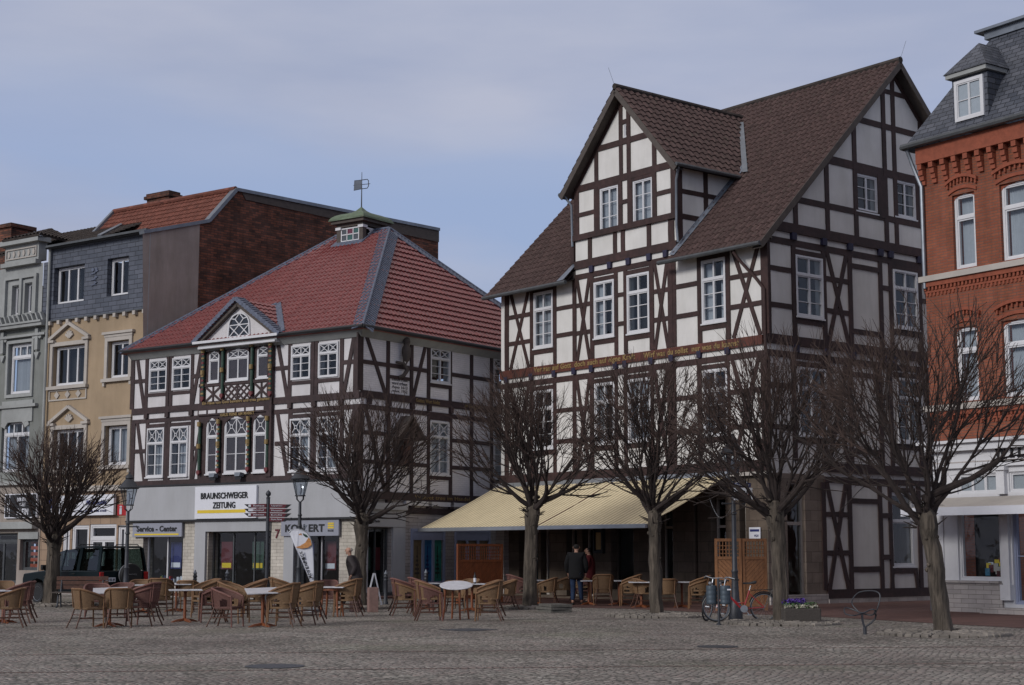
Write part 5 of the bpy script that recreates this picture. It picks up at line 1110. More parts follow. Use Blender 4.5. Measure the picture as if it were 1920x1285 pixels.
# ================================================================== ornate grey-green building at the left edge
o5 = F3.P(WX + 0.02, 0, 0.02); F5 = Fac((o5.x, o5.y), -3190)
H5 = thing('town_building', 'ornate grey-green stucco building with a twin-window attic gable at the left edge', 'building', tuple(o5), world=True)
X5 = F5.u(-60, 700)
w1 = hole_of(F5, 17, 60, 645, 738); w2 = hole_of(F5, 2, 54, 790, 885); wat = [hole_of(F5, 25, 38, 537, 590), hole_of(F5, 49, 62, 532, 586)]
zc5 = F5.z(40, 612); z5b = F5.z(40, 905)
wall(F5, 0, X5, z5b, zc5, [w1, w2], 'render_grn', H5, 'wall', depth=0.3)
za0, za1 = zc5 + 0.35, F5.z(40, 500)
wall(F5, F5.u(80, 560), X5, zc5, za1, wat, 'stucco_g', H5, 'attic_wall', depth=0.3, w=0.03)
wall(F5, 0, F5.u(80, 560), zc5, za1, [], 'slate', H5, 'attic_wall', w=0.0)
for i, h in enumerate([w1, w2]):
    G = Fac(F5.o - F5.n * 0.16, -3190)
    window(G, h[0] + 0.02, h[1] - 0.02, h[2], h[3], H5, cols=(1, 2)[i], lower=1, tr=0.76, ucols=3, fw=0.08, mw=0.035, curtain=(1, 2)[i], arch=(0, 0.35)[i], archm='render_grn', wf=0.04)
for h in wat: window(Fac(F5.o - F5.n * 0.16, -3190), *h, H5, cols=1, lower=1, fw=0.05, mw=0.03, wf=0.04)
st = MB(); st.fbox(F5, 0, X5, zc5 - 0.12, zc5 + 0.02, 0, 0.35); st.fbox(F5, 0, X5, zc5 - 0.5, zc5 - 0.4, 0, 0.18); st.fbox(F5, 0, X5, zc5 + 0.02, zc5 + 0.1, 0.0, 0.42)
k = 0
while k < X5 / 0.3: st.beam(F5, (k * 0.3 + 0.1, zc5 + 0.1), (k * 0.3 + 0.3, zc5 + 0.45), 0.07, 0.03, 0.22, 0); k += 1
a, b = F5.u(72, 560), F5.u(12, 560)
st.fbox(F5, a, b, za1 - 0.55, za1 - 0.42, 0.03, 0.15); st.fbox(F5, a - 0.1, b + 0.1, za1 - 0.02, za1 + 0.16, 0.0, 0.3)
for x in (a, (wat[0][0] + wat[1][1]) / 2 - 0.05, b - 0.1): st.fbox(F5, x, x + 0.16, zc5 + 0.45, za1 - 0.55, 0.03, 0.16)
for h in [w1] + wat: ring(st, F5, h[0] - 0.14, h[1] + 0.14, h[2] - 0.16, h[3] + 0.16, 0.13, 0.0, 0.08)
st.fbox(F5, w1[0] - 0.2, w1[1] + 0.3, w1[2] - 1.2, w1[2] - 0.3, 0, 0.06); st.fbox(F5, w2[0] - 0.5, w2[1] + 0.5, w2[3] + 0.55, w2[3] + 0.68, 0, 0.16)
for k in range(9): a_ = R(20 + 17.5 * k); m_ = (w2[0] + w2[1]) / 2; st.beam(F5, (m_ + 0.66 * math.cos(a_), w2[3] - 0.36 + 0.42 * math.sin(a_)), (m_ + 0.95 * math.cos(a_), w2[3] - 0.36 + 0.78 * math.sin(a_)), 0.2, 0, 0.05, 0)
for x in (F5.u(72, 650), F5.u(8, 650)):
    st.fbox(F5, x - 0.1, x + 0.1, w1[3] - 0.35, w1[3] + 0.55, 0, 0.14); st.fpoly(F5, [(x, w1[3] - 0.75), (x - 0.16, w1[3] - 0.45), (x + 0.16, w1[3] - 0.45)], 0, 0.1)
    for s_ in (-1, 1): st.fpoly(F5, [(x + s_ * 0.2 + 0.11 * math.cos(t * 0.785), w1[3] + 0.25 + 0.14 * math.sin(t * 0.785)) for t in range(8)], 0, 0.12)
st.fbox(F5, 0.0, X5, z5b - 0.1, z5b + 0.06, 0, 0.2)
st.build('stucco_trim', M['stucco_g'], H5)
# blind frieze over the attic windows
zf5 = za1 + 0.16; st = MB(); st.fbox(F5, a - 0.05, b + 0.05, zf5, zf5 + 0.75, -0.3, 0.12); st.fbox(F5, a - 0.3, b + 0.3, zf5 + 0.75, zf5 + 0.95, -0.3, 0.38); st.build('attic_cornice', M['stucco_g'], H5)
st = MB(); ring(st, F5, a + 0.05, b - 0.05, zf5 + 0.15, zf5 + 0.6, 0.05, 0.12, 0.17)
for k in range(6): x = a + 0.25 + (b - a - 0.5) * k / 5; st.fpoly(F5, [(x + 0.08 * math.cos(t * 0.785), zf5 + 0.37 + 0.14 * math.sin(t * 0.785)) for t in range(8)], 0.12, 0.16)
st.build('frieze', M['stucco'], H5)
mb = MB(); e0_ = F5.P(-0.1, za1 + 1.0, 0.3); e1_ = F5.P(X5, za1 + 1.0, 0.3)
zr_ = zf5 + 0.98
RA, RB = F5.P(F5.u(86, 466) - 0.1, zr_, 0.42), F5.P(X5, zr_, 0.42); ua_, za_ = F5.uv(98, 438, -2.4); RC = F5.P(F5.uv(160, 452, -2.6)[0] , zr_ + 0.1, -2.6); AX = F5.P(ua_, max(za_, zr_ + 1.0), -2.4)
u_b = F5.uv(2, 486, 0.42)[0]; RBb = F5.P(u_b, zr_, 0.42)
roof(RA, RB, AX, 'tile_dark', H5, [vplane(RA, AX, RB), vplane(RBb, AX, RA)], name='roof', tw=0.24, course=0.3)
roof(RA, RC, AX, 'tile_dark', H5, [vplane(RA, AX, RC), vplane(RC, AX, RA)], name='roof', tw=0.24, course=0.3)
q1 = F5.uv(186, 447, -0.9); q2 = F5.uv(248, 416, -4.6); Q1, Q2 = F5.P(q1[0], q1[1], -0.9), F5.P(q2[0], q2[1], -4.6)
roof(F5.P(q1[0], q1[1], -0.9), F5.P(X5, q1[1], -0.9), F5.P(q1[0], q2[1], -4.6), 'tile_dark', H5, name='rear_roof', tw=0.24, course=0.3)
mb = MB(); bar(mb, Q1 + Z * 0.1, Q2 + Z * 0.12, 0.16, 0.1); mb.build('verge', M['zinc'], H5)
cp = F5.P(F5.uv(18, 450, -2.4)[0], F5.uv(18, 428, -2.4)[1] - 0.9, -2.4); CM = Matrix.Translation(cp) @ Matrix.Rotation(math.atan2(F5.d.y, F5.d.x), 4, 'Z')
mb = MB(); mb.box(-0.9, 0.9, -0.6, 0.6, -2.2, 0.75, CM); mb.box(-1.0, 1.0, -0.7, 0.7, 0.75, 0.92, CM); mb.build('chimney', M['brick_old'], H5)
b5 = MB(); p = [F5.P(0, 0, 0), F5.P(0, 0, -10)]; b5.add([p[0], p[1], p[1] + Z * 11, p[0] + Z * 11], [(0, 1, 2, 3)]); b5.build('rear_wall', M['render_grn'], H5, recalc=False)
sh = [(F5.u(72, 1010), F5.u(38, 1010), 0.85, F5.z(55, 1000)), (F5.u(33, 1010), F5.u(-30, 1010), 0.3, F5.z(10, 1000))]
wall(F5, 0, X5, 0, z5b, sh, 'render_tan', H5, 'ground_floor_wall', depth=0.4)
for i, (a, b, c, d) in enumerate(sh):
    fr = window(Fac(F5.o - F5.n * 0.2, -3190), a, b, c, d, H5, cols=1 if i == 0 else 2, lower=1, tr=0.86, ucols=1, fw=0.07, mw=0.04, name='shop_window', frame='gutter', wf=0.03)
    g = MB()
    for k in range(7 if i == 0 else 0): g.fbox(F5, a + 0.2, b - 0.2, c + 0.12 + 0.24 * k, c + 0.26 + 0.24 * k, -0.45, -0.4)
    if i == 0: g.build('display_goods', mat('orange_goods', (0.30, 0.06, 0.03), 0.7, 0.5, 3), fr)
mb = MB(); mb.fbox(F5, 0.15, X5, F5.z(40, 992), F5.z(40, 979), 0, 0.3); mb.fbox(F5, F5.u(73, 1000), F5.u(36, 1000), F5.z(55, 1011), F5.z(55, 998), 0.0, 0.05); mb.build('fascia_trim', M['stucco_g'], H5)
a, b = F5.u(72, 950), F5.u(14, 950); za, zb_s = F5.z(40, 970), F5.z(40, 928)
mb = MB(); mb.fbox(F5, a, b, za, zb_s, 0.02, 0.1); sb5 = mb.build('sign_board', M['black'], H5)
mb = MB(); ring(mb, F5, a - 0.04, b + 0.04, za - 0.04, zb_s + 0.04, 0.04, 0.02, 0.115); x = b - 0.28; mb.fbox(F5, x - 0.015, x + 0.015, za, zb_s, 0.1, 0.112)
mb.fpoly(F5, [(b - 0.15 + 0.07 * math.cos(t * 0.785), za + 0.5 + 0.1 * math.sin(t * 0.785)) for t in range(8)], 0.1, 0.108); mb.fpoly(F5, [(b - 0.11, za + 0.42), (b - 0.18, za + 0.42), (b - 0.17, za + 0.18)], 0.1, 0.107)
mb.build('sign_trim', M['signw'], sb5)
m_ = (a + b - 0.28) / 2
for tx, dz_, ww in (('DER STILLE', 0.70, 0.75), ('ORT', 0.50, 0.4), ('KLEIN', 0.2, 0.75)): lettering(F5, tx, m_, za + dz_ + 0.02, 0.25, 'signw', sb5, w=0.11, width=ww, height=0.16 if dz_ > 0.3 else 0.26, bold=0.008)

# ================================================================== red brick corner building (right)
o4 = at_depth(1753, 43.5); F4 = Fac(o4, -1100, -1)
H4 = thing('brick_building', 'red brick building with slate mansard roof and white painted shopfront at the right edge', 'building', tuple(F4.P(0, 0, 0)), world=True)
X4 = F4.u(2060, 700)
ez4 = F4.z(1800, 262); zl = F4.z(1800, 838)
wr = [hole_of(F4, 1787, 1829, 362, 503), hole_of(F4, 1876, 1945, 340, 490), hole_of(F4, 1792, 1834, 612, 752), hole_of(F4, 1880, 1945, 600, 742)]
zsl = (wr[0][2], wr[2][2])
wr = [(wr[0][0], wr[0][1], wr[0][2], wr[0][3]), (wr[1][0], wr[1][0] + 1.15, wr[0][2], wr[0][3]), (wr[2][0], wr[2][1], wr[2][2], wr[2][3]), (wr[3][0], wr[3][0] + 1.15, wr[2][2], wr[2][3])]
wr += [(wr[1][1] + 1.0, wr[1][1] + 1.9, wr[1][2], wr[1][3]), (wr[3][1] + 1.0, wr[3][1] + 1.9, wr[3][2], wr[3][3])]
wall(F4, 0, X4, zl, ez4, wr, 'brick_red', H4, 'wall', depth=0.3)
for i, h in enumerate(wr): window(Fac(F4.o - F4.n * 0.14, -1100, -1), h[0] + 0.01, h[1] - 0.01, h[2], h[3], H4, cols=1, lower=1, tr=0.70, ucols=1, fw=0.075, mw=0.035, curtain=1, arch=0.14, archm='brick_trim', wf=0.05, sill=False)
sd4 = Fac(o4, 5261)
mb = MB(); q = [F4.P(0, 0, 0), F4.P(0, 0, -9)]; mb.add([q[0], q[1], q[1] + Z * ez4, q[0] + Z * ez4], [(0, 1, 2, 3)]); mb.build('side_wall', M['brick_red'], H4, recalc=False)
for h in wr:
    tr4 = MB()                                        # segmental brick hoods with a hanging-brick drip course
    m_ = (h[0] + h[1]) / 2; hw = (h[1] - h[0]) / 2 + 0.16; n = 9
    f = lambda t: h[3] + 0.28 + 0.17 * (1 - t * t)
    for k in range(n):
        t0, t1 = -1 + 2 * k / n, -1 + 2 * (k + 1) / n
        tr4.fpoly(F4, [(m_ + hw * t0, f(t0)), (m_ + hw * t1, f(t1)), (m_ + hw * t1, f(t1) + 0.09), (m_ + hw * t0, f(t0) + 0.09)], 0, 0.10)
        tc_ = (t0 + t1) / 2; tr4.fbox(F4, m_ + hw * tc_ - 0.025, m_ + hw * tc_ + 0.025, f(tc_) - 0.12, f(tc_) + 0.01, 0, 0.07)
        g = lambda t: h[3] + 0.0 + 0.13 * (1 - t * t) - 0.0
        tr4.fpoly(F4, [(m_ + (hw - 0.06) * t0, g(t0) + 0.01), (m_ + (hw - 0.06) * t1, g(t1) + 0.01), (m_ + (hw - 0.06) * t1, g(t1) + 0.1), (m_ + (hw - 0.06) * t0, g(t0) + 0.1)], 0, 0.045)
    tr4.build('window_hood', M['brick_trim'], H4)
tr4 = MB()
k = 0
while 0.12 + k * 0.40 < X4:                         # corbel table under the eaves
    x = 0.02 + k * 0.40
    for j, (dz_, pr_4) in enumerate(((0.0, 0.22), (-0.16, 0.17), (-0.30, 0.12), (-0.43, 0.07))): tr4.fbox(F4, x, x + 0.15, ez4 - 0.62 + dz_, ez4 - 0.47 + dz_ - 0.002, 0, pr_4)
    k += 1
tr4.fbox(F4, 0, X4, ez4 - 0.464, ez4, 0, 0.24)
tr4.build('corbel_table', M['brick_trim'], H4)
zs1, zs2 = wr[0][2] - 0.06, wr[2][2] - 0.06
tr5 = MB(); tr5.fbox(F4, -0.12, X4, zs1 - 0.16, zs1, 0, 0.16); tr5.build('sill_band', M['stucco'], H4); tr5 = MB(); tr5.fbox(F4, -0.12, X4, zs2 - 0.16, zs2, 0, 0.16); tr5.build('sill_band', M['stucco'], H4)
for zz in (zs1, zs2):
    db = MB()
    db.fbox(F4, 0, X4, zz - 0.30, zz - 0.165, 0, 0.09); k = 0
    while k * 0.13 < X4: db.fbox(F4, k * 0.13, k * 0.13 + 0.065, zz - 0.40, zz - 0.302, 0, 0.07); db.fbox(F4, k * 0.13 + 0.03, k * 0.13 + 0.095, zz - 0.56, zz - 0.47, 0, 0.035); k += 1
    db.fbox(F4, 0, X4, zz - 0.47, zz - 0.41, 0, 0.04)
    db.build('brick_dentils', M['brick_trim'], H4)
mb = MB(); mb.tube([F4.P(-0.35, ez4 + 0.08, 0.4), F4.P(X4, ez4 + 0.08, 0.4)], 0.09, 8); mb.tube([F4.P(-0.35, ez4 + 0.08, 0.4), F4.P(-0.35, ez4 + 0.08, -6)], 0.09, 8); mb.build('gutter', M['gutter'], H4, smooth=True)
mb = MB(); mb.tube([F4.P(-0.25, ez4, 0.3), F4.P(-0.2, ez4 - 0.5, 0.1), F4.P(0.06, ez4 - 1.1, 0.1), F4.P(0.04, ez4 - 4, 0.08)], 0.055, 8); mb.build('downpipe', M['zinc'], H4, smooth=True); mb = MB(); mb.tube([F4.P(-0.2, 3.6, -0.05), F4.P(-0.2, 0.0, -0.05)], 0.05, 8); mb.build('downpipe', M['zinc'], H4, smooth=True)
# mansard: steep slate faces, left hip, then a moulded curb
em = ez4 + 0.06; MH, MI = 3.1, 1.8
A_, B_ = F4.P(-0.35, em, 0.35), F4.P(X4, em, 0.35); Cc = F4.P(-0.35 + MI, em + MH, 0.35 - MI); Dd = F4.P(X4, em + MH, 0.35 - MI); E_ = F4.P(-0.35, em, -7); G_ = F4.P(-0.35 + MI, em + MH, -7)
mb = MB(); mb.add([A_, B_, Dd, Cc], [(0, 1, 2, 3)]); mb.add([A_, E_, G_, Cc], [(0, 1, 2, 3)]); mb.build('mansard_roof', M['slate_r'], H4, recalc=False)
mb = MB(); mb.fbox(F4, -0.35 + MI - 0.18, X4, em + MH - 0.02, em + MH + 0.2, 0.35 - MI - 4, 0.35 - MI + 0.08); mb.fbox(F4, -0.35 + MI - 0.42, X4, em + MH + 0.2, em + MH + 0.28, 0.35 - MI - 4, 0.35 - MI + 0.22); mb.build('roof_curb', M['zinc'], H4)
mb = MB()                                           # dormer
d0, d1 = F4.u(1806, 190, -0.2), F4.u(1860, 175, -0.2)
dza, dzb = F4.z(1835, 222, 0.0), F4.z(1835, 145, 0.0)
fwd = 0.12
mb.fbox(F4, d0 - 0.1, d1 + 0.12, dza - 0.15, dzb + 0.12, -1.4, fwd); mb.build('dormer_cheeks', M['slate_r'], H4)
window(F4, d0 + 0.0, d1 + 0.0, dza, dzb, H4, cols=2, lower=2, fw=0.09, mw=0.025, wf=fwd + 0.06, wg=fwd + 0.01, curt_m='curtain', sill=False)
g = MB(); g.fface(F4, [(d0 + 0.09, dza + 0.05), (d1 - 0.09, dza + 0.05), (d1 - 0.09, dzb - 0.05), (d0 + 0.09, dzb - 0.05)], fwd + 0.004); g.build('blind', M['curtain'], H4, recalc=False)
mb = MB(); m_ = (d0 + d1) / 2; hw = (d1 - d0) / 2 + 0.2; zt = dzb + 0.1
mb.fbox(F4, m_ - hw, m_ + hw, zt, zt + 0.12, -1.2, fwd + 0.16); mb.build('dormer_cornice', M['stucco_g'], H4)
mb = MB(); e4 = [F4.P(m_ - hw - 0.05, zt + 0.12, fwd + 0.2), F4.P(m_ + hw + 0.05, zt + 0.12, fwd + 0.2), F4.P(m_ + hw + 0.05, zt + 0.12, -1.5), F4.P(m_ - hw - 0.05, zt + 0.12, -1.5)]
t1_, t2_ = F4.P(m_, zt + 1.0, -0.35), F4.P(m_, zt + 1.0, -1.5)
mb.add(e4 + [t1_, t2_], [(0, 1, 4), (1, 2, 5, 4), (3, 0, 4, 5)]); mb.build('dormer_roof', M['slate_r'], H4, recalc=False)
# painted shopfront
sh4 = [(F4.u(1798, 1040), F4.u(1878, 1040), 0.85, F4.z(1840, 955)), (F4.u(1900, 1040), F4.u(1900, 1040) + 1.1, 0.25, F4.z(1840, 955))]
fan = (F4.u(1796, 905), F4.u(1873, 905), F4.z(1835, 925), F4.z(1835, 888)); fan2 = (F4.u(1893, 905), F4.u(1893, 905) + 1.5, fan[2], fan[3])
wall(F4, 0, X4, 0, zl, sh4 + [fan, fan2], 'white', H4, 'shopfront', depth=0.25, w=0.03)
for i, (a, b, c, d) in enumerate(sh4): window(Fac(F4.o - F4.n * 0.1, -1100, -1), a, b, c, d, H4, cols=1, lower=1 if i == 0 else 2, fw=0.06, mw=0.03, name='shop_window' if i == 0 else 'shop_door', sill=False, wf=0.06, frame='white' if i == 0 else 'blueframe')
for (a, b, c, d) in (fan, fan2):
    o = window(Fac(F4.o - F4.n * 0.06, -1100, -1), a, b, c, d, H4, cols=3, lower=1, fw=0.04, mw=0.03, name='fanlight', sill=False, wf=0.04)
    g = MB(); g.fbox(F4, a, b, c, d, -0.12, -0.11); g.build('blind', M['fascia'], o)
st = MB(); st.fbox(F4, -0.12, X4, zl - 0.12, zl + 0.08, 0.03, 0.22); st.fbox(F4, -0.25, X4, zl + 0.08, zl + 0.16, 0.03, 0.34); zsg = F4.z(1840, 868); st.fbox(F4, 0, X4, zsg - 0.12, zsg + 0.02, 0.03, 0.14)
x = F4.u(1882, 900); st.fbox(F4, x - 0.12, x + 0.14, fan[2] - 0.05, fan[3] + 0.05, 0.03, 0.17); st.fbox(F4, x - 0.18, x + 0.2, fan[3] + 0.05, fan[3] + 0.18, 0.03, 0.23); st.fbox(F4, x - 0.06, x + 0.16, 0.35, fan[2] - 0.25, 0.03, 0.13); st.fbox(F4, x - 0.12, x + 0.2, 0.35, 0.75, 0.03, 0.18)
for k in range(7): st.fbox(F4, 0.08, 0.36, 0.9 + 0.35 * k, 1.24 + 0.35 * k, 0.03, 0.07)
st.build('shopfront_trim', M['white'], H4)
st = MB(); st.fbox(F4, 0, F4.u(1883, 1100), 0, 0.78, 0.03, 0.1); st.fbox(F4, 0.3, F4.u(1880, 1100), 0.78, 0.84, 0.03, 0.16); st.fbox(F4, F4.u(1860, 1140), F4.u(1860, 1140) + 2.2, 0, 0.16, 0.03, 0.5); st.fbox(F4, 0, X4, zsg + 0.02, zsg + 0.05, 0.03, 0.15); st.build('plinth', M['stone_g'], H4)
lt = MB()                                           # W I L ... in slab-serif letters, built stroke by stroke
zl0, zl1 = F4.z(1885, 858), F4.z(1885, 833); H_ = zl1 - zl0; x0 = F4.u(1866, 846)
def stroke(p_, q_, t): lt.beam(F4, (x0 + p_[0] * H_, zl0 + p_[1] * H_), (x0 + q_[0] * H_, zl0 + q_[1] * H_), t, 0.03, 0.07, 0)
def serif(cx, y): lt.fbox(F4, x0 + (cx - 0.22) * H_, x0 + (cx + 0.22) * H_, zl0 + y * H_ - 0.012, zl0 + y * H_ + 0.018, 0.03, 0.062)
for a_, b_ in (((0.15, 1), (0.38, 0)), ((0.38, 0), (0.6, 0.95)), ((0.6, 0.95), (0.8, 0)), ((0.8, 0), (1.05, 1))): stroke(a_, b_, 0.05 if a_[1] > b_[1] else 0.028)
serif(0.15, 1); serif(0.6, 0.97); serif(1.05, 1)
stroke((1.62, 0), (1.62, 1), 0.055); serif(1.62, 0); serif(1.62, 1)
stroke((2.3, 0), (2.3, 1), 0.055); serif(2.3, 0); serif(2.3, 1); lt.fbox(F4, x0 + 2.3 * H_, x0 + 2.8 * H_, zl0 - 0.012, zl0 + 0.03, 0.03, 0.06); stroke((2.8, 0), (2.84, 0.25), 0.03)
lt.build('lettering', M['black'], H4)
A4 = thing('shop_awning', 'narrow pale shop awning above the display window of the red brick building', 'awning', tuple(F4.P(0, 0, 0)), world=True)
zA = F4.z(1840, 932); zB = 2.75; aw1 = F4.P(0.5, zA, 0.1)
mb = MB(); wv_ = 1.3; u_l = min(F4.uv(1702, 962, wv_)[0], 0.0); zB = F4.uv(1760, 960, wv_)[1] + 0.1
mb.add([F4.P(0.45, zA, 0.12), F4.P(X4, zA, 0.12), F4.P(X4, zB, wv_), F4.P(0.25, zB, wv_)], [(0, 1, 2, 3)]); mb.add([F4.P(0.45, zA - 0.015, 0.12), F4.P(X4, zA - 0.015, 0.12), F4.P(X4, zB - 0.015, wv_), F4.P(0.25, zB - 0.015, wv_)], [(0, 1, 2, 3)])
mb.build('fabric', M['stucco'], A4, recalc=False)
mb = MB(); mb.fbox(F4, u_l, X4, zB - 0.2, zB + 0.02, wv_, wv_ + 0.03); mb.build('valance', M['signw'], A4)
mb = MB(); mb.tube([F4.P(0.5, zA - 0.35, 0.08), F4.P(u_l + 0.3, zB - 0.05, wv_ - 0.03)], 0.02, 5); mb.build('arm', M['alu'], A4)
gd = MB()                                           # books and cards in the window
dm = [M['signw'], mat('blue_book', (0.05, 0.16, 0.25), 0.6, 0.3), M['yellow'], M['stucco'], M['maroon'], M['green_p']]
for j, mm_ in enumerate(dm):
    g = MB()
    for k in range(5):
        x = rnd.uniform(sh4[0][0] + 0.5, sh4[0][1] - 0.25); z_ = 0.9 + rnd.choice([0, 0.2, 0.4, 0.6]) * (x - sh4[0][0]) / 1.6; w_ = -0.35 - 0.4 * (z_ - 0.9); g.fbox(F4, x, x + 0.15, z_, z_ + 0.2, w_ - 0.02, w_)
    g.build('display_goods', mm_, H4)
# ================================================================== ground
m, n, l, b = newmat('granite_setts')
tcn = n.new('ShaderNodeTexCoord'); mpn = n.new('ShaderNodeMapping'); mpn.inputs['Rotation'].default_value = (0, 0, 0.35); l.new(tcn.outputs['Object'], mpn.inputs[0])
nw = n.new('ShaderNodeTexNoise'); nw.inputs['Scale'].default_value = 0.35; nw.inputs['Detail'].default_value = 2; l.new(mpn.outputs[0], nw.inputs['Vector'])
mxv = n.new('ShaderNodeMix'); mxv.data_type = 'VECTOR'; mxv.factor_mode = 'UNIFORM'; mxv.inputs[0].default_value = 0.28
l.new(mpn.outputs[0], mxv.inputs[4]); l.new(nw.outputs['Color'], mxv.inputs[5])
ve = n.new('ShaderNodeTexVoronoi'); ve.feature = 'DISTANCE_TO_EDGE'; ve.inputs['Scale'].default_value = 12.5; ve.inputs['Randomness'].default_value = 0.55
vc = n.new('ShaderNodeTexVoronoi'); vc.feature = 'F1'; vc.inputs['Scale'].default_value = 12.5; vc.inputs['Randomness'].default_value = 0.55
l.new(mxv.outputs[1], ve.inputs['Vector']); l.new(mxv.outputs[1], vc.inputs['Vector'])
r1 = n.new('ShaderNodeValToRGB'); r1.color_ramp.interpolation = 'LINEAR'; e = r1.color_ramp.elements
e[0].position = 0.0; e[0].color = (0.20, 0.185, 0.175, 1); e[1].position = 1.0; e[1].color = (0.40, 0.385, 0.365, 1)
for p_, c_ in ((0.3, (0.285, 0.272, 0.255, 1)), (0.62, (0.33, 0.312, 0.295, 1)), (0.8, (0.29, 0.24, 0.228, 1))): q = e.new(p_); q.color = c_
sp = n.new('ShaderNodeSeparateColor'); l.new(vc.outputs['Color'], sp.inputs[0]); l.new(sp.outputs[0], r1.inputs[0])
big = n.new('ShaderNodeTexNoise'); big.inputs['Scale'].default_value = 0.45; big.inputs['Detail'].default_value = 7; l.new(tcn.outputs['Object'], big.inputs['Vector'])
rb = n.new('ShaderNodeValToRGB'); rb.color_ramp.elements[0].position = 0.32; rb.color_ramp.elements[1].position = 0.68; rb.color_ramp.elements[0].color = (0.80, 0.74, 0.73, 1); rb.color_ramp.elements[1].color = (1.12, 1.12, 1.07, 1)
l.new(big.outputs['Fac'], rb.inputs[0])
mm = n.new('ShaderNodeMix'); mm.data_type = 'RGBA'; mm.blend_type = 'MULTIPLY'; mm.inputs[0].default_value = 1; l.new(r1.outputs[0], mm.inputs[6]); l.new(rb.outputs[0], mm.inputs[7])
rj = n.new('ShaderNodeValToRGB'); rj.color_ramp.elements[0].position = 0.03; rj.color_ramp.elements[1].position = 0.13; l.new(ve.outputs['Distance'], rj.inputs[0])
mj = n.new('ShaderNodeMix'); mj.data_type = 'RGBA'; l.new(rj.outputs[0], mj.inputs[0]); mj.inputs[6].default_value = (0.075, 0.070, 0.058, 1); l.new(mm.outputs[2], mj.inputs[7])
mo_ = n.new('ShaderNodeTexNoise'); mo_.inputs['Scale'].default_value = 0.25; mo_.inputs['Detail'].default_value = 5; l.new(tcn.outputs['Object'], mo_.inputs['Vector'])
rm = n.new('ShaderNodeValToRGB'); rm.color_ramp.elements[0].position = 0.55; rm.color_ramp.elements[1].position = 0.75; rm.color_ramp.elements[1].color = (0.4, 0.4, 0.4, 1); l.new(mo_.outputs['Fac'], rm.inputs[0])
mg = n.new('ShaderNodeMix'); mg.data_type = 'RGBA'; l.new(rm.outputs[0], mg.inputs[0]); l.new(mj.outputs[2], mg.inputs[6]); mg.inputs[7].default_value = (0.135, 0.150, 0.085, 1)
st_ = n.new('ShaderNodeTexNoise'); st_.inputs['Scale'].default_value = 0.16; st_.inputs['Detail'].default_value = 9; st_.inputs['Roughness'].default_value = 0.62; l.new(tcn.outputs['Object'], st_.inputs['Vector'])
rs_ = n.new('ShaderNodeValToRGB'); rs_.color_ramp.elements[0].position = 0.36; rs_.color_ramp.elements[1].position = 0.6; rs_.color_ramp.elements[0].color = (0.74, 0.72, 0.70, 1); rs_.color_ramp.elements[1].color = (1.06, 1.05, 1.04, 1); l.new(st_.outputs['Fac'], rs_.inputs[0])
ms_ = n.new('ShaderNodeMix'); ms_.data_type = 'RGBA'; ms_.blend_type = 'MULTIPLY'; ms_.inputs[0].default_value = 1; l.new(mg.outputs[2], ms_.inputs[6]); l.new(rs_.outputs[0], ms_.inputs[7])
l.new(ms_.outputs[2], b.inputs['Base Color']); b.inputs['Roughness'].default_value = 0.8; setspec(b, 0.35)
bp = n.new('ShaderNodeBump'); bp.inputs['Strength'].default_value = 1.0; bp.inputs['Distance'].default_value = 0.026
rh_ = n.new('ShaderNodeMapRange'); rh_.inputs[1].default_value = 0.0; rh_.inputs[2].default_value = 0.35; l.new(ve.outputs['Distance'], rh_.inputs[0])
ad = n.new('ShaderNodeMath'); ad.operation = 'MULTIPLY_ADD'; l.new(sp.outputs[1], ad.inputs[0]); ad.inputs[1].default_value = 0.55; l.new(rh_.outputs[0], ad.inputs[2])
l.new(ad.outputs[0], bp.inputs['Height']); l.new(bp.outputs[0], b.inputs['Normal']); M['setts'] = m
M['redpave'] = brickmat('red_brick_paving', (0.105, 0.052, 0.044), (0.14, 0.07, 0.058), (0.07, 0.05, 0.045), bw=0.22, rh=0.11, ms=0.008, grime=0.35)
M['redrow'] = brickmat('reddish_sett_row', (0.17, 0.115, 0.10), (0.24, 0.17, 0.15), (0.05, 0.045, 0.04), bw=0.11, rh=0.5, ms=0.012, grime=0.4)
M['kerb'] = mat('pale_kerb_stone', (0.36, 0.34, 0.32), 0.85, 0.15, 5, 0.3, 30)
M['sett_tree'] = mat('worn_sett_stone', (0.20, 0.178, 0.155), 0.85, 0.45, 2.2, 0.5, 30, grime=0.3)
M['soil'] = mat('dark_soil', (0.045, 0.036, 0.030), 0.95, 0.4, 12, 0.8, 40)
g = MB(); g.add([(-400, -80, 0), (400, -80, 0), (400, 900, 0), (-400, 900, 0)], [(0, 1, 2, 3)]); tag(g.build('ground', M['setts'], None, recalc=False), kind='structure')
fp = lambda F, u, w_: (F.P(u, 0, w_).x, F.P(u, 0, w_).y, 0.008)
def gpt(x, y, z=0.008): p = gp(x, y); return (p.x, p.y, z)
pv = [gpt(905, 1137), gpt(1000, 1138), gpt(1180, 1142), gpt(1340, 1150), gpt(1545, 1157), gpt(1730, 1168), gpt(1925, 1179), gpt(2150, 1192), fp(F4, 5, -0.3), fp(F4, 0, -0.3), fp(S2, 12, 0.0), fp(S2, 0, -0.3), fp(F2, 13.2, -0.5), (-1.0, 56.5, 0.008)]
g = MB(); g.add(pv, [list(range(len(pv)))]); tag(g.build('pavement', M['redpave'], None), kind='structure')
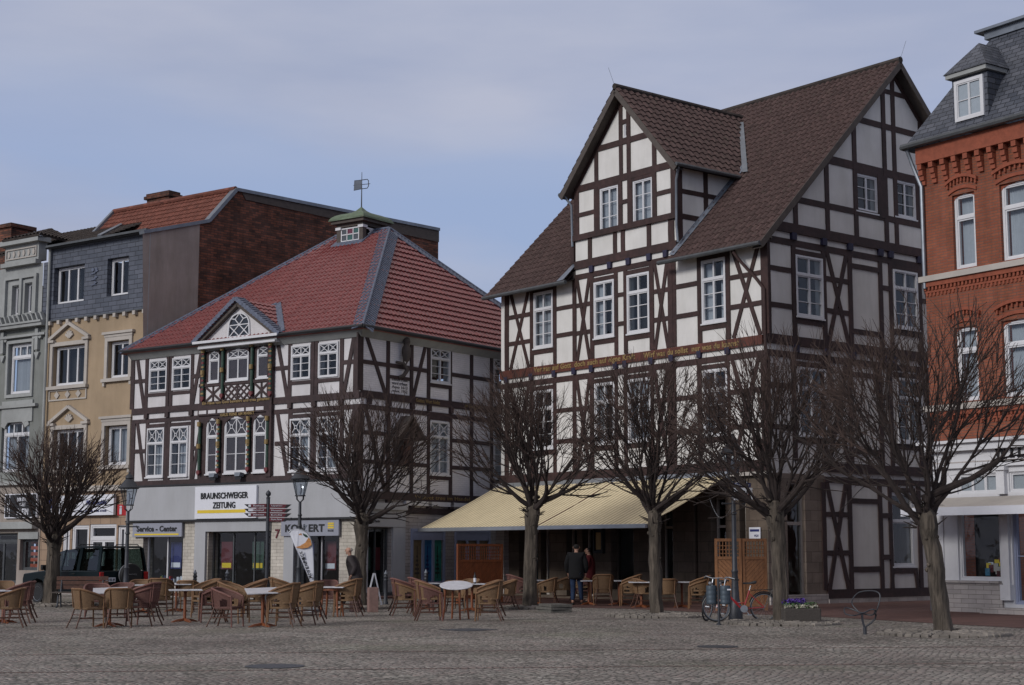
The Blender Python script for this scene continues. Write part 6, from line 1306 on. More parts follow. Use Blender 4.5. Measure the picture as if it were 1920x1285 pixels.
for (xa, ya, xb, yb) in ((-20, 1229, 1940, 1212), (-20, 1262, 1940, 1243)):     # single rows of reddish setts crossing the square
    A_, B_ = gp(xa, ya), gp(xb, yb); d_ = (B_ - A_).normalized(); n_3 = Vector((-d_.y, d_.x, 0)) * 0.055; g = MB(); k = 60
    top_ = [A_.lerp(B_, i / k) + n_3 * (1 + rnd.uniform(-0.3, 0.3)) + Z * 0.004 for i in range(k + 1)]; bot_ = [A_.lerp(B_, i / k) - n_3 * (1 + rnd.uniform(-0.3, 0.3)) + Z * 0.004 for i in range(k + 1)]
    g.add(top_ + bot_, [(i, i + 1, k + 2 + i, k + 1 + i) for i in range(k)]); tag(g.build('paving_line', M['redrow'], None, recalc=False), kind='structure')
pv = [fp(F1, 20, 1.35), fp(F1, -1.0, 1.35), fp(S1, 8, 1.0), fp(S1, 8, -0.3), fp(F1, 0, -0.3), fp(F1, 20, -0.3)]
g = MB(); g.prism([Vector(p) - Z * 0.03 for p in pv], [Vector(p) + Z * 0.09 for p in pv]); tag(g.build('pavement', M['redpave'], None), kind='structure')
g = MB()
for (F, a, b_) in ((F1, -1.05, 20),): g.fbox(F, a, b_, -0.02, 0.105, 1.355, 1.5)
g.fbox(S1, -1.3, 7.9, -0.02, 0.105, 1.02, 1.17); tag(g.build('kerb', M['kerb'], None), kind='structure')
def surround(c, r, label):                          # granite setts laid in rings round a trunk, over bare soil
    t = thing('tree_surround', label, 'paving', tuple(c), world=True, group='stone rings around the tree trunks')
    mb = MB(); nk = 7; y = -r
    mb.lathe([(r * 0.99, 0.0), (r * 0.7, 0.03), (0.3, 0.07)], 28, (c.x, c.y, 0.002)); mb.build('soil', M['soil'], t)
    mb = MB(); rr = random.Random(int(c.x * 100)); q = 0.42
    while q < r:
        k = int(2 * math.pi * q / 0.17)
        for i in range(k):
            a = 2 * math.pi * (i + rr.uniform(-0.08, 0.08)) / k; s_ = rr.uniform(0.058, 0.076); h = 0.035 + 0.06 * (1 - q / r) + rr.uniform(0.0, 0.02)
            Mx = Matrix.Translation((c.x + q * math.cos(a), c.y + q * math.sin(a), h)) @ Matrix.Rotation(a + rr.uniform(-0.12, 0.12), 4, 'Z') @ Matrix.Rotation(rr.uniform(-0.08, 0.08), 4, 'X')
            p0 = [(-s_ * 0.95, -s_ * 1.1, -0.08), (s_ * 0.95, -s_ * 1.1, -0.08), (s_ * 0.95, s_ * 1.1, -0.08), (-s_ * 0.95, s_ * 1.1, -0.08)]
            p1 = [(x_, y_, -0.01) for x_, y_, _ in p0]; p2 = [(x_ * 0.78, y_ * 0.8, 0.015) for x_, y_, _ in p0]
            mb.add(p0 + p1 + p2, [(0, 3, 2, 1)] + [(j, (j + 1) % 4, 4 + (j + 1) % 4, 4 + j) for j in range(4)] + [(4 + j, 4 + (j + 1) % 4, 8 + (j + 1) % 4, 8 + j) for j in range(4)] + [(8, 9, 10, 11)], Mx)
        q += 0.16
    mb.build('setts', M['sett_tree'], t)
# ================================================================== pollarded trees
def tree(base, fork, R_, top, r, seed, label, lean=(0, 0), limbs=None, nl=11, dens=1.0):
    t = thing('pollarded_tree', label, 'tree', tuple(base), world=True, group='bare pollarded trees along the square')
    rr = random.Random(seed); base = Vector(base); fk = base + Vector((lean[0], lean[1], fork))
    T_ = MB(); pts = []; rs = []
    for i in range(13):
        s_ = i / 12; p = base.lerp(fk, s_) + Vector((rr.uniform(-1, 1), rr.uniform(-1, 1), 0)) * 0.018 + Vector((lean[0], lean[1], 0)) * (s_ * s_ - s_) * 0.4
        if i == 0: p.z = -0.05
        pts.append(p); rs.append(r * (1.28 - 1.2 * s_ if s_ < 0.12 else (1.12 - 0.18 * s_ + (0.22 if 0.8 < s_ < 0.95 else 0.0) - (0.45 if s_ > 0.97 else 0))))
    ns = 16; T_.tube(pts, rs, ns)
    for i in range(len(T_.v)):                      # fluted, knotty bark
        v = T_.v[i]; c = base.lerp(fk, max(0, min(1, v.z / fk.z))); d = Vector((v.x - c.x, v.y - c.y, 0)); a = math.atan2(d.y, d.x)
        T_.v[i] = v + d * (0.06 * math.sin(5 * a + seed) + 0.05 * math.sin(9 * a + v.z * 2.0) + rr.uniform(-0.03, 0.03))
    T_.build('trunk', M['bark'], t, smooth=True)
    Bm = MB(); Tw = MB(); Kn = MB(); cz = fork + (top - fork) * 0.42; cc = Vector((fk.x, fk.y, cz)); rv = top - cz
    def out(p): d = p - cc; return (d.x * d.x + d.y * d.y) / (R_ * R_) + (d.z / rv) ** 2 if d.z > 0 else (d.x * d.x + d.y * d.y) / (R_ * R_) + (d.z / (rv * 0.95)) ** 2
    HH = top - fork; LEN = [0.30 * HH, 0.26 * HH, 0.22 * HH, 0.17 * HH, 0.10 * HH]; RAD = [r * 0.33, r * 0.155, r * 0.085, 0.0125, 0.007]; NCH = [5, 4, 3, 3, 0]; SEG = [5, 5, 4, 3, 2]; SID = [8, 6, 4, 3, 3]
    def grow(p, d, lv, ln, rad):
        pts = [p.copy()]; rs = [rad]; cur = p.copy(); dd_ = d.copy(); sg_ = SEG[lv]; kids = []
        for i in range(sg_):
            w_ = 0.16 if lv < 2 else 0.22
            dd_ = (dd_ + Vector((rr.uniform(-w_, w_), rr.uniform(-w_, w_), rr.uniform(-w_, w_) + (0.10 if lv < 3 else 0.03)))).normalized()
            cur = cur + dd_ * ln / sg_; pts.append(cur.copy()); rs.append(rad * (1 - (0.45 if lv < 3 else 0.6) * (i + 1) / sg_) * rr.uniform(0.88, 1.14 if lv < 2 else 1.05)); kids.append((cur.copy(), dd_.copy(), (i + 1) / sg_))
        (Bm if lv < 3 else Tw).tube(pts, rs, SID[lv], cap=lv < 2)
        if lv >= 4: return
        if lv >= 2 and out(cur) > 1.0: return
        nc = max(2, int(round(NCH[lv] * dens + rr.uniform(-0.8, 0.8))))
        for k in range(nc):
            q, qd, f_ = kids[-1] if k < 2 else kids[rr.randrange(max(0, sg_ // 3), sg_)]
            ax = qd.orthogonal().normalized(); ax.rotate(Matrix.Rotation(rr.uniform(0, 6.283), 3, qd)); an = R(rr.uniform(8, 26) if k < 2 else rr.uniform(18, 42))
            nd = qd.copy(); nd.rotate(Matrix.Rotation(an, 3, ax)); o_ = (q - cc); nd = (nd + o_.normalized() * 0.18 + Z * 0.05).normalized()
            grow(q, nd, lv + 1, LEN[lv + 1] * rr.uniform(0.7, 1.2), RAD[lv + 1] * rr.uniform(0.8, 1.2))
        if lv <= 1:                                  # epicormic shoots bristling from old wood
            for k in range(10):
                q, qd, f_ = kids[rr.randrange(sg_)]; nd = Vector((rr.uniform(-1, 1), rr.uniform(-1, 1), rr.uniform(-0.2, 1))).normalized(); grow(q, nd, 4, rr.uniform(0.08, 0.3), 0.006)
    if limbs is None:
        limbs = []
        for k in range(nl):
            a = 2 * math.pi * (k + rr.uniform(-0.25, 0.25)) / nl * 1.0 + seed; el = R((18, 48, 70)[k % 3] + rr.uniform(-6, 8)); limbs.append((math.cos(a) * math.cos(el), math.sin(a) * math.cos(el), math.sin(el), rr.uniform(0.85, 1.2), 0))
        limbs += [(0.1, 0.1, 1, 1.15, 0), (-0.15, -0.2, 1, 1.1, 0)]
    for ki, (dx, dy, dz_, k_, off_) in enumerate(limbs):
        d = Vector((dx, dy, dz_)).normalized(); p = fk + Vector((dx, dy, 0)) * r * 0.45 + Z * (rr.uniform(-0.45, 0.05) + off_); grow(p - d * 0.12, d, 0, LEN[0] * k_ + 0.12, RAD[0] * (1.55 if ki % 3 == 0 else 1.0) * rr.uniform(0.85, 1.15))
    for k in range(26):                             # short shoots and stubs on the pollard head
        a = rr.uniform(0, 6.283); p = fk + Vector((math.cos(a), math.sin(a), 0)) * r * 1.1 + Z * rr.uniform(-0.5, 0.1); d = Vector((math.cos(a), math.sin(a), rr.uniform(-0.1, 0.9))).normalized(); pts = [p, p + d * rr.uniform(0.08, 0.35)]; Bm.tube(pts, [0.02, 0.006], 4)
    for k in range(22):                             # burls and healed cuts round the pollard head
        a = rr.uniform(0, 6.283); h = rr.uniform(-0.75, 0.15) if k < 16 else rr.uniform(-1.8, -0.7); p = fk + Vector((math.cos(a), math.sin(a), 0)) * r * 0.78 + Z * h - Vector((lean[0], lean[1], 0)) * (-h / fork); d = Vector((math.cos(a), math.sin(a), 0.35)).normalized(); q_ = rr.uniform(0.03, 0.065) * (r / 0.18)
        Kn.tube([p, p + d * q_ * 0.6, p + d * q_ * 1.1, p + d * q_ * 1.3], [q_, q_ * 0.95, q_ * 0.6, q_ * 0.15], 7)
    Kn.build('burls', M['bark'], t, smooth=True)
    Bm.build('branches', M['branch'], t, smooth=False, recalc=False); Tw.build('twigs', M['twig'], t, recalc=False)
    return t
TR = [((95, 1136), 2.2, 1.85, 5.6, 0.19, 3, 'bare pollarded tree beside the dark off-road car', (0.05, 0)),
      ((674, 1141), 2.75, 2.1, 6.6, 0.17, 11, 'bare pollarded tree behind the walking man', (0.05, 0)),
      ((993, 1141), 3.05, 2.25, 7.1, 0.18, 19, 'bare pollarded tree at the left half of the cream awning', (0.1, 0)),
      ((1230, 1156), 2.75, 2.0, 6.7, 0.145, 27, 'slender bare pollarded tree before the right half of the cream awning', (-0.03, 0)),
      ((1466, 1170), 2.75, 2.3, 6.8, 0.165, 35, 'bare pollarded tree between the red bicycle and the flower planter', (-0.1, 0)),
      ((1769, 1190), 2.5, 2.1, 6.75, 0.155, 46, 'tallest bare pollarded tree with a leaning trunk in front of the red brick building', (-0.28, 0))]
SHORT = {95: 'tree beside the off-road car', 674: 'tree behind the walking man', 993: 'tree left of the awning seam', 1230: 'slender tree before the awning', 1466: 'tree beside the flower planter', 1769: 'leaning tree before the brick building'}
for (px, py), fk, R_, top, r, seed, lab, ln in TR:
    c = gp(px, py); lim = None
    if px == 1769: lim = [(-0.75, 0.1, 0.75, 1.25, 0), (-0.45, -0.3, 0.9, 1.2, 0), (-0.2, 0.5, 1, 1.1, 0), (0.05, -0.2, 1, 1.3, 0), (0.45, 0.1, 1.0, 1.35, 0), (0.85, -0.1, 0.7, 1.35, 0), (0.5, 0.6, 0.7, 1.1, 0), (-0.85, 0.35, 0.35, 1.1, 0), (-0.5, 0.7, 0.6, 1.1, 0), (0.95, -0.3, 0.35, 1.25, 0.25), (0.2, -0.7, 0.7, 1.0, 0)]
    tree(c, fk, R_, top, r, seed, lab, ln, lim)
    surround(c, 1.25 if px > 1000 else 1.0, 'ring of granite setts at the foot of the ' + SHORT[px])
# ================================================================== street furniture
def lamp(px, Y, H, label, sign=False):
    c = at_depth(px, Y); t = thing('street_lamp', label, 'street lamp', tuple(c), world=False, group='old style street lamps on the square')
    k = H / 4.0
    m_ = MB(); m_.lathe([(0.17, 0), (0.17, 0.28), (0.14, 0.36), (0.10, 0.5), (0.08, 0.9), (0.07, 1.1), (0.085, 1.14), (0.062, 1.2), (0.052, 2.3 * k), (0.075, 2.32 * k), (0.055, 2.4 * k), (0.05, 2.62 * k), (0.07, 2.64 * k), (0.045, 2.7 * k), (0.042, 3.05 * k)], 14); m_.tube([(-0.26, 0, 2.55 * k), (0.26, 0, 2.55 * k)], 0.022, 6)
    for s_ in (-1, 1): m_.lathe([(0.01, -0.03), (0.035, 0), (0.01, 0.03)], 8, (s_ * 0.26, 0, 2.55 * k))
    m_.build('pole', M['iron'], t, smooth=True)
    z0 = 3.05 * k; m_ = MB()
    for a in range(4):
        x, y = math.cos(a * 1.5708 + 0.785), math.sin(a * 1.5708 + 0.785)
        m_.tube([(x * 0.03, y * 0.03, z0 - 0.02), (x * 0.13, y * 0.13, z0 + 0.06), (x * 0.14, y * 0.14, z0 + 0.16)], 0.014, 5)
        m_.tube([(x * 0.15, y * 0.15, z0 + 0.16), (x * 0.265, y * 0.265, z0 + 0.64)], 0.012, 4)
    m_.lathe([(0.16, 0.15), (0.16, 0.18), (0.14, 0.18)], 12, (0, 0, z0)); m_.lathe([(0.285, 0.64), (0.30, 0.67), (0.27, 0.70), (0.20, 0.80), (0.12, 0.90), (0.10, 0.92), (0.12, 0.95), (0.085, 1.03), (0.03, 1.08), (0.03, 1.12), (0.0, 1.14)], 16, (0, 0, z0))
    fr = m_.build('lantern_frame', M['iron'], t, smooth=True)
    g_ = MB(); ns = 8; vs = []
    for r_, h_ in ((0.14, 0.18), (0.255, 0.64)):
        for a in range(ns): vs.append((r_ * math.cos(a * 2 * math.pi / ns), r_ * math.sin(a * 2 * math.pi / ns), z0 + h_))
    g_.add(vs, [(a, (a + 1) % ns, ns + (a + 1) % ns, ns + a) for a in range(ns)]); g_.build('glass', M['lampglass'], fr)
    b_ = MB(); b_.lathe([(0.02, 0.2), (0.045, 0.28), (0.05, 0.4), (0.03, 0.5), (0.0, 0.53)], 10, (0, 0, z0)); b_.build('bulb', M['signw'], fr, smooth=True)
    return t
M['lampglass'] = glassmat('lamp_glass', (0.72, 0.76, 0.80), 1.0)
lamp(238, 46.0, 3.65, 'iron street lamp on a tall pole in front of the dark off-road car')
lamp(561, 47.0, 4.05, 'iron street lamp with crossbar between the signpost and the advertising flag')
Y3 = 37.7; L3t = lamp(1377, Y3, 4.3, 'tall iron street lamp with a shop sign, beside the wooden screens and red bicycle')
c3 = at_depth(1377, Y3); SG = thing('hanging_sign', 'white sign with a navy street plate above, fixed to the tall lamp post', 'sign', tuple(c3), world=True)
rt = Vector((1, 0, 0)); sz = lambda y: z_at(y, Y3 - 0.1); sx = lambda x: at_depth(x, Y3 - 0.1).x
m_ = MB(); m_.box(sx(1378), sx(1413), Y3 - 0.1, Y3 - 0.06, sz(938), sz(915)); m_.build('sign_board', M['signw'], SG)
m_ = MB(); m_.box(sx(1379), sx(1410), Y3 - 0.115, Y3 - 0.075, sz(914), sz(906)); m_.build('street_plate', M['navy'], SG)
m_ = MB(); xs_ = [sx(1383) + (sx(1405) - sx(1383)) * k / 10 for k in range(11)]; 
pts = [(x, 0.06 * math.sin(math.pi * k / 10)) for k, x in enumerate(xs_)]; m_.prism([(x, Y3 - 0.1, sz(905) + h) for x, h in pts] + [(xs_[-1], Y3 - 0.1, sz(906)), (xs_[0], Y3 - 0.1, sz(906))], [(x, Y3 - 0.07, sz(905) + h) for x, h in pts] + [(xs_[-1], Y3 - 0.07, sz(906)), (xs_[0], Y3 - 0.07, sz(906))]); m_.build('sign_crest', M['signw'], SG)
lettering((rt, Z, Vector((sx(1394), Y3 - 0.105, sz(925)))), 'VGH', 0, 0, 0.2, 'black', SG, width=0.23, height=0.12, bold=0.006)
lettering((rt, Z, Vector((sx(1407), Y3 - 0.105, sz(925)))), 'n', 0, 0, 0.2, 'signred', SG, width=0.06, height=0.09)
lettering((rt, Z, Vector((sx(1394), Y3 - 0.12, sz(910)))), 'Baumgarten', 0, 0, 0.1, 'signw', SG, width=0.33)
# finger post
Y = 44; c = at_depth(501, Y); FPt = thing('signpost', 'grey finger signpost with seven maroon direction arms in front of the newspaper shop', 'signpost', tuple(c), world=True)
m_ = MB(); zt = z_at(935, Y); m_.tube([c, c + Z * zt], 0.052, 12); m_.lathe([(0.05, 0), (0.065, 0.02), (0.03, 0.05), (0.07, 0.1), (0.075, 0.15), (0.05, 0.19), (0.02, 0.22), (0.0, 0.24)], 12, (c.x, c.y, zt)); m_.build('pole', M['iron'], FPt, smooth=True)
k = 0
for sgn in (-1, 1):
    for i in range(4):
        if sgn < 0 and i == 3: continue
        zz = z_at(949 + 8.4 * i + (0 if sgn > 0 else -0.5), Y); L_ = 0.66 if i < 3 else 0.62; h = 0.052; yy = c.y - 0.055 - 0.0
        o_ = [(0.045, h), (L_ - (0 if sgn * 1 < 0 or True else 0), h), (L_ - 0.13, -h), (0.045, -h)]
        dyy = 0.16 * sgn * 0
        pts = [Vector((c.x + sgn * x, yy, zz + z_ - 0.012 * x / L_)) for x, z_ in o_]
        m_ = MB(); m_.prism(pts, [p + Vector((0, 0.03, 0)) for p in pts]); ao = m_.build('direction_arm', M['maroon'], FPt)
        m_ = MB(); e_ = [(L_ - 0.13, h), (L_, h), (L_ - 0.13, -h), (L_ - 0.2, -h)]; pp_ = [Vector((c.x + sgn * x * 0.995, yy - 0.004, zz + z_ * 0.98 - 0.012)) for x, z_ in e_]; m_.prism(pp_, [p + Vector((0, 0.038, 0)) for p in pp_]); m_.build('black_tip', M['black'], ao)
        tx = ('Rathaus', 'Bahnhof', 'Stadtmuseum', '')[i] if sgn < 0 else ('Fußgängerzone', 'Museum', 'Kirche', 'Markt Peine')[i]
        if tx: lettering((rt, Z, Vector((c.x + sgn * 0.25, yy - 0.006, zz))), tx, 0, 0, 0.07, 'signw', ao, width=0.3, height=0.045)
        if sgn < 0: m_ = MB(); m_.box(c.x - 0.54, c.x - 0.47 + 0.06 * (i == 1), yy - 0.008, yy - 0.004, zz - 0.03, zz + 0.03); m_.build('pictogram', M['signw'], ao)
# feather flag with food print
Y = 43.2; FL = thing('advertising_flag', 'white feather flag with food print and black lettering before the ticket shop', 'flag', tuple(at_depth(584, Y)), world=True)
def fpx(x, y, d=0): p = at_depth(x, Y + d); return Vector((p.x, p.y, z_at(y, Y + d)))
out_ = [(541, 999), (545, 994.5), (551, 992), (559, 992), (568, 994.5), (575, 999), (580, 1006), (584, 1016), (586.5, 1030), (588, 1050), (589, 1075), (589.5, 1100), (590, 1120), (589, 1132), (583, 1092), (570, 1062), (556, 1032)]
m_ = MB(); m_.prism([fpx(x, y) + Vector((0, 0.03 * math.sin(y * 0.12), 0)) for x, y in out_], [fpx(x, y) + Vector((0, 0.012 + 0.03 * math.sin(y * 0.12), 0)) for x, y in out_]); m_.build('cloth', M['signw'], FL)
m_ = MB(); m_.tube([fpx(x, y) for x, y in out_[:13]] + [Vector((fpx(590, 1100).x, Y, 0.02))], 0.012, 6); m_.lathe([(0.22, 0), (0.22, 0.05), (0.03, 0.08)], 12, (fpx(590, 1100).x, Y, 0)); m_.build('pole', M['alu'], FL, smooth=True)
def blob(pts_, mm_, nm): q = MB(); q.prism([fpx(x, y) + Vector((0, -0.02 + 0.0 + 0.03 * math.sin(y * 0.12), 0)) for x, y in pts_], [fpx(x, y) + Vector((0, -0.012 + 0.03 * math.sin(y * 0.12), 0)) for x, y in pts_]); q.build(nm, M[mm_], FL)
M['foodor'] = mat('orange_food_print', (0.42, 0.19, 0.06), 0.7, 0.3, 20)
blob([(554, 1026), (562, 1024), (572, 1018), (578, 1008), (582, 1012), (584, 1022), (578, 1027), (566, 1029)], 'foodor', 'food_print'); blob([(559, 1002), (564, 1000), (566, 1004), (561, 1006)], 'foodor', 'food_print'); blob([(567, 1000), (574, 1003), (578, 1008), (573, 1008), (568, 1004)], 'green_p', 'food_print')
for i, ch in enumerate('MÖVENPICK'):
    x, y = 583 - (583 - 565) * i / 8, 1082 - (1082 - 1036) * i / 8; p = fpx(x, y) + Vector((0, -0.03 + 0.03 * math.sin(y * 0.12), 0)); a = R(112)
    lettering((Vector((math.cos(a), 0, math.sin(a))), Vector((-math.sin(a), 0, math.cos(a))), p), ch, 0, 0, 0.12, 'black', FL, width=0.065, height=0.085, bold=0.004)
# bollards
def bollard_iron(px, Y, label):
    t = thing('iron_bollard', label, 'bollard', tuple(at_depth(px, Y)), group='slim iron bollards along the shop pavement')
    m_ = MB(); m_.lathe([(0.085, 0), (0.085, 0.06), (0.06, 0.1), (0.055, 0.7), (0.07, 0.73), (0.055, 0.76), (0.055, 0.8), (0.075, 0.83), (0.05, 0.88), (0.05, 0.9)], 12); m_.build('post', M['iron'], t, smooth=True)
    m_ = MB(); m_.lathe([(0.05, 0.9), (0.065, 0.93), (0.035, 0.98), (0.02, 1.02), (0.0, 1.05)], 12); m_.build('finial', M['zinc'], t, smooth=True)
for px, Y, lb in ((724, 49.0, 'slim iron bollard beside the white A-frame sign'), (799, 51.5, 'slim iron bollard in front of the blue poster window'), (427, 50.3, 'slim iron bollard in front of the wide newspaper shop window'), (367, 50.3, 'slim iron bollard before the stone pier of the newspaper shop'), (871, 52.5, 'slim iron bollard in front of the red-stained wooden screen')): bollard_iron(px, Y, lb)
M['redstone'] = mat('red_sandstone', (0.20, 0.125, 0.11), 0.85, 0.2, 12, 0.4, 40)
for px, Y, lb in ((667, 42.9, 'square red sandstone post behind the stacked wicker chairs, at the feet of the walking man'), (700, 42.6, 'square red sandstone post standing clear, in front of the white A-frame sign')):
    c = at_depth(px, Y); m_ = MB(); m_.box(-0.13, 0.13, -0.13, 0.13, 0, 0.64); m_.box(-0.118, 0.118, -0.118, 0.118, 0.64, 0.66); o = m_.build('stone_post', M['redstone'], None, bevel=0.008); o.location = c; o.rotation_euler = (0, 0, 0.3); tag(o, lb, 'bollard', 'red sandstone posts')
c = at_depth(702, 46.5); t = thing('pavement_sign', 'white A-frame pavement sign seen edge-on behind the sandstone post', 'sign', tuple(c), rz=0.1)
for s_ in (-1, 1): m_ = MB(); m_.prism([(s_ * 0.24 - 0.02, -0.3, 0), (s_ * 0.24 + 0.02, -0.3, 0), (0.02 + s_ * 0.015, -0.3, 0.98), (-0.02 + s_ * 0.015, -0.3, 0.98)], [(s_ * 0.24 - 0.02, 0.3, 0), (s_ * 0.24 + 0.02, 0.3, 0), (0.02 + s_ * 0.015, 0.3, 0.98), (-0.02 + s_ * 0.015, 0.3, 0.98)]); m_.build('sign_panel', M['signw'], t)
# red information sign between the two left buildings
pI = F3.P(F3.uv(234, 957, 0.45)[0], 0, 0.45); t = thing('information_sign', 'red box sign with a white letter i beside the left street lamp', 'sign', (pI.x, pI.y, F3.z(234, 967, 0.45)))
m_ = MB(); m_.box(-0.26, 0.24, -0.12, 0.12, 0, 0.42); m_.box(-0.05, 0.05, 0.12, 0.6, 0.15, 0.2); m_.build('sign_box', M['signred'], t, bevel=0.01)
lettering((rt, Z, Vector((-0.13, -0.125, 0.21))), 'i', 0, 0, 0.4, 'signw', t, height=0.33, width=0.10, bold=0.01)
# wooden screens
def screen(p, q, H_, mm_, label, split=False):
    p, q = Vector(p), Vector(q); t = thing('wooden_screen', label, 'screen', tuple(p), rz=math.atan2(q.y - p.y, q.x - p.x), group='wooden trellis screens around the terrace'); W_ = (q - p).length
    m_ = MB(); m_.box(0, 0.07, -0.035, 0.035, 0, H_); m_.box(W_ - 0.07, W_, -0.035, 0.035, 0, H_); m_.box(0.07, W_ - 0.07, -0.033, 0.033, H_ - 0.08, H_); m_.box(0.07, W_ - 0.07, -0.033, 0.033, 0.12, 0.2); zl_ = H_ - 0.52; m_.box(0.07, W_ - 0.07, -0.033, 0.033, zl_ - 0.05, zl_ + 0.03); m_.build('frame', M[mm_], t)
    m_ = MB(); x = 0.12
    while x < W_ - 0.09: m_.box(x, x + 0.025, -0.02, 0.0, zl_ + 0.03, H_ - 0.08); x += 0.088
    z_ = zl_ + 0.1
    while z_ < H_ - 0.12: m_.box(0.07, W_ - 0.07, 0.001, 0.02, z_, z_ + 0.025); z_ += 0.105
    m_.build('trellis', M[mm_], t)
    m_ = MB(); z0, z1 = 0.2, zl_ - 0.05; s_ = 1 if not split else -1; x0, x1 = 0.07, W_ - 0.07; c_ = -(x1 - x0) - (z1 - z0); st_ = 0.125; i = 0
    while c_ < (x1 - x0) + (z1 - z0):                # diagonal boards clipped to the frame
        poly = [(c_, 0), (c_ + st_ - 0.012, 0), (c_ + st_ - 0.012 + (z1 - z0), z1 - z0), (c_ + (z1 - z0), z1 - z0)]
        def clip(P_, f): 
            o_ = []
            for a_ in range(len(P_)):
                A, B_2 = P_[a_], P_[(a_ + 1) % len(P_)]; fa, fb = f(A), f(B_2)
                if fa >= 0: o_.append(A)
                if fa * fb < 0: tt = fa / (fa - fb); o_.append((A[0] + (B_2[0] - A[0]) * tt, A[1] + (B_2[1] - A[1]) * tt))
            return o_
        P_ = clip(clip(poly, lambda v: v[0]), lambda v: (x1 - x0) - v[0])
        if len(P_) > 2:
            P_ = [((x0 + v[0]) if s_ > 0 else (x1 - v[0]), z0 + v[1]) for v in P_]; dy_ = 0.003 * (i % 3); m_.prism([(x_, -0.012 - dy_, z_2) for x_, z_2 in P_], [(x_, 0.012, z_2) for x_, z_2 in P_])
        c_ += st_; i += 1
    m_.build('boards', M[mm_], t); return t
pL0, pL1 = at_depth(857, 49.6), at_depth(942, 50.8); screen(pL0, pL1, z_at(1020, 49.9), 'fence_d', 'red-stained wooden trellis screen under the left end of the awning')
YS = 43.5; screen(at_depth(1340, YS), at_depth(1390, YS), z_at(1010, YS), 'fence', 'larch trellis screen directly behind the street lamp', True); screen(at_depth(1391, YS + 0.03), at_depth(1437, YS + 0.2), z_at(1010, YS), 'fence', 'larch trellis screen between street lamp and tree with diagonal boards')
# planter with flowers
c = gp(1498, 1172); PL = thing('flower_planter', 'square dark exposed-aggregate planter with purple and white flowers behind the tree trunk', 'planter', tuple(c), rz=0.04)
M['aggr'] = mat('exposed_aggregate', (0.060, 0.052, 0.046), 0.9, 0.5, 60, 0.8, 90)
m_ = MB(); m_.box(-0.32, 0.50, -0.02, 0.78, 0, 0.36); m_.build('tub', M['aggr'], PL, bevel=0.02); m_ = MB(); m_.box(-0.27, 0.45, 0.03, 0.73, 0.34, 0.372); m_.build('soil', M['soil'], PL)
for nm, mm_, yr, hz, nn in (('purple_flowers', mat('purple_petals', (0.075, 0.035, 0.24), 0.6, 0.4, 20), (0.2, 0.7), (0.42, 0.56), 420), ('white_flowers', mat('white_petals', (0.62, 0.6, 0.5), 0.6, 0.15, 20), (-0.0, 0.18), (0.37, 0.43), 260), ('leaves', mat('flower_leaves', (0.05, 0.10, 0.035), 0.7, 0.3, 20), (0.0, 0.72), (0.36, 0.48), 500)):
    m_ = MB()
    for k in range(nn):
        cx, cy, cz = rnd.uniform(-0.3, 0.46 if nm[0] != 'p' else 0.25), rnd.uniform(*yr), rnd.uniform(*hz); s_ = rnd.uniform(0.012, 0.028); Mx = Matrix.Translation((cx, cy, cz)) @ Matrix.Rotation(rnd.uniform(0, 6.28), 4, 'Z') @ Matrix.Rotation(rnd.uniform(-1.2, 1.2), 4, 'X'); m_.add([(-s_, -s_, 0), (s_, -s_ * 0.6, 0.004), (s_ * 0.8, s_, 0), (-s_ * 0.7, s_ * 0.9, 0.005)], [(0, 1, 2, 3)], Mx)
    m_.build(nm, mm_, PL, recalc=False)
# litter bins on a post
c = gp(1348, 1172); LB = thing('litter_bin', 'pair of grey ribbed litter bins on a single post beside the red bicycle', 'litter bin', tuple(c), group=None)
m_ = MB(); m_.tube([(0, 0, 0), (0, 0, 1.02)], 0.028, 8); m_.lathe([(0.06, 0), (0.06, 0.02), (0.03, 0.04)], 10); m_.build('post', M['iron'], LB, smooth=True)
M['binm'] = mat('grey_bin_steel', (0.065, 0.085, 0.105), 0.5, 0.15, 6, metal=0.4)
for s_, y_ in ((-1, 0.05), (1, -0.05)):
    m_ = MB(); pr = []
    for i in range(13): z_ = 0.46 + 0.40 * i / 12; pr.append((0.118 + (0.006 if i % 3 == 1 else 0), z_))
    m_.lathe([(0.11, 0.45)] + pr + [(0.105, 0.86), (0.105, 0.60)], 18, (s_ * 0.145, y_, 0)); bo = m_.build('bin', M['binm'], LB, smooth=True)
    if s_ > 0: m_ = MB(); m_.box(0.17, 0.25, -0.20, -0.165, 0.76, 0.79); m_.build('sticker', M['signw'], bo)
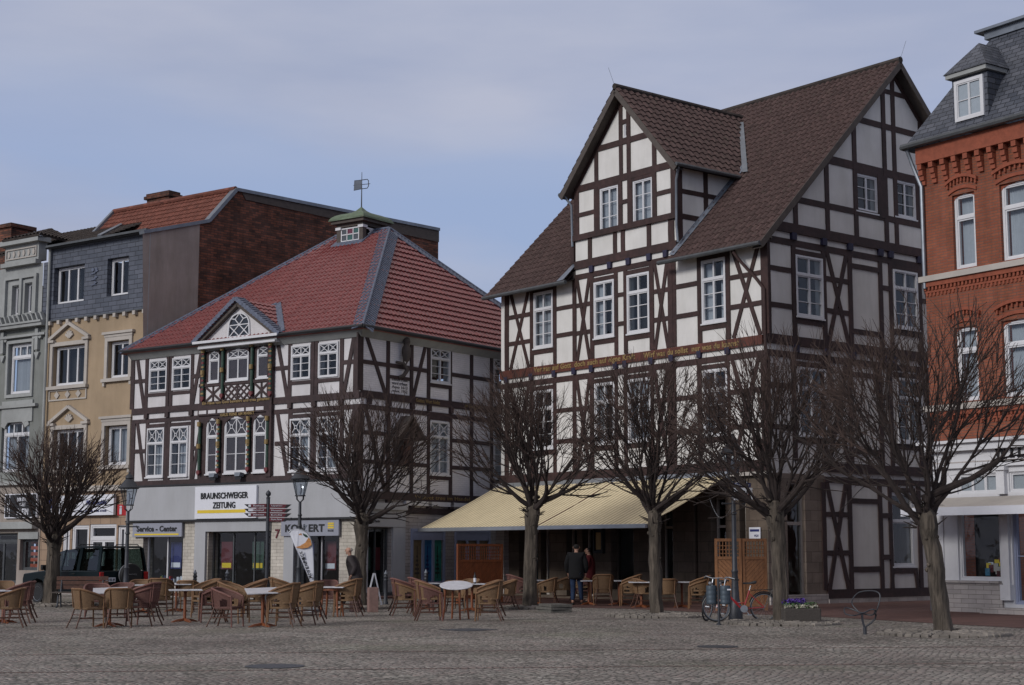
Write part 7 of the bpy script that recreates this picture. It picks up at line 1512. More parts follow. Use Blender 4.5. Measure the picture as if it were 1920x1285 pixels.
# bicycles
def bicycle(c, rz, frame, label, lean=0.0):
    t = thing('bicycle', label, 'bicycle', tuple(c), rz=rz); t.rotation_euler = (lean, 0, rz)
    for x in (-0.55, 0.55):
        ty = MB(); rm_ = MB(); sp_ = MB(); k = 32; P_ = lambda r_, a: (x + r_ * math.cos(a), 0, 0.335 + r_ * math.sin(a))
        ty.tube([P_(0.318, 2 * math.pi * i / k) for i in range(k + 1)], 0.019, 6, cap=False); rm_.tube([P_(0.292, 2 * math.pi * i / k) for i in range(k + 1)], 0.010, 5, cap=False)
        for i in range(16): a = 2 * math.pi * i / 16; sp_.tube([(x, 0.02 * (-1) ** i, 0.335), P_(0.29, a)], 0.0018, 3)
        sp_.tube([(x, -0.05, 0.335), (x, 0.05, 0.335)], 0.02, 8)
        wo = sp_.build('wheel', M['alu'], t); ty.build('tyre', M['black'], wo, smooth=True); rm_.build('rim', M['zinc'], wo, smooth=True)
        md = MB(); pts = [P_(0.352, math.pi * (0.05 + 0.8 * i / 14) + (0.1 if x < 0 else 0.12)) for i in range(15)]; md.tube(pts, 0.016, 5); md.build('mudguard', M['black'], t, smooth=True)
    f = MB(); hd_, bb_, st_, rr_ = (-0.36, 0, 0.82), (0.08, 0, 0.30), (0.22, 0, 0.72), (0.55, 0, 0.335)
    f.tube([(-0.33, 0, 0.70), (-0.12, 0, 0.45), (0.0, 0, 0.33), bb_], 0.022, 8); f.tube([(-0.36, 0, 0.80), (-0.28, 0, 0.62), (-0.05, 0, 0.42), (0.135, 0, 0.44)], 0.012, 8); f.tube([bb_, st_], 0.018, 8)
    for s_ in (-1, 1): f.tube([bb_, (0.55, s_ * 0.05, 0.335)], 0.010, 6); f.tube([(0.2, 0, 0.66), (0.55, s_ * 0.05, 0.335)], 0.009, 6)
    f.tube([hd_, (-0.41, 0, 0.66)], 0.024, 8)
    for s_ in (-1, 1): f.tube([(-0.41, s_ * 0.03, 0.66), (-0.46, s_ * 0.045, 0.5), (-0.55, s_ * 0.05, 0.335)], 0.012, 6)
    f.build('frame', frame, t, smooth=True)
    f = MB(); f.tube([hd_, (-0.33, 0, 0.98)], 0.014, 6); f.tube([(-0.16, -0.28, 0.98), (-0.28, -0.2, 1.02), (-0.36, 0, 0.99), (-0.28, 0.2, 1.02), (-0.16, 0.28, 0.98)], 0.012, 6); f.build('handlebar', M['alu'], t, smooth=True)
    f = MB(); 
    for s_ in (-1, 1): f.tube([(-0.16, s_ * 0.28, 0.98), (-0.06, s_ * 0.29, 0.96)], 0.018, 6)
    f.build('grips', M['black'], t, smooth=True)
    f = MB(); f.tube([st_, (0.25, 0, 0.83)], 0.013, 6); f.build('seat_post', M['alu'], t)
    f = MB(); f.prism([(0.08, -0.02, 0.86), (0.08, 0.02, 0.86), (0.22, 0.06, 0.86), (0.37, 0.09, 0.87), (0.37, -0.09, 0.87), (0.22, -0.06, 0.86)][::-1], [(0.06, -0.025, 0.90), (0.06, 0.025, 0.90), (0.22, 0.05, 0.91), (0.38, 0.1, 0.94), (0.38, -0.1, 0.94), (0.22, -0.05, 0.91)][::-1]); f.build('saddle', M['black'], t, bevel=0.012)
    f = MB(); 
    for s_ in (-1, 1): f.tube([(0.26, s_ * 0.07, 0.72), (0.80, s_ * 0.07, 0.74)], 0.007, 5); f.tube([(0.75, s_ * 0.07, 0.735), (0.57, s_ * 0.06, 0.35)], 0.006, 5)
    for k in range(4): f.tube([(0.35 + 0.13 * k, -0.07, 0.735), (0.35 + 0.13 * k, 0.07, 0.735)], 0.005, 4)
    f.build('rack', M['black'], t)
    f = MB(); f.tube([(0.08, -0.08, 0.30), (0.19, -0.08, 0.17)], 0.011, 5); f.tube([(0.08, 0.08, 0.30), (-0.03, 0.08, 0.43)], 0.011, 5); f.box(0.14, 0.24, -0.17, -0.09, 0.155, 0.18); f.box(-0.08, 0.02, 0.09, 0.17, 0.42, 0.445)
    ck_ = [(0.08 + 0.085 * math.cos(a * 0.3927), -0.055, 0.30 + 0.085 * math.sin(a * 0.3927)) for a in range(16)]; f.prism(ck_, [(x_, -0.05, z_) for x_, _, z_ in ck_]); f.build('crank', M['alu'], t)
    f = MB(); f.lathe([(0.02, 0), (0.045, 0.015), (0.05, 0.05), (0.03, 0.07)], 10, (-0.47, 0, 0.84)); f.build('headlamp', M['alu'], t)
    return t
M['bikered'] = mat('red_bike_paint', (0.28, 0.015, 0.02), 0.3, 0.1, 5, spec=0.6)
b1 = gp(1388.5, 1166.5); bicycle(b1, 0.02, M['bikered'], 'red step-through bicycle leaning against the lamp post')
b2 = at_depth(1338, 37.6); bicycle(b2, R(62), M['black'], 'dark bicycle parked behind the litter bins, mostly hidden', lean=0.1)
# twisted tube seat
c = gp(1622, 1190); TS = thing('tube_seat', 'single outdoor seat of bent dark steel tube on one post', 'seat', tuple(c))
k_ = 0.00277; tp = lambda X_, Y_, d=0.0: ((X_ - 455) * k_, d, (935 - Y_) * k_)
m_ = MB(); m_.tube([tp(455, 938), tp(455, 885)], 0.035, 10); m_.tube([tp(452, 885), tp(440, 840), tp(437, 795)], 0.022, 8); m_.tube([tp(455, 885), tp(500, 855), tp(530, 825), tp(532, 800, -0.05), tp(518, 775, -0.1)], 0.018, 8); m_.build('post', M['iron'], TS, smooth=True)
def smooth_path(P_, k=5, closed=False):             # Catmull-Rom through the points
    P_ = [Vector(p) for p in P_]; o_ = []; n_ = len(P_)
    for i in range(n_ if closed else n_ - 1):
        a, b_, c_, d_ = (P_[(i - 1) % n_] if closed or i > 0 else P_[0]), P_[i], P_[(i + 1) % n_], (P_[(i + 2) % n_] if closed or i + 2 < n_ else P_[-1])
        for j in range(k):
            s_ = j / k; o_.append(0.5 * ((2 * b_) + (c_ - a) * s_ + (2 * a - 5 * b_ + 4 * c_ - d_) * s_ * s_ + (3 * b_ - a - 3 * c_ + d_) * s_ ** 3))
    if not closed: o_.append(P_[-1])
    return o_
m_ = MB(); lp = smooth_path([tp(318, 780, 0.05), tp(335, 752, 0.2), tp(385, 762, 0.18), tp(440, 785, 0.0), tp(490, 758, -0.2), tp(518, 770, -0.18), tp(500, 800, -0.05), tp(440, 790, 0.02), tp(370, 800, -0.18), tp(325, 795, -0.1)], 6, True); m_.tube(lp + [lp[0]], 0.014, 8, cap=False); m_.build('seat', M['iron'], TS, smooth=True)
m_ = MB(); m_.tube(smooth_path([tp(430, 785, 0.1), tp(390, 735, 0.2), tp(388, 695, 0.2), tp(430, 645, 0.15), tp(500, 630, 0.0), tp(545, 642, -0.15), tp(552, 680, -0.2), tp(535, 740, -0.2), tp(520, 785, -0.16)], 6), 0.013, 8); m_.build('backrest', M['iron'], TS, smooth=True)
# wooden boards stacked by the tree
c = gp(1052, 1149); o = MB()
for i, (h, a) in enumerate(((0.0, 0.0), (0.075, 0.05), (0.15, -0.03))): o.box(-0.30, 0.30, -0.02 - 0.02 * i, 0.95, h, h + 0.065, Matrix.Rotation(a + 0.35, 4, 'Z'))
o = o.build('board_stack', mat('weathered_board', (0.10, 0.095, 0.085), 0.9, 0.3, 8), None); o.location = c; tag(o, 'low stack of three weathered grey boards on the setts beside the tree', 'boards')
for px, py, r_, lb in ((878, 1181.5, 0.62, 'square iron cover plate near the round marble table'), (515, 1250, 0.42, 'round reddish utility cover in the setts at the lower left'), (1345, 1213, 0.35, 'small iron manhole cover in the setts below the bicycles')):
    c = gp(px, py); o = MB(); o.lathe([(r_, 0), (r_, 0.006), (r_ - 0.05, 0.006), (r_ - 0.06, 0.004)], 4 if px == 878 else 28); q = o.build('manhole_cover', M['iron'] if px != 520 else M['redrow'], None); q.location = (c.x, c.y, 0.003); tag(q, lb, 'manhole cover')
# park bench by the left tree
c = at_depth(152, 46.2); t = thing('park_bench', 'dark slatted bench on steel legs between the tree and the wicker chairs', 'bench', tuple(c), rz=0.02)
for k in range(4): m_ = MB(); m_.box(-0.75, 0.75, -0.26 + 0.13 * k, -0.15 + 0.13 * k, 0.42, 0.45); m_.build('seat_slat', M['soffit'], t)
for k in range(3): m_ = MB(); m_.box(-0.75, 0.75, 0.28, 0.31, 0.52 + 0.13 * k, 0.63 + 0.13 * k); m_.build('back_slat', M['cane_leg'], t)
for s_ in (-1, 1): m_ = MB(); m_.tube([(s_ * 0.6, 0.32, 0.88), (s_ * 0.6, 0.22, 0.40), (s_ * 0.6, -0.05, 0.36), (s_ * 0.6, -0.12, 0.05), (s_ * 0.6, -0.25, 0.0)], 0.025, 6); m_.tube([(s_ * 0.6, 0.2, 0.4), (s_ * 0.6, 0.28, 0.0)], 0.025, 6); m_.build('leg', M['iron'], t, smooth=True)
for px, lb in ((397, 'left'), (445, 'right')):
    p = F1.P(F1.uv(px, 893, 0.35)[0], 4.06, 0.3); t = thing('floodlight', 'small dark floodlight on the beam above the newspaper sign, %s of the pair' % lb, 'floodlight', tuple(p), rz=math.atan2(F1.right().y, F1.right().x)); m_ = MB(); m_.prism([(-0.12, -0.08, 0.12), (0.12, -0.08, 0.12), (0.16, 0.1, 0.1), (-0.16, 0.1, 0.1)], [(-0.15, -0.06, 0.26), (0.15, -0.06, 0.26), (0.17, 0.1, 0.24), (-0.17, 0.1, 0.24)]); m_.build('housing', M['zinc'], t); m_ = MB(); m_.box(-0.15, 0.15, -0.02, 0.03, 0.0, 0.11); m_.build('bracket', M['black'], t)
m_ = MB(); u_ = S2.u(1428, 1008); pz_ = z_at(1003, 47); q = F2.P(0.25, 0, 0.06)
t = MB(); pa_, pb_ = sorted((F2.u(1428, 1000), F2.u(1407, 1000))); z0_, z1_ = F2.z(1417, 1011), F2.z(1417, 989); t.fbox(F2, pa_, pb_, z0_, z1_, 0.03, 0.06); to = tag(t.build('wall_plaque', M['signw'], None), 'small white plaque with a navy bar on the stone corner pier', 'plaque')
t = MB(); t.fbox(F2, pa_ + 0.04, pb_ - 0.04, z1_ - 0.13, z1_ - 0.06, 0.06, 0.066); t.build('navy_bar', M['navy'], to); lettering(F2, 'VGH', pa_ + 0.16, z0_ + 0.1, 0.1, 'navy', to, w=0.066, width=0.17)
m_ = MB(); a_, b_ = F2.P(ua + 0.3, 3.3, 0.6), Vector((c3.x, c3.y, 2.75)); m_.tube([a_.lerp(b_, k / 10) - Z * 0.5 * math.sin(math.pi * k / 10) for k in range(11)], 0.008, 4); tag(m_.build('cable', M['alu'], None), 'thin grey cable sagging from the cafe wall to the lamp post', 'cable')
# ================================================================== cafe chairs and tables
def make_chair(col):
    wk, rl = M['wick_' + col], M['rail_' + col]
    t = thing('wicker_chair', 'x', 'chair')
    base = [(0.285, 0.25), (0.30, 0.12), (0.295, -0.02), (0.265, -0.14), (0.20, -0.235), (0.10, -0.285), (0.0, -0.30)]
    path = base + [(-x, y) for x, y in base[-2::-1]]
    P_ = smooth_path([(x, y, 0) for x, y in path], 3); hz = lambda y: 0.645 + 0.175 * min(1, max(0, (0.22 - y) / 0.46)) ** 0.85
    m_ = MB(); K = 8; n_ = len(P_)
    for side in (0, 1):
        vs = []
        for j in range(K + 1):
            f_ = j / K
            for p in P_:
                k = 0.84 + 0.16 * f_ - side * 0.05; vs.append((p.x * k, p.y * k - 0.0 - (0.02 * f_ if p.y < 0 else 0), 0.40 + (hz(p.y) - 0.40) * f_))
        fs = []
        for j in range(K):
            for i in range(n_ - 1):
                ym = (P_[i].y + P_[i + 1].y) / 2; f_ = (j + 0.5) / K
                if 0.0 < ym < 0.17 and f_ < 0.62 - 0.9 * abs(ym - 0.085): continue
                fs.append((j * n_ + i, j * n_ + i + 1, (j + 1) * n_ + i + 1, (j + 1) * n_ + i))
        m_.add(vs, fs)
    m_.build('backrest', wk, t, smooth=True, recalc=False)
    m_ = MB(); m_.tube([(p.x, p.y - (0.02 if p.y < 0 else 0), hz(p.y)) for p in P_], 0.024, 8)
    for s_ in (-1, 1): m_.tube([(s_ * 0.20, -0.27, 0.80), (s_ * 0.18, -0.23, 0.42)], 0.014, 6)
    m_.build('rail', rl, t, smooth=True)
    m_ = MB(); sp_ = [(0.25, 0.26), (0.25, -0.1), (0.17, -0.22), (-0.17, -0.22), (-0.25, -0.1), (-0.25, 0.26)]
    m_.prism([(x, y, 0.385) for x, y in sp_], [(x, y, 0.43) for x, y in sp_]); m_.build('seat', wk, t, bevel=0.008)
    for s_ in (-1, 1):
        m_ = MB(); m_.tube([(s_ * 0.285, 0.25, 0.65), (s_ * 0.265, 0.255, 0.40), (s_ * 0.27, 0.27, 0.0)], 0.019, 6); m_.build('leg', rl, t, smooth=True)
        m_ = MB(); m_.tube([(s_ * 0.19, -0.20, 0.40), (s_ * 0.21, -0.25, 0.22), (s_ * 0.26, -0.34, 0.0)], 0.018, 6); m_.build('leg', M['cane_leg'], t, smooth=True)
    m_ = MB()
    for s_ in (-1, 1): m_.tube([(s_ * 0.265, 0.26, 0.2), (s_ * 0.215, -0.25, 0.2)], 0.010, 5)
    m_.tube([(-0.26, 0.26, 0.28), (0.26, 0.26, 0.28)], 0.010, 5); m_.tube([(-0.2, -0.24, 0.28), (0.2, -0.24, 0.28)], 0.010, 5); m_.tube([(-0.24, 0, 0.2), (0.24, 0, 0.2)], 0.010, 5)
    m_.build('stretcher', M['cane_leg'], t, smooth=True); return t
PROTO = {'tan': make_chair('tan'), 'mau': make_chair('mau')}; used = set()
GRP = 'wicker armchairs of the cafe'
def chair(px, py, deg, cols, where):
    c = gp(px, py - 1.6)
    for i, col in enumerate(cols):
        nm = 'tan' if col == 'tan' else 'mauve'
        lab = (nm + ' wicker armchair ' + where) if len(cols) == 1 else ('%s %s wicker chair %s' % ('lower' if i == 0 else 'upper', nm, where))
        d = R(deg - 90) + rnd.uniform(-0.05, 0.05); loc = (c.x - math.cos(R(deg)) * 0.035 * i, c.y - math.sin(R(deg)) * 0.035 * i, 0.105 * i)
        o = PROTO[col]
        if col in used: o = dup(o)
        used.add(col); o.location = loc; o.rotation_euler = (0.0, 0.0, d); o['label'] = lab; o['group'] = GRP
CH = [(16, 1178, 190, ['tan'], 'at the left picture edge, its back to the car'), (33, 1170, 185, ['mau', 'mau'], 'behind the tan chair at the left edge'), (2, 1152, 280, ['tan'], 'farthest back at the left edge'),
 (162, 1179, 38, ['tan'], 'left of the left pedestal table, facing right'), (222, 1178, 105, ['tan'], 'with its back to the viewer at the left pedestal table'), (268, 1175, 168, ['mau', 'mau'], 'on the right of the left pedestal table'),
 (180, 1161, 285, ['mau'], 'facing the viewer under the car door'), (225, 1159, 255, ['mau'], 'facing the viewer under the spare wheel of the car'),
 (300, 1156, 92, ['tan', 'tan'], 'seen from behind below the left shop sign'), (262, 1146, 275, ['tan'], 'half hidden behind the mauve chairs, right below the spare wheel'),
 (352, 1148, 90, ['tan'], 'directly behind the thin-topped square table'), (385, 1160, 210, ['tan', 'tan'], 'right of the thin-topped square table'), (397, 1168, 195, ['mau'], 'just in front of the tan pair by the thin-topped table'),
 (424, 1177, 345, ['mau'], 'in the front row left of the middle pedestal table'), (437, 1170, 345, ['tan', 'tan'], 'left of the middle pedestal table behind the mauve chair'), (474, 1160, 195, ['tan', 'tan'], 'behind the middle pedestal table, left of the signpost'),
 (530, 1177, 165, ['tan', 'tan'], 'in the front row right of the middle pedestal table'), (575, 1172, 163, ['tan', 'tan'], 'second row right of the signpost, below the flag'), (529, 1152, 15, ['tan', 'tan'], 'in the back row right of the signpost pole'), (574, 1152, 200, ['tan'], 'in the back row below the flag tip'),
 (612, 1148, 265, ['mau'], 'behind the small square table by the walking man'), (651, 1158, 165, ['tan', 'tan'], 'between the small square table and the walking man'),
 (758, 1156, 10, ['tan', 'mau'], 'leftmost of those by the round marble table'), (790, 1152, 12, ['mau', 'mau'], 'second from the left, behind the round marble table'), (806, 1166, 8, ['mau', 'tan'], 'nearest on the left of the round marble table'),
 (853, 1150, 272, ['tan'], 'facing the viewer right behind the round marble table'), (878, 1143, 240, ['tan'], 'by the wine bottle below the red-stained screen'), (915, 1166, 172, ['tan', 'tan'], 'on the right side of the round marble table'), (918, 1147, 195, ['tan'], 'in shade behind the right pair at the round table'), (948, 1145, 190, ['tan'], 'in shade left of the tree at the awning edge'),
 (972, 1139, 8, ['mau', 'mau'], 'partly behind the tree trunk under the awning'), (1026, 1137, 170, ['tan'], 'right of the tree trunk under the awning, facing left'), (1056, 1131, 180, ['tan'], 'in deep shade left of the standing couple'), (1092, 1134, 5, ['mau', 'tan'], 'right beside the jeans of the standing person'),
 (1131, 1138, 92, ['tan', 'tan'], 'seen from behind below the menu case'), (1181, 1139, 172, ['tan', 'tan'], 'left of the slender tree under the awning'), (1207, 1141, 10, ['tan'], 'touching the slender tree on its left'), (1251, 1142, 90, ['tan'], 'seen from behind just right of the slender tree'), (1310, 1144, 170, ['tan', 'tan'], 'beside the larch screen')]
for a in CH: chair(*a)
def table(px, py, kind, label, s_=0.37, rz=0.3, H_=0.74, top='marble', tilt=0.0):
    c = gp(px, py - 1.5); t = thing('cafe_table', label, 'table', tuple(c), rz=rz, group='marble-topped cafe tables')
    m_ = MB()
    if kind == 'round': m_.lathe([(0.385, H_ - 0.025), (0.40, H_ - 0.015), (0.40, H_), (0.385, H_ + 0.006)], 32)
    else: m_.box(-s_, s_, -s_, s_, H_ - 0.028, H_)
    tm = Matrix.Translation((0, 0, H_ + 0.3 * tilt)) @ Matrix.Rotation(-rz, 4, 'Z') @ Matrix.Rotation(tilt, 4, 'X') @ Matrix.Rotation(rz, 4, 'Z') @ Matrix.Translation((0, 0, -H_)); m_.v = [tm @ v for v in m_.v]
    m_.build('tabletop', M[top], t, bevel=0.004)
    if kind == 'ped':
        m_ = MB(); m_.lathe([(0.04, 0.05), (0.035, 0.1), (0.035, H_ - 0.06), (0.10, H_ - 0.03)], 10); m_.build('pedestal', M['orangewood'], t, smooth=True)
        m_ = MB()
        for a in range(4):
            Mx = Matrix.Rotation(a * math.pi / 2 + 0.4, 4, 'Z'); m_.prism([(0, -0.035, 0.0 + 0.03), (0.30, -0.03, 0.0), (0.33, -0.02, 0), (0.33, -0.02, 0.015), (0.2, -0.03, 0.06), (0, -0.04, 0.09)], [(0, 0.035, 0.03), (0.30, 0.03, 0.0), (0.33, 0.02, 0), (0.33, 0.02, 0.015), (0.2, 0.03, 0.06), (0, 0.04, 0.09)], Mx)
        m_.build('foot', M['orangewood'], t)
    else:
        for a in range(4):
            x, y = 0.27 * math.cos(a * 1.5708 + 0.7), 0.27 * math.sin(a * 1.5708 + 0.7); m_ = MB(); m_.tube([(x, y, H_ - 0.03), (x * 1.05, y * 1.05, 0.3), (x * 1.2, y * 1.2, 0)], [0.032, 0.028, 0.022], 8); m_.build('leg', M['orangewood'], t, smooth=True)
        if tilt < 0.1: m_ = MB(); m_.lathe([(0.33, H_ - 0.09), (0.33, H_ - 0.028), (0.30, H_ - 0.028), (0.30, H_ - 0.09)], 20); m_.build('apron', M['orangewood'], t)
    return t
for a in ((5, 1170, 'ped', 'small pedestal table at the very left edge among chairs'), (205, 1176, 'ped', 'square pedestal table among mauve and tan chairs left of the lamp'), (346, 1168, 'ped', 'square thin-topped pedestal table standing clear, below the left shop sign'), (492, 1177, 'ped', 'square pedestal table with grey marble top at the foot of the signpost'),
          (622, 1158, 'legs', 'small square four-legged table left of the walking man'), (855, 1163, 'round', 'large round white marble table, its top tipped forward on orange legs'), (885, 1147, 'ped', 'square table carrying the dark wine bottle'), (800, 1145, 'ped', 'square table in the back row below the poster windows'),
          (1004, 1135, 'ped', 'square table right behind the tree trunk under the awning'), (1104, 1136, 'ped', 'square table between the standing person and the chairs below the menu case'), (1161, 1136, 'ped', 'square table left of the slender tree in deep shade'), (1203, 1141, 'ped', 'square table half hidden by the slender tree'), (1279, 1141, 'ped', 'square table between the single tan chair and the larch screen'), (268, 1151, 'ped', 'square table in the back row left of the tan pair below the left shop sign'), (330, 1148, 'ped', 'square table in the back row behind the tan pair seen from behind')):
    table(*a, rz=rnd.uniform(-0.4, 0.4) if a[2] != 'ped' or a[0] > 600 else 0.25, tilt={'round': 0.24}.get(a[2], 0.13 if a[0] in (492, 205) else 0.0))
c = gp(885, 1145.5); m_ = MB(); m_.lathe([(0.037, 0), (0.038, 0.02), (0.038, 0.19), (0.03, 0.22), (0.014, 0.25), (0.014, 0.30), (0.016, 0.31)], 12); o = m_.build('wine_bottle', M['black'], None, smooth=True); o.location = (c.x + 0.08, c.y - 0.15, 0.74); tag(o, 'dark wine bottle with pale label standing on a table below the red-stained screen', 'bottle'); m_ = MB(); m_.lathe([(0.0385, 0.04), (0.0395, 0.05), (0.0395, 0.14), (0.0385, 0.15)], 12); m_.build('label', M['signw'], o)
# ================================================================== people
M['skin'] = mat('skin', (0.42, 0.24, 0.17), 0.6, 0.08, 8); M['jacket'] = mat('dark_padded_jacket', (0.030, 0.023, 0.024), 0.7, 0.3, 8, 0.5, 25); M['trousers'] = mat('grey_trousers', (0.055, 0.055, 0.058), 0.9, 0.2, 10); M['jeans'] = mat('blue_jeans', (0.015, 0.03, 0.07), 0.9, 0.25, 10)
M['hair_g'] = mat('grey_hair', (0.25, 0.235, 0.22), 0.9, 0.2, 30); M['hair_d'] = mat('dark_hair', (0.012, 0.010, 0.009), 0.8, 0.3, 30); M['shoe'] = mat('black_shoe', (0.012, 0.012, 0.013), 0.5, 0.2); M['redcloth'] = mat('red_coat', (0.09, 0.008, 0.010), 0.85, 0.2, 8); M['coat'] = mat('black_coat', (0.004, 0.004, 0.005), 0.9, 0.3, 8)
def skin(name, pts, edges, m_, parent, root=0, lv=2, sx=1.0):
    me = bpy.data.meshes.new(name); me.from_pydata([p[:3] for p in pts], edges, []); o = bpy.data.objects.new(name, me); C.objects.link(o)
    md = o.modifiers.new('s', 'SKIN'); md.use_smooth_shade = True
    for i, p in enumerate(pts): me.skin_vertices[0].data[i].radius = (p[3], p[4] if len(p) > 4 else p[3]); me.skin_vertices[0].data[i].use_root = (i == root)
    sb = o.modifiers.new('b', 'SUBSURF'); sb.levels = lv; sb.render_levels = lv
    dg = bpy.context.evaluated_depsgraph_get(); dg.update(); me2 = bpy.data.meshes.new_from_object(o.evaluated_get(dg)); me2.name = name; C.objects.unlink(o); bpy.data.objects.remove(o)
    me2.materials.clear(); me2.materials.append(m_); o2 = bpy.data.objects.new(name, me2); C.objects.link(o2); o2.parent = parent; return o2
def person(loc, rz, H_, label, arms, legs, lean, jac, tro, hair, coatlen=0.78, bald=False, bulk=1.3):
    """facing +Y; arms/legs give joint positions; lean tips the trunk forward"""
    t = thing('person', label, 'person', tuple(loc), rz=rz); k = H_ / 1.75; t.scale = (k, k, k)
    hp = (0, 0, 0.93); ch = (0, lean * 0.6, 1.27); nk = (0, lean, 1.48); hd = (0, lean + 0.035, 1.62)
    shl = [(s_ * 0.19, lean * 0.92, 1.42) for s_ in (-1, 1)]
    P_ = [(0, 0, 0.95, 0.15, 0.105), (0, lean * 0.3, 1.1, 0.135, 0.10), (*ch, 0.155, 0.11), (0, lean * 0.93, 1.42, 0.11, 0.08), (*nk, 0.055), (0, lean + 0.02, 1.55, 0.06), (hd[0], hd[1] + 0.005, 1.60, 0.085, 0.095), (hd[0], hd[1] - 0.005, 1.67, 0.083, 0.095), (hd[0], hd[1] - 0.01, 1.71, 0.055, 0.06)]
    E_ = [(0, 1), (1, 2), (2, 3), (3, 4), (4, 5), (5, 6), (6, 7), (7, 8)]
    J = MB
    for si, s_ in enumerate((-1, 1)):
        el, wr, = arms[si]; b_ = len(P_); P_ += [(*shl[si], 0.062), (*el, 0.045), (*wr, 0.030), (wr[0], wr[1] + (wr[1] - el[1]) * 0.25, wr[2] + (wr[2] - el[2]) * 0.25, 0.036, 0.02)]; E_ += [(3, b_), (b_, b_ + 1), (b_ + 1, b_ + 2), (b_ + 2, b_ + 3)]
        kn, an = legs[si]; b_ = len(P_); P_ += [(s_ * 0.09, 0, 0.88, 0.085), (*kn, 0.058), (*an, 0.038), (an[0], an[1] + 0.12, max(0.035, an[2] - 0.05), 0.032, 0.025)]; E_ += [(0, b_), (b_, b_ + 1), (b_ + 1, b_ + 2), (b_ + 2, b_ + 3)]
    bo = skin('body', P_, E_, M['skin'], t)
    # face: nose, brows, ears, eyes, mouth
    m_ = MB(); y0 = hd[1] + 0.088; m_.tube([(0, y0 - 0.01, 1.655), (0, y0 + 0.012, 1.63), (0, y0 + 0.026, 1.612), (0, y0 + 0.002, 1.602)], [0.009, 0.012, 0.016, 0.01], 8)
    for s_ in (-1, 1): m_.tube([(s_ * 0.083, hd[1] - 0.01, 1.60), (s_ * 0.094, hd[1] - 0.02, 1.625), (s_ * 0.088, hd[1] - 0.018, 1.65)], [0.008, 0.014, 0.010], 6); m_.tube([(s_ * 0.02, y0 - 0.004, 1.657), (s_ * 0.055, y0 - 0.02, 1.657)], 0.008, 5)
    m_.tube([(-0.03, y0 - 0.012, 1.575), (0, y0 - 0.002, 1.576), (0.03, y0 - 0.012, 1.575)], 0.007, 5); m_.tube([(0, y0 - 0.035, 1.535), (0, y0 - 0.01, 1.545)], 0.022, 6); m_.build('face', M['skin'], t, smooth=True)
    m_ = MB()
    for s_ in (-1, 1): m_.lathe([(0.0, -0.008), (0.009, 0), (0.0, 0.008)], 8, (s_ * 0.033, y0 - 0.012, 1.638))
    m_.build('eyes', M['black'], t)
    for si in (0, 1):                                # hands: palm, four fingers and a thumb
        el, wr = arms[si]; d = (Vector(wr) - Vector(el)).normalized(); o_ = Vector(wr) + d * 0.03; x = Vector((0, 1, 0)) - d * d.y; x = x.normalized() if x.length > 0.1 else Vector((1, 0, 0)); y = d.cross(x); hP = [(*o_, 0.026, 0.016), (*(o_ + d * 0.05), 0.034, 0.016)]; hE = [(0, 1)]
        for f_ in range(4): b_ = len(hP); q = o_ + d * 0.08 + x * (0.027 - 0.018 * f_); L_ = (0.036, 0.042, 0.038, 0.030)[f_]; hP += [(*q, 0.009), (*(q + d * L_ - y * 0.008), 0.0085), (*(q + d * L_ * 1.6 - y * 0.03), 0.007)]; hE += [(1, b_), (b_, b_ + 1), (b_ + 1, b_ + 2)]
        b_ = len(hP); q = o_ + d * 0.025 + x * 0.035; hP += [(*q, 0.011), (*(q + d * 0.035 + x * 0.018 - y * 0.01), 0.009)]; hE += [(0, b_), (b_, b_ + 1)]; skin('hand', hP, hE, M['skin'], t, lv=1)
    Q = [(0, 0.0, coatlen, 0.20 * bulk, 0.15 * bulk), (0, lean * 0.2, 1.0, 0.185 * bulk, 0.155 * bulk), (0, lean * 0.6, 1.25, 0.185 * bulk, 0.155 * bulk), (0, lean * 0.93, 1.41, 0.15 * bulk, 0.11 * bulk), (0, lean * 0.98, 1.475, 0.075, 0.075)]; QE = [(0, 1), (1, 2), (2, 3), (3, 4)]
    for si in (0, 1):
        el, wr = arms[si]; b_ = len(Q); Q += [(*shl[si], 0.082 * bulk), (*el, 0.065 * bulk), (*wr, 0.052 * bulk)]; QE += [(3, b_), (b_, b_ + 1), (b_ + 1, b_ + 2)]
    skin('jacket', Q, QE, jac, t, root=1)
    Q = [(0, 0, 0.95, 0.155, 0.115)]; QE = []
    for si, s_ in enumerate((-1, 1)):
        kn, an = legs[si]; b_ = len(Q); Q += [(s_ * 0.09, 0, 0.86, 0.105), (*kn, 0.078), (an[0], an[1], an[2] + 0.03, 0.062)]; QE += [(0, b_), (b_, b_ + 1), (b_ + 1, b_ + 2)]
    skin('trousers', Q, QE, tro, t)
    for si in (0, 1): kn, an = legs[si]; z_ = max(0.04, an[2] - 0.05); skin('shoe', [(an[0], an[1] - 0.04, z_, 0.045, 0.04), (an[0], an[1] + 0.06, z_ - 0.005, 0.048, 0.036), (an[0], an[1] + 0.17, z_ - 0.012, 0.042, 0.026)], [(0, 1), (1, 2)], M['shoe'], t, lv=1)
    if bald: skin('hair', [(0, hd[1] - 0.075, 1.60, 0.075, 0.035), (0, hd[1] - 0.08, 1.65, 0.08, 0.032), (0, hd[1] - 0.055, 1.705, 0.06, 0.03)], [(0, 1), (1, 2)], hair, t, lv=2)
    else: skin('hair', [(0, hd[1] - 0.05, 1.57, 0.08, 0.06), (0, hd[1] - 0.03, 1.66, 0.096, 0.09), (0, hd[1] - 0.01, 1.715, 0.075, 0.075)], [(0, 1), (1, 2)], hair, t, lv=2)
    return t
c = at_depth(670, 44.2)
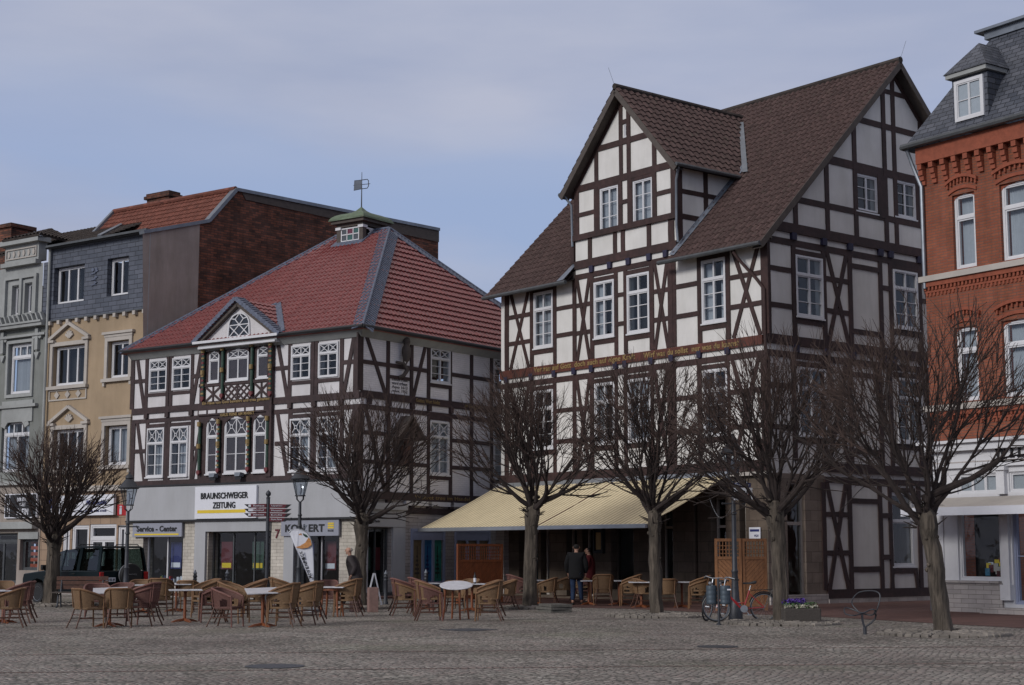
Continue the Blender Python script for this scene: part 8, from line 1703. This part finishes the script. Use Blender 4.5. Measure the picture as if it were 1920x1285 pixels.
mn = person(c, R(90), 1.76, 'balding grey-haired man in dark padded jacket walking left with hands in his pockets', (((-0.27, 0.02, 1.14), (-0.19, 0.13, 0.95)), ((0.27, 0.02, 1.14), (0.19, 0.13, 0.95))), (((-0.1, 0.24, 0.5), (-0.09, 0.40, 0.09)), ((0.1, 0.03, 0.48), (0.09, -0.12, 0.10))), 0.20, M['jacket'], M['trousers'], M['hair_g'], 0.76, True)
c = at_depth(1080, 48.2)
person(c, R(-12), 1.86, 'tall person in black coat and blue jeans seen from behind under the awning', (((-0.28, 0.02, 1.15), (-0.25, 0.12, 0.9)), ((0.28, 0.02, 1.15), (0.25, 0.12, 0.9))), (((-0.1, 0.05, 0.48), (-0.1, -0.02, 0.09)), ((0.11, 0.12, 0.5), (0.11, 0.24, 0.09))), 0.04, M['coat'], M['jeans'], M['hair_d'], 0.72)
c = at_depth(1106, 50.8)
person(c, R(80), 1.76, 'person in a red coat facing left behind the tall black-coated person under the awning', (((-0.26, 0.05, 1.15), (-0.2, 0.22, 1.0)), ((0.26, 0.05, 1.15), (0.2, 0.22, 1.0))), (((-0.1, 0.04, 0.48), (-0.1, 0, 0.09)), ((0.1, 0.04, 0.48), (0.1, 0.05, 0.09))), 0.03, M['redcloth'], M['trousers'], M['hair_d'], 0.7)
# ================================================================== dark off-road car
M['carp'] = mat('dark_green_car_paint', (0.005, 0.010, 0.012), 0.35, 0.1, 2, spec=0.15); M['carp2'] = mat('black_car_trim', (0.012, 0.012, 0.013), 0.6, 0.1, 5); M['cargl'] = glassmat('car_glass', (0.22, 0.28, 0.27), 1.0); M['tail'] = mat('tail_lamp_red', (0.30, 0.012, 0.012), 0.25, 0.1, 5); M['chrome'] = mat('alloy_rim', (0.42, 0.43, 0.45), 0.35, 0.08, 5, metal=0.8)
hdx, hdy = -0.74, 0.673; ang = math.atan2(hdy, hdx); fwp = at_depth(76, 49.2); Rm = Matrix.Rotation(ang, 3, 'Z')
cl_ = fwp - Rm @ Vector((1.33, 0.76, 0)); CAR = thing('off_road_car', 'dark green boxy off-road car with covered spare wheel, parked behind the leftmost tree', 'car', tuple(cl_), rz=ang)
CAR.scale = (0.97, 0.97, 0.90)
def cap_poly(prof, y, m_, nm, y2=None, bev=0.03): q = MB(); q.prism([(x, -(y if y2 is None else y2), z) for x, z in prof], [(x, y, z) for x, z in prof]); return q.build(nm, M[m_], CAR, bevel=bev)
low = [(-2.12, 0.52), (-2.15, 0.80), (-2.12, 1.16), (0.98, 1.14), (1.25, 1.12), (2.16, 1.03), (2.22, 0.85), (2.2, 0.50), (1.78, 0.48), (1.74, 0.66), (1.60, 0.80), (1.33, 0.86), (1.06, 0.80), (0.92, 0.66), (0.88, 0.42), (-0.78, 0.42), (-0.82, 0.66), (-0.96, 0.80), (-1.23, 0.86), (-1.50, 0.80), (-1.64, 0.66), (-1.68, 0.52)]
body = cap_poly(low, 0.89, 'carp', 'body', bev=0.025)
q = MB(); gh0 = [(-2.10, 1.15), (1.02, 1.15)]
def loft(q, bot, top_, yb, yt):                     # greenhouse pillar frame between belt line and roof
    q.prism([(x, s_ * yb, z) for x, z in bot for s_ in (1,)] + [(x, -yb, z) for x, z in bot[::-1]], [(x, yt, z) for x, z in top_] + [(x, -yt, z) for x, z in top_[::-1]])
q.prism([(-0.55, 0.76, 1.84), (0.32, 0.74, 1.76), (0.32, -0.74, 1.76), (-0.55, -0.76, 1.84)][::-1], [(-0.55, 0.72, 1.89), (0.27, 0.70, 1.81), (0.27, -0.70, 1.81), (-0.55, -0.72, 1.89)][::-1])
q.prism([(-2.03, 0.76, 1.90), (-0.56, 0.76, 1.90), (-0.56, -0.76, 1.90), (-2.03, -0.76, 1.90)], [(-1.98, 0.70, 1.97), (-0.60, 0.70, 1.97), (-0.60, -0.70, 1.97), (-1.98, -0.70, 1.97)])
q.build('roof', M['carp'], CAR, bevel=0.02)
yb, yt = 0.86, 0.75
for s_ in (-1, 1):
    for (xb, xt, zt_2, w_) in ((0.98, 0.30, 1.78, 0.06), (0.02, -0.05, 1.85, 0.07), (-0.92, -0.95, 1.91, 0.16), (-2.04, -1.98, 1.92, 0.14)):
        q = MB(); q.prism([(xb - w_ / 2, s_ * yb, 1.14), (xb + w_ / 2, s_ * yb, 1.14), (xb + w_ / 2, s_ * (yb - 0.05), 1.14), (xb - w_ / 2, s_ * (yb - 0.05), 1.14)], [(xt - w_ / 2, s_ * yt, zt_2), (xt + w_ / 2, s_ * yt, zt_2), (xt + w_ / 2, s_ * (yt - 0.05), zt_2), (xt - w_ / 2, s_ * (yt - 0.05), zt_2)]); q.build('pillar', M['carp'], CAR)
for s_ in (-1, 1):
    for a_, b_, c_, d_, nm in ((-2.0, -0.99, -1.94, -1.02, 1.90), (-0.86, -0.01, -0.9, -0.08, 1.86), (0.04, 0.93, -0.02, 0.27, 1.80)):
        q = MB(); q.add([(a_, s_ * 0.845, 1.17), (b_, s_ * 0.845, 1.17), (d_, s_ * 0.742, nm - 0.03), (c_, s_ * 0.742, nm)], [(0, 1, 2, 3)]); q.build('side_window', M['cargl'], CAR, recalc=False)
q = MB(); q.add([(-2.10, -0.78, 1.17), (-2.10, 0.78, 1.17), (-2.02, 0.68, 1.88), (-2.02, -0.68, 1.88)], [(0, 1, 2, 3)]); q.build('rear_window', M['cargl'], CAR, recalc=False)
q = MB(); q.add([(0.99, -0.80, 1.15), (0.99, 0.80, 1.15), (0.33, 0.70, 1.78), (0.33, -0.70, 1.78)], [(0, 1, 2, 3)]); q.build('windscreen', M['cargl'], CAR, recalc=False)
for s_ in (-1, 1):
    for x in (0.45, -0.55): q = MB(); q.box(x - 0.22, x + 0.22, s_ * 0.33 - 0.22, s_ * 0.33 + 0.22, 0.7, 1.3); q.box(x - 0.26, x - 0.16, s_ * 0.33 - 0.14, s_ * 0.33 + 0.14, 1.3, 1.55); q.build('seat', M['carp2'], CAR, bevel=0.04)
for x in (1.33, -1.23):
    for s_ in (-1, 1):
        q = MB(); Mx = Matrix.Translation((x, s_ * 0.76, 0.37)) @ Matrix.Rotation(math.pi / 2, 4, 'X'); q.lathe([(0.24, -0.11), (0.345, -0.115), (0.37, -0.08), (0.37, 0.08), (0.345, 0.115), (0.24, 0.11)], 26, (0, 0, 0), Mx); wo = q.build('wheel', M['carp2'], CAR, smooth=True)
        q = MB(); q.lathe([(0.235, -0.10), (0.245, -0.112), (0.21, -0.10), (0.19, -0.06), (0.0, -0.05)], 20, (0, 0, 0), Mx @ Matrix.Scale(1 if s_ > 0 else -1, 4, (0, 0, 1))); q.build('rim', M['chrome'], wo, smooth=True)
        q = MB()
        for a in range(5): MM = Mx @ Matrix.Rotation(a * 1.2566, 4, 'Z'); q.box(0.05, 0.22, -0.035, 0.035, -s_ * 0.095 - 0.012, -s_ * 0.095 + 0.012, MM)
        q.build('spokes', M['chrome'], wo)
q = MB(); q.box(-2.26, -2.08, -0.88, 0.88, 0.48, 0.66); q.box(2.16, 2.32, -0.88, 0.88, 0.48, 0.70); q.build('bumper', M['carp2'], CAR, bevel=0.03)
q = MB(); Mx = Matrix.Translation((-2.15, -0.14, 1.02)) @ Matrix.Rotation(-math.pi / 2, 4, 'Y'); q.lathe([(0.36, 0.0), (0.375, 0.03), (0.375, 0.18), (0.35, 0.205), (0.0, 0.21)], 28, (0, 0, 0), Mx); so_ = q.build('spare_wheel_cover', M['carp2'], CAR, smooth=True)
q = MB(); q.lathe([(0.376, 0.055), (0.382, 0.06), (0.382, 0.085), (0.376, 0.09)], 28, (0, 0, 0), Mx); q.build('trim_ring', M['chrome'], so_, smooth=True)
lettering((Vector((0, -1, 0)), Z, Vector((-2.365, -0.14, 1.04))), 'Discovery', 0, 0, 0.1, 'chrome', so_, width=0.36, height=0.06)
for s_ in (-1, 1): q = MB(); q.box(-2.17, -2.10, s_ * 0.80 - 0.07, s_ * 0.80 + 0.07, 0.80, 1.12); q.build('tail_lamp', M['tail'], CAR, bevel=0.01)
q = MB(); q.box(-2.175, -2.155, 0.32, 0.66, 0.80, 0.94); po = q.build('number_plate', M['signw'], CAR); lettering((Vector((0, -1, 0)), Z, Vector((-2.178, 0.49, 0.87))), 'PE RB 30', 0, 0, 0.1, 'black', po, width=0.28, height=0.08)
q = MB(); q.box(2.20, 2.24, -0.82, -0.5, 0.82, 1.0); q.build('headlight', M['chrome'], CAR); q = MB(); q.box(2.20, 2.24, 0.5, 0.82, 0.82, 1.0); q.build('headlight', M['chrome'], CAR)
for s_ in (-1, 1):
    q = MB(); q.tube([(-1.9, s_ * 0.66, 1.97), (-1.85, s_ * 0.66, 2.02), (-0.7, s_ * 0.66, 2.02), (-0.65, s_ * 0.66, 1.97)], 0.018, 6); q.build('roof_rail', M['carp2'], CAR); q = MB(); q.box(0.78, 0.88, s_ * 0.98 - 0.09, s_ * 0.98 + 0.09, 1.16, 1.34); q.build('mirror', M['carp2'], CAR, bevel=0.02)
    q = MB(); q.box(-1.95, 0.95, s_ * 0.893 - 0.006, s_ * 0.893 + 0.006, 0.93, 0.965); q.build('side_moulding', M['carp2'], CAR)
    for x in (-0.75, 0.15): q = MB(); q.box(x - 0.08, x + 0.08, s_ * 0.90 - 0.012, s_ * 0.90 + 0.012, 1.04, 1.07); q.build('door_handle', M['carp2'], CAR)
# ------------------------------------------------------------------ unused world-space bookkeeping is dropped
for o in list(bpy.data.objects):
    if o.type == 'EMPTY' and not o.children: bpy.data.objects.remove(o)
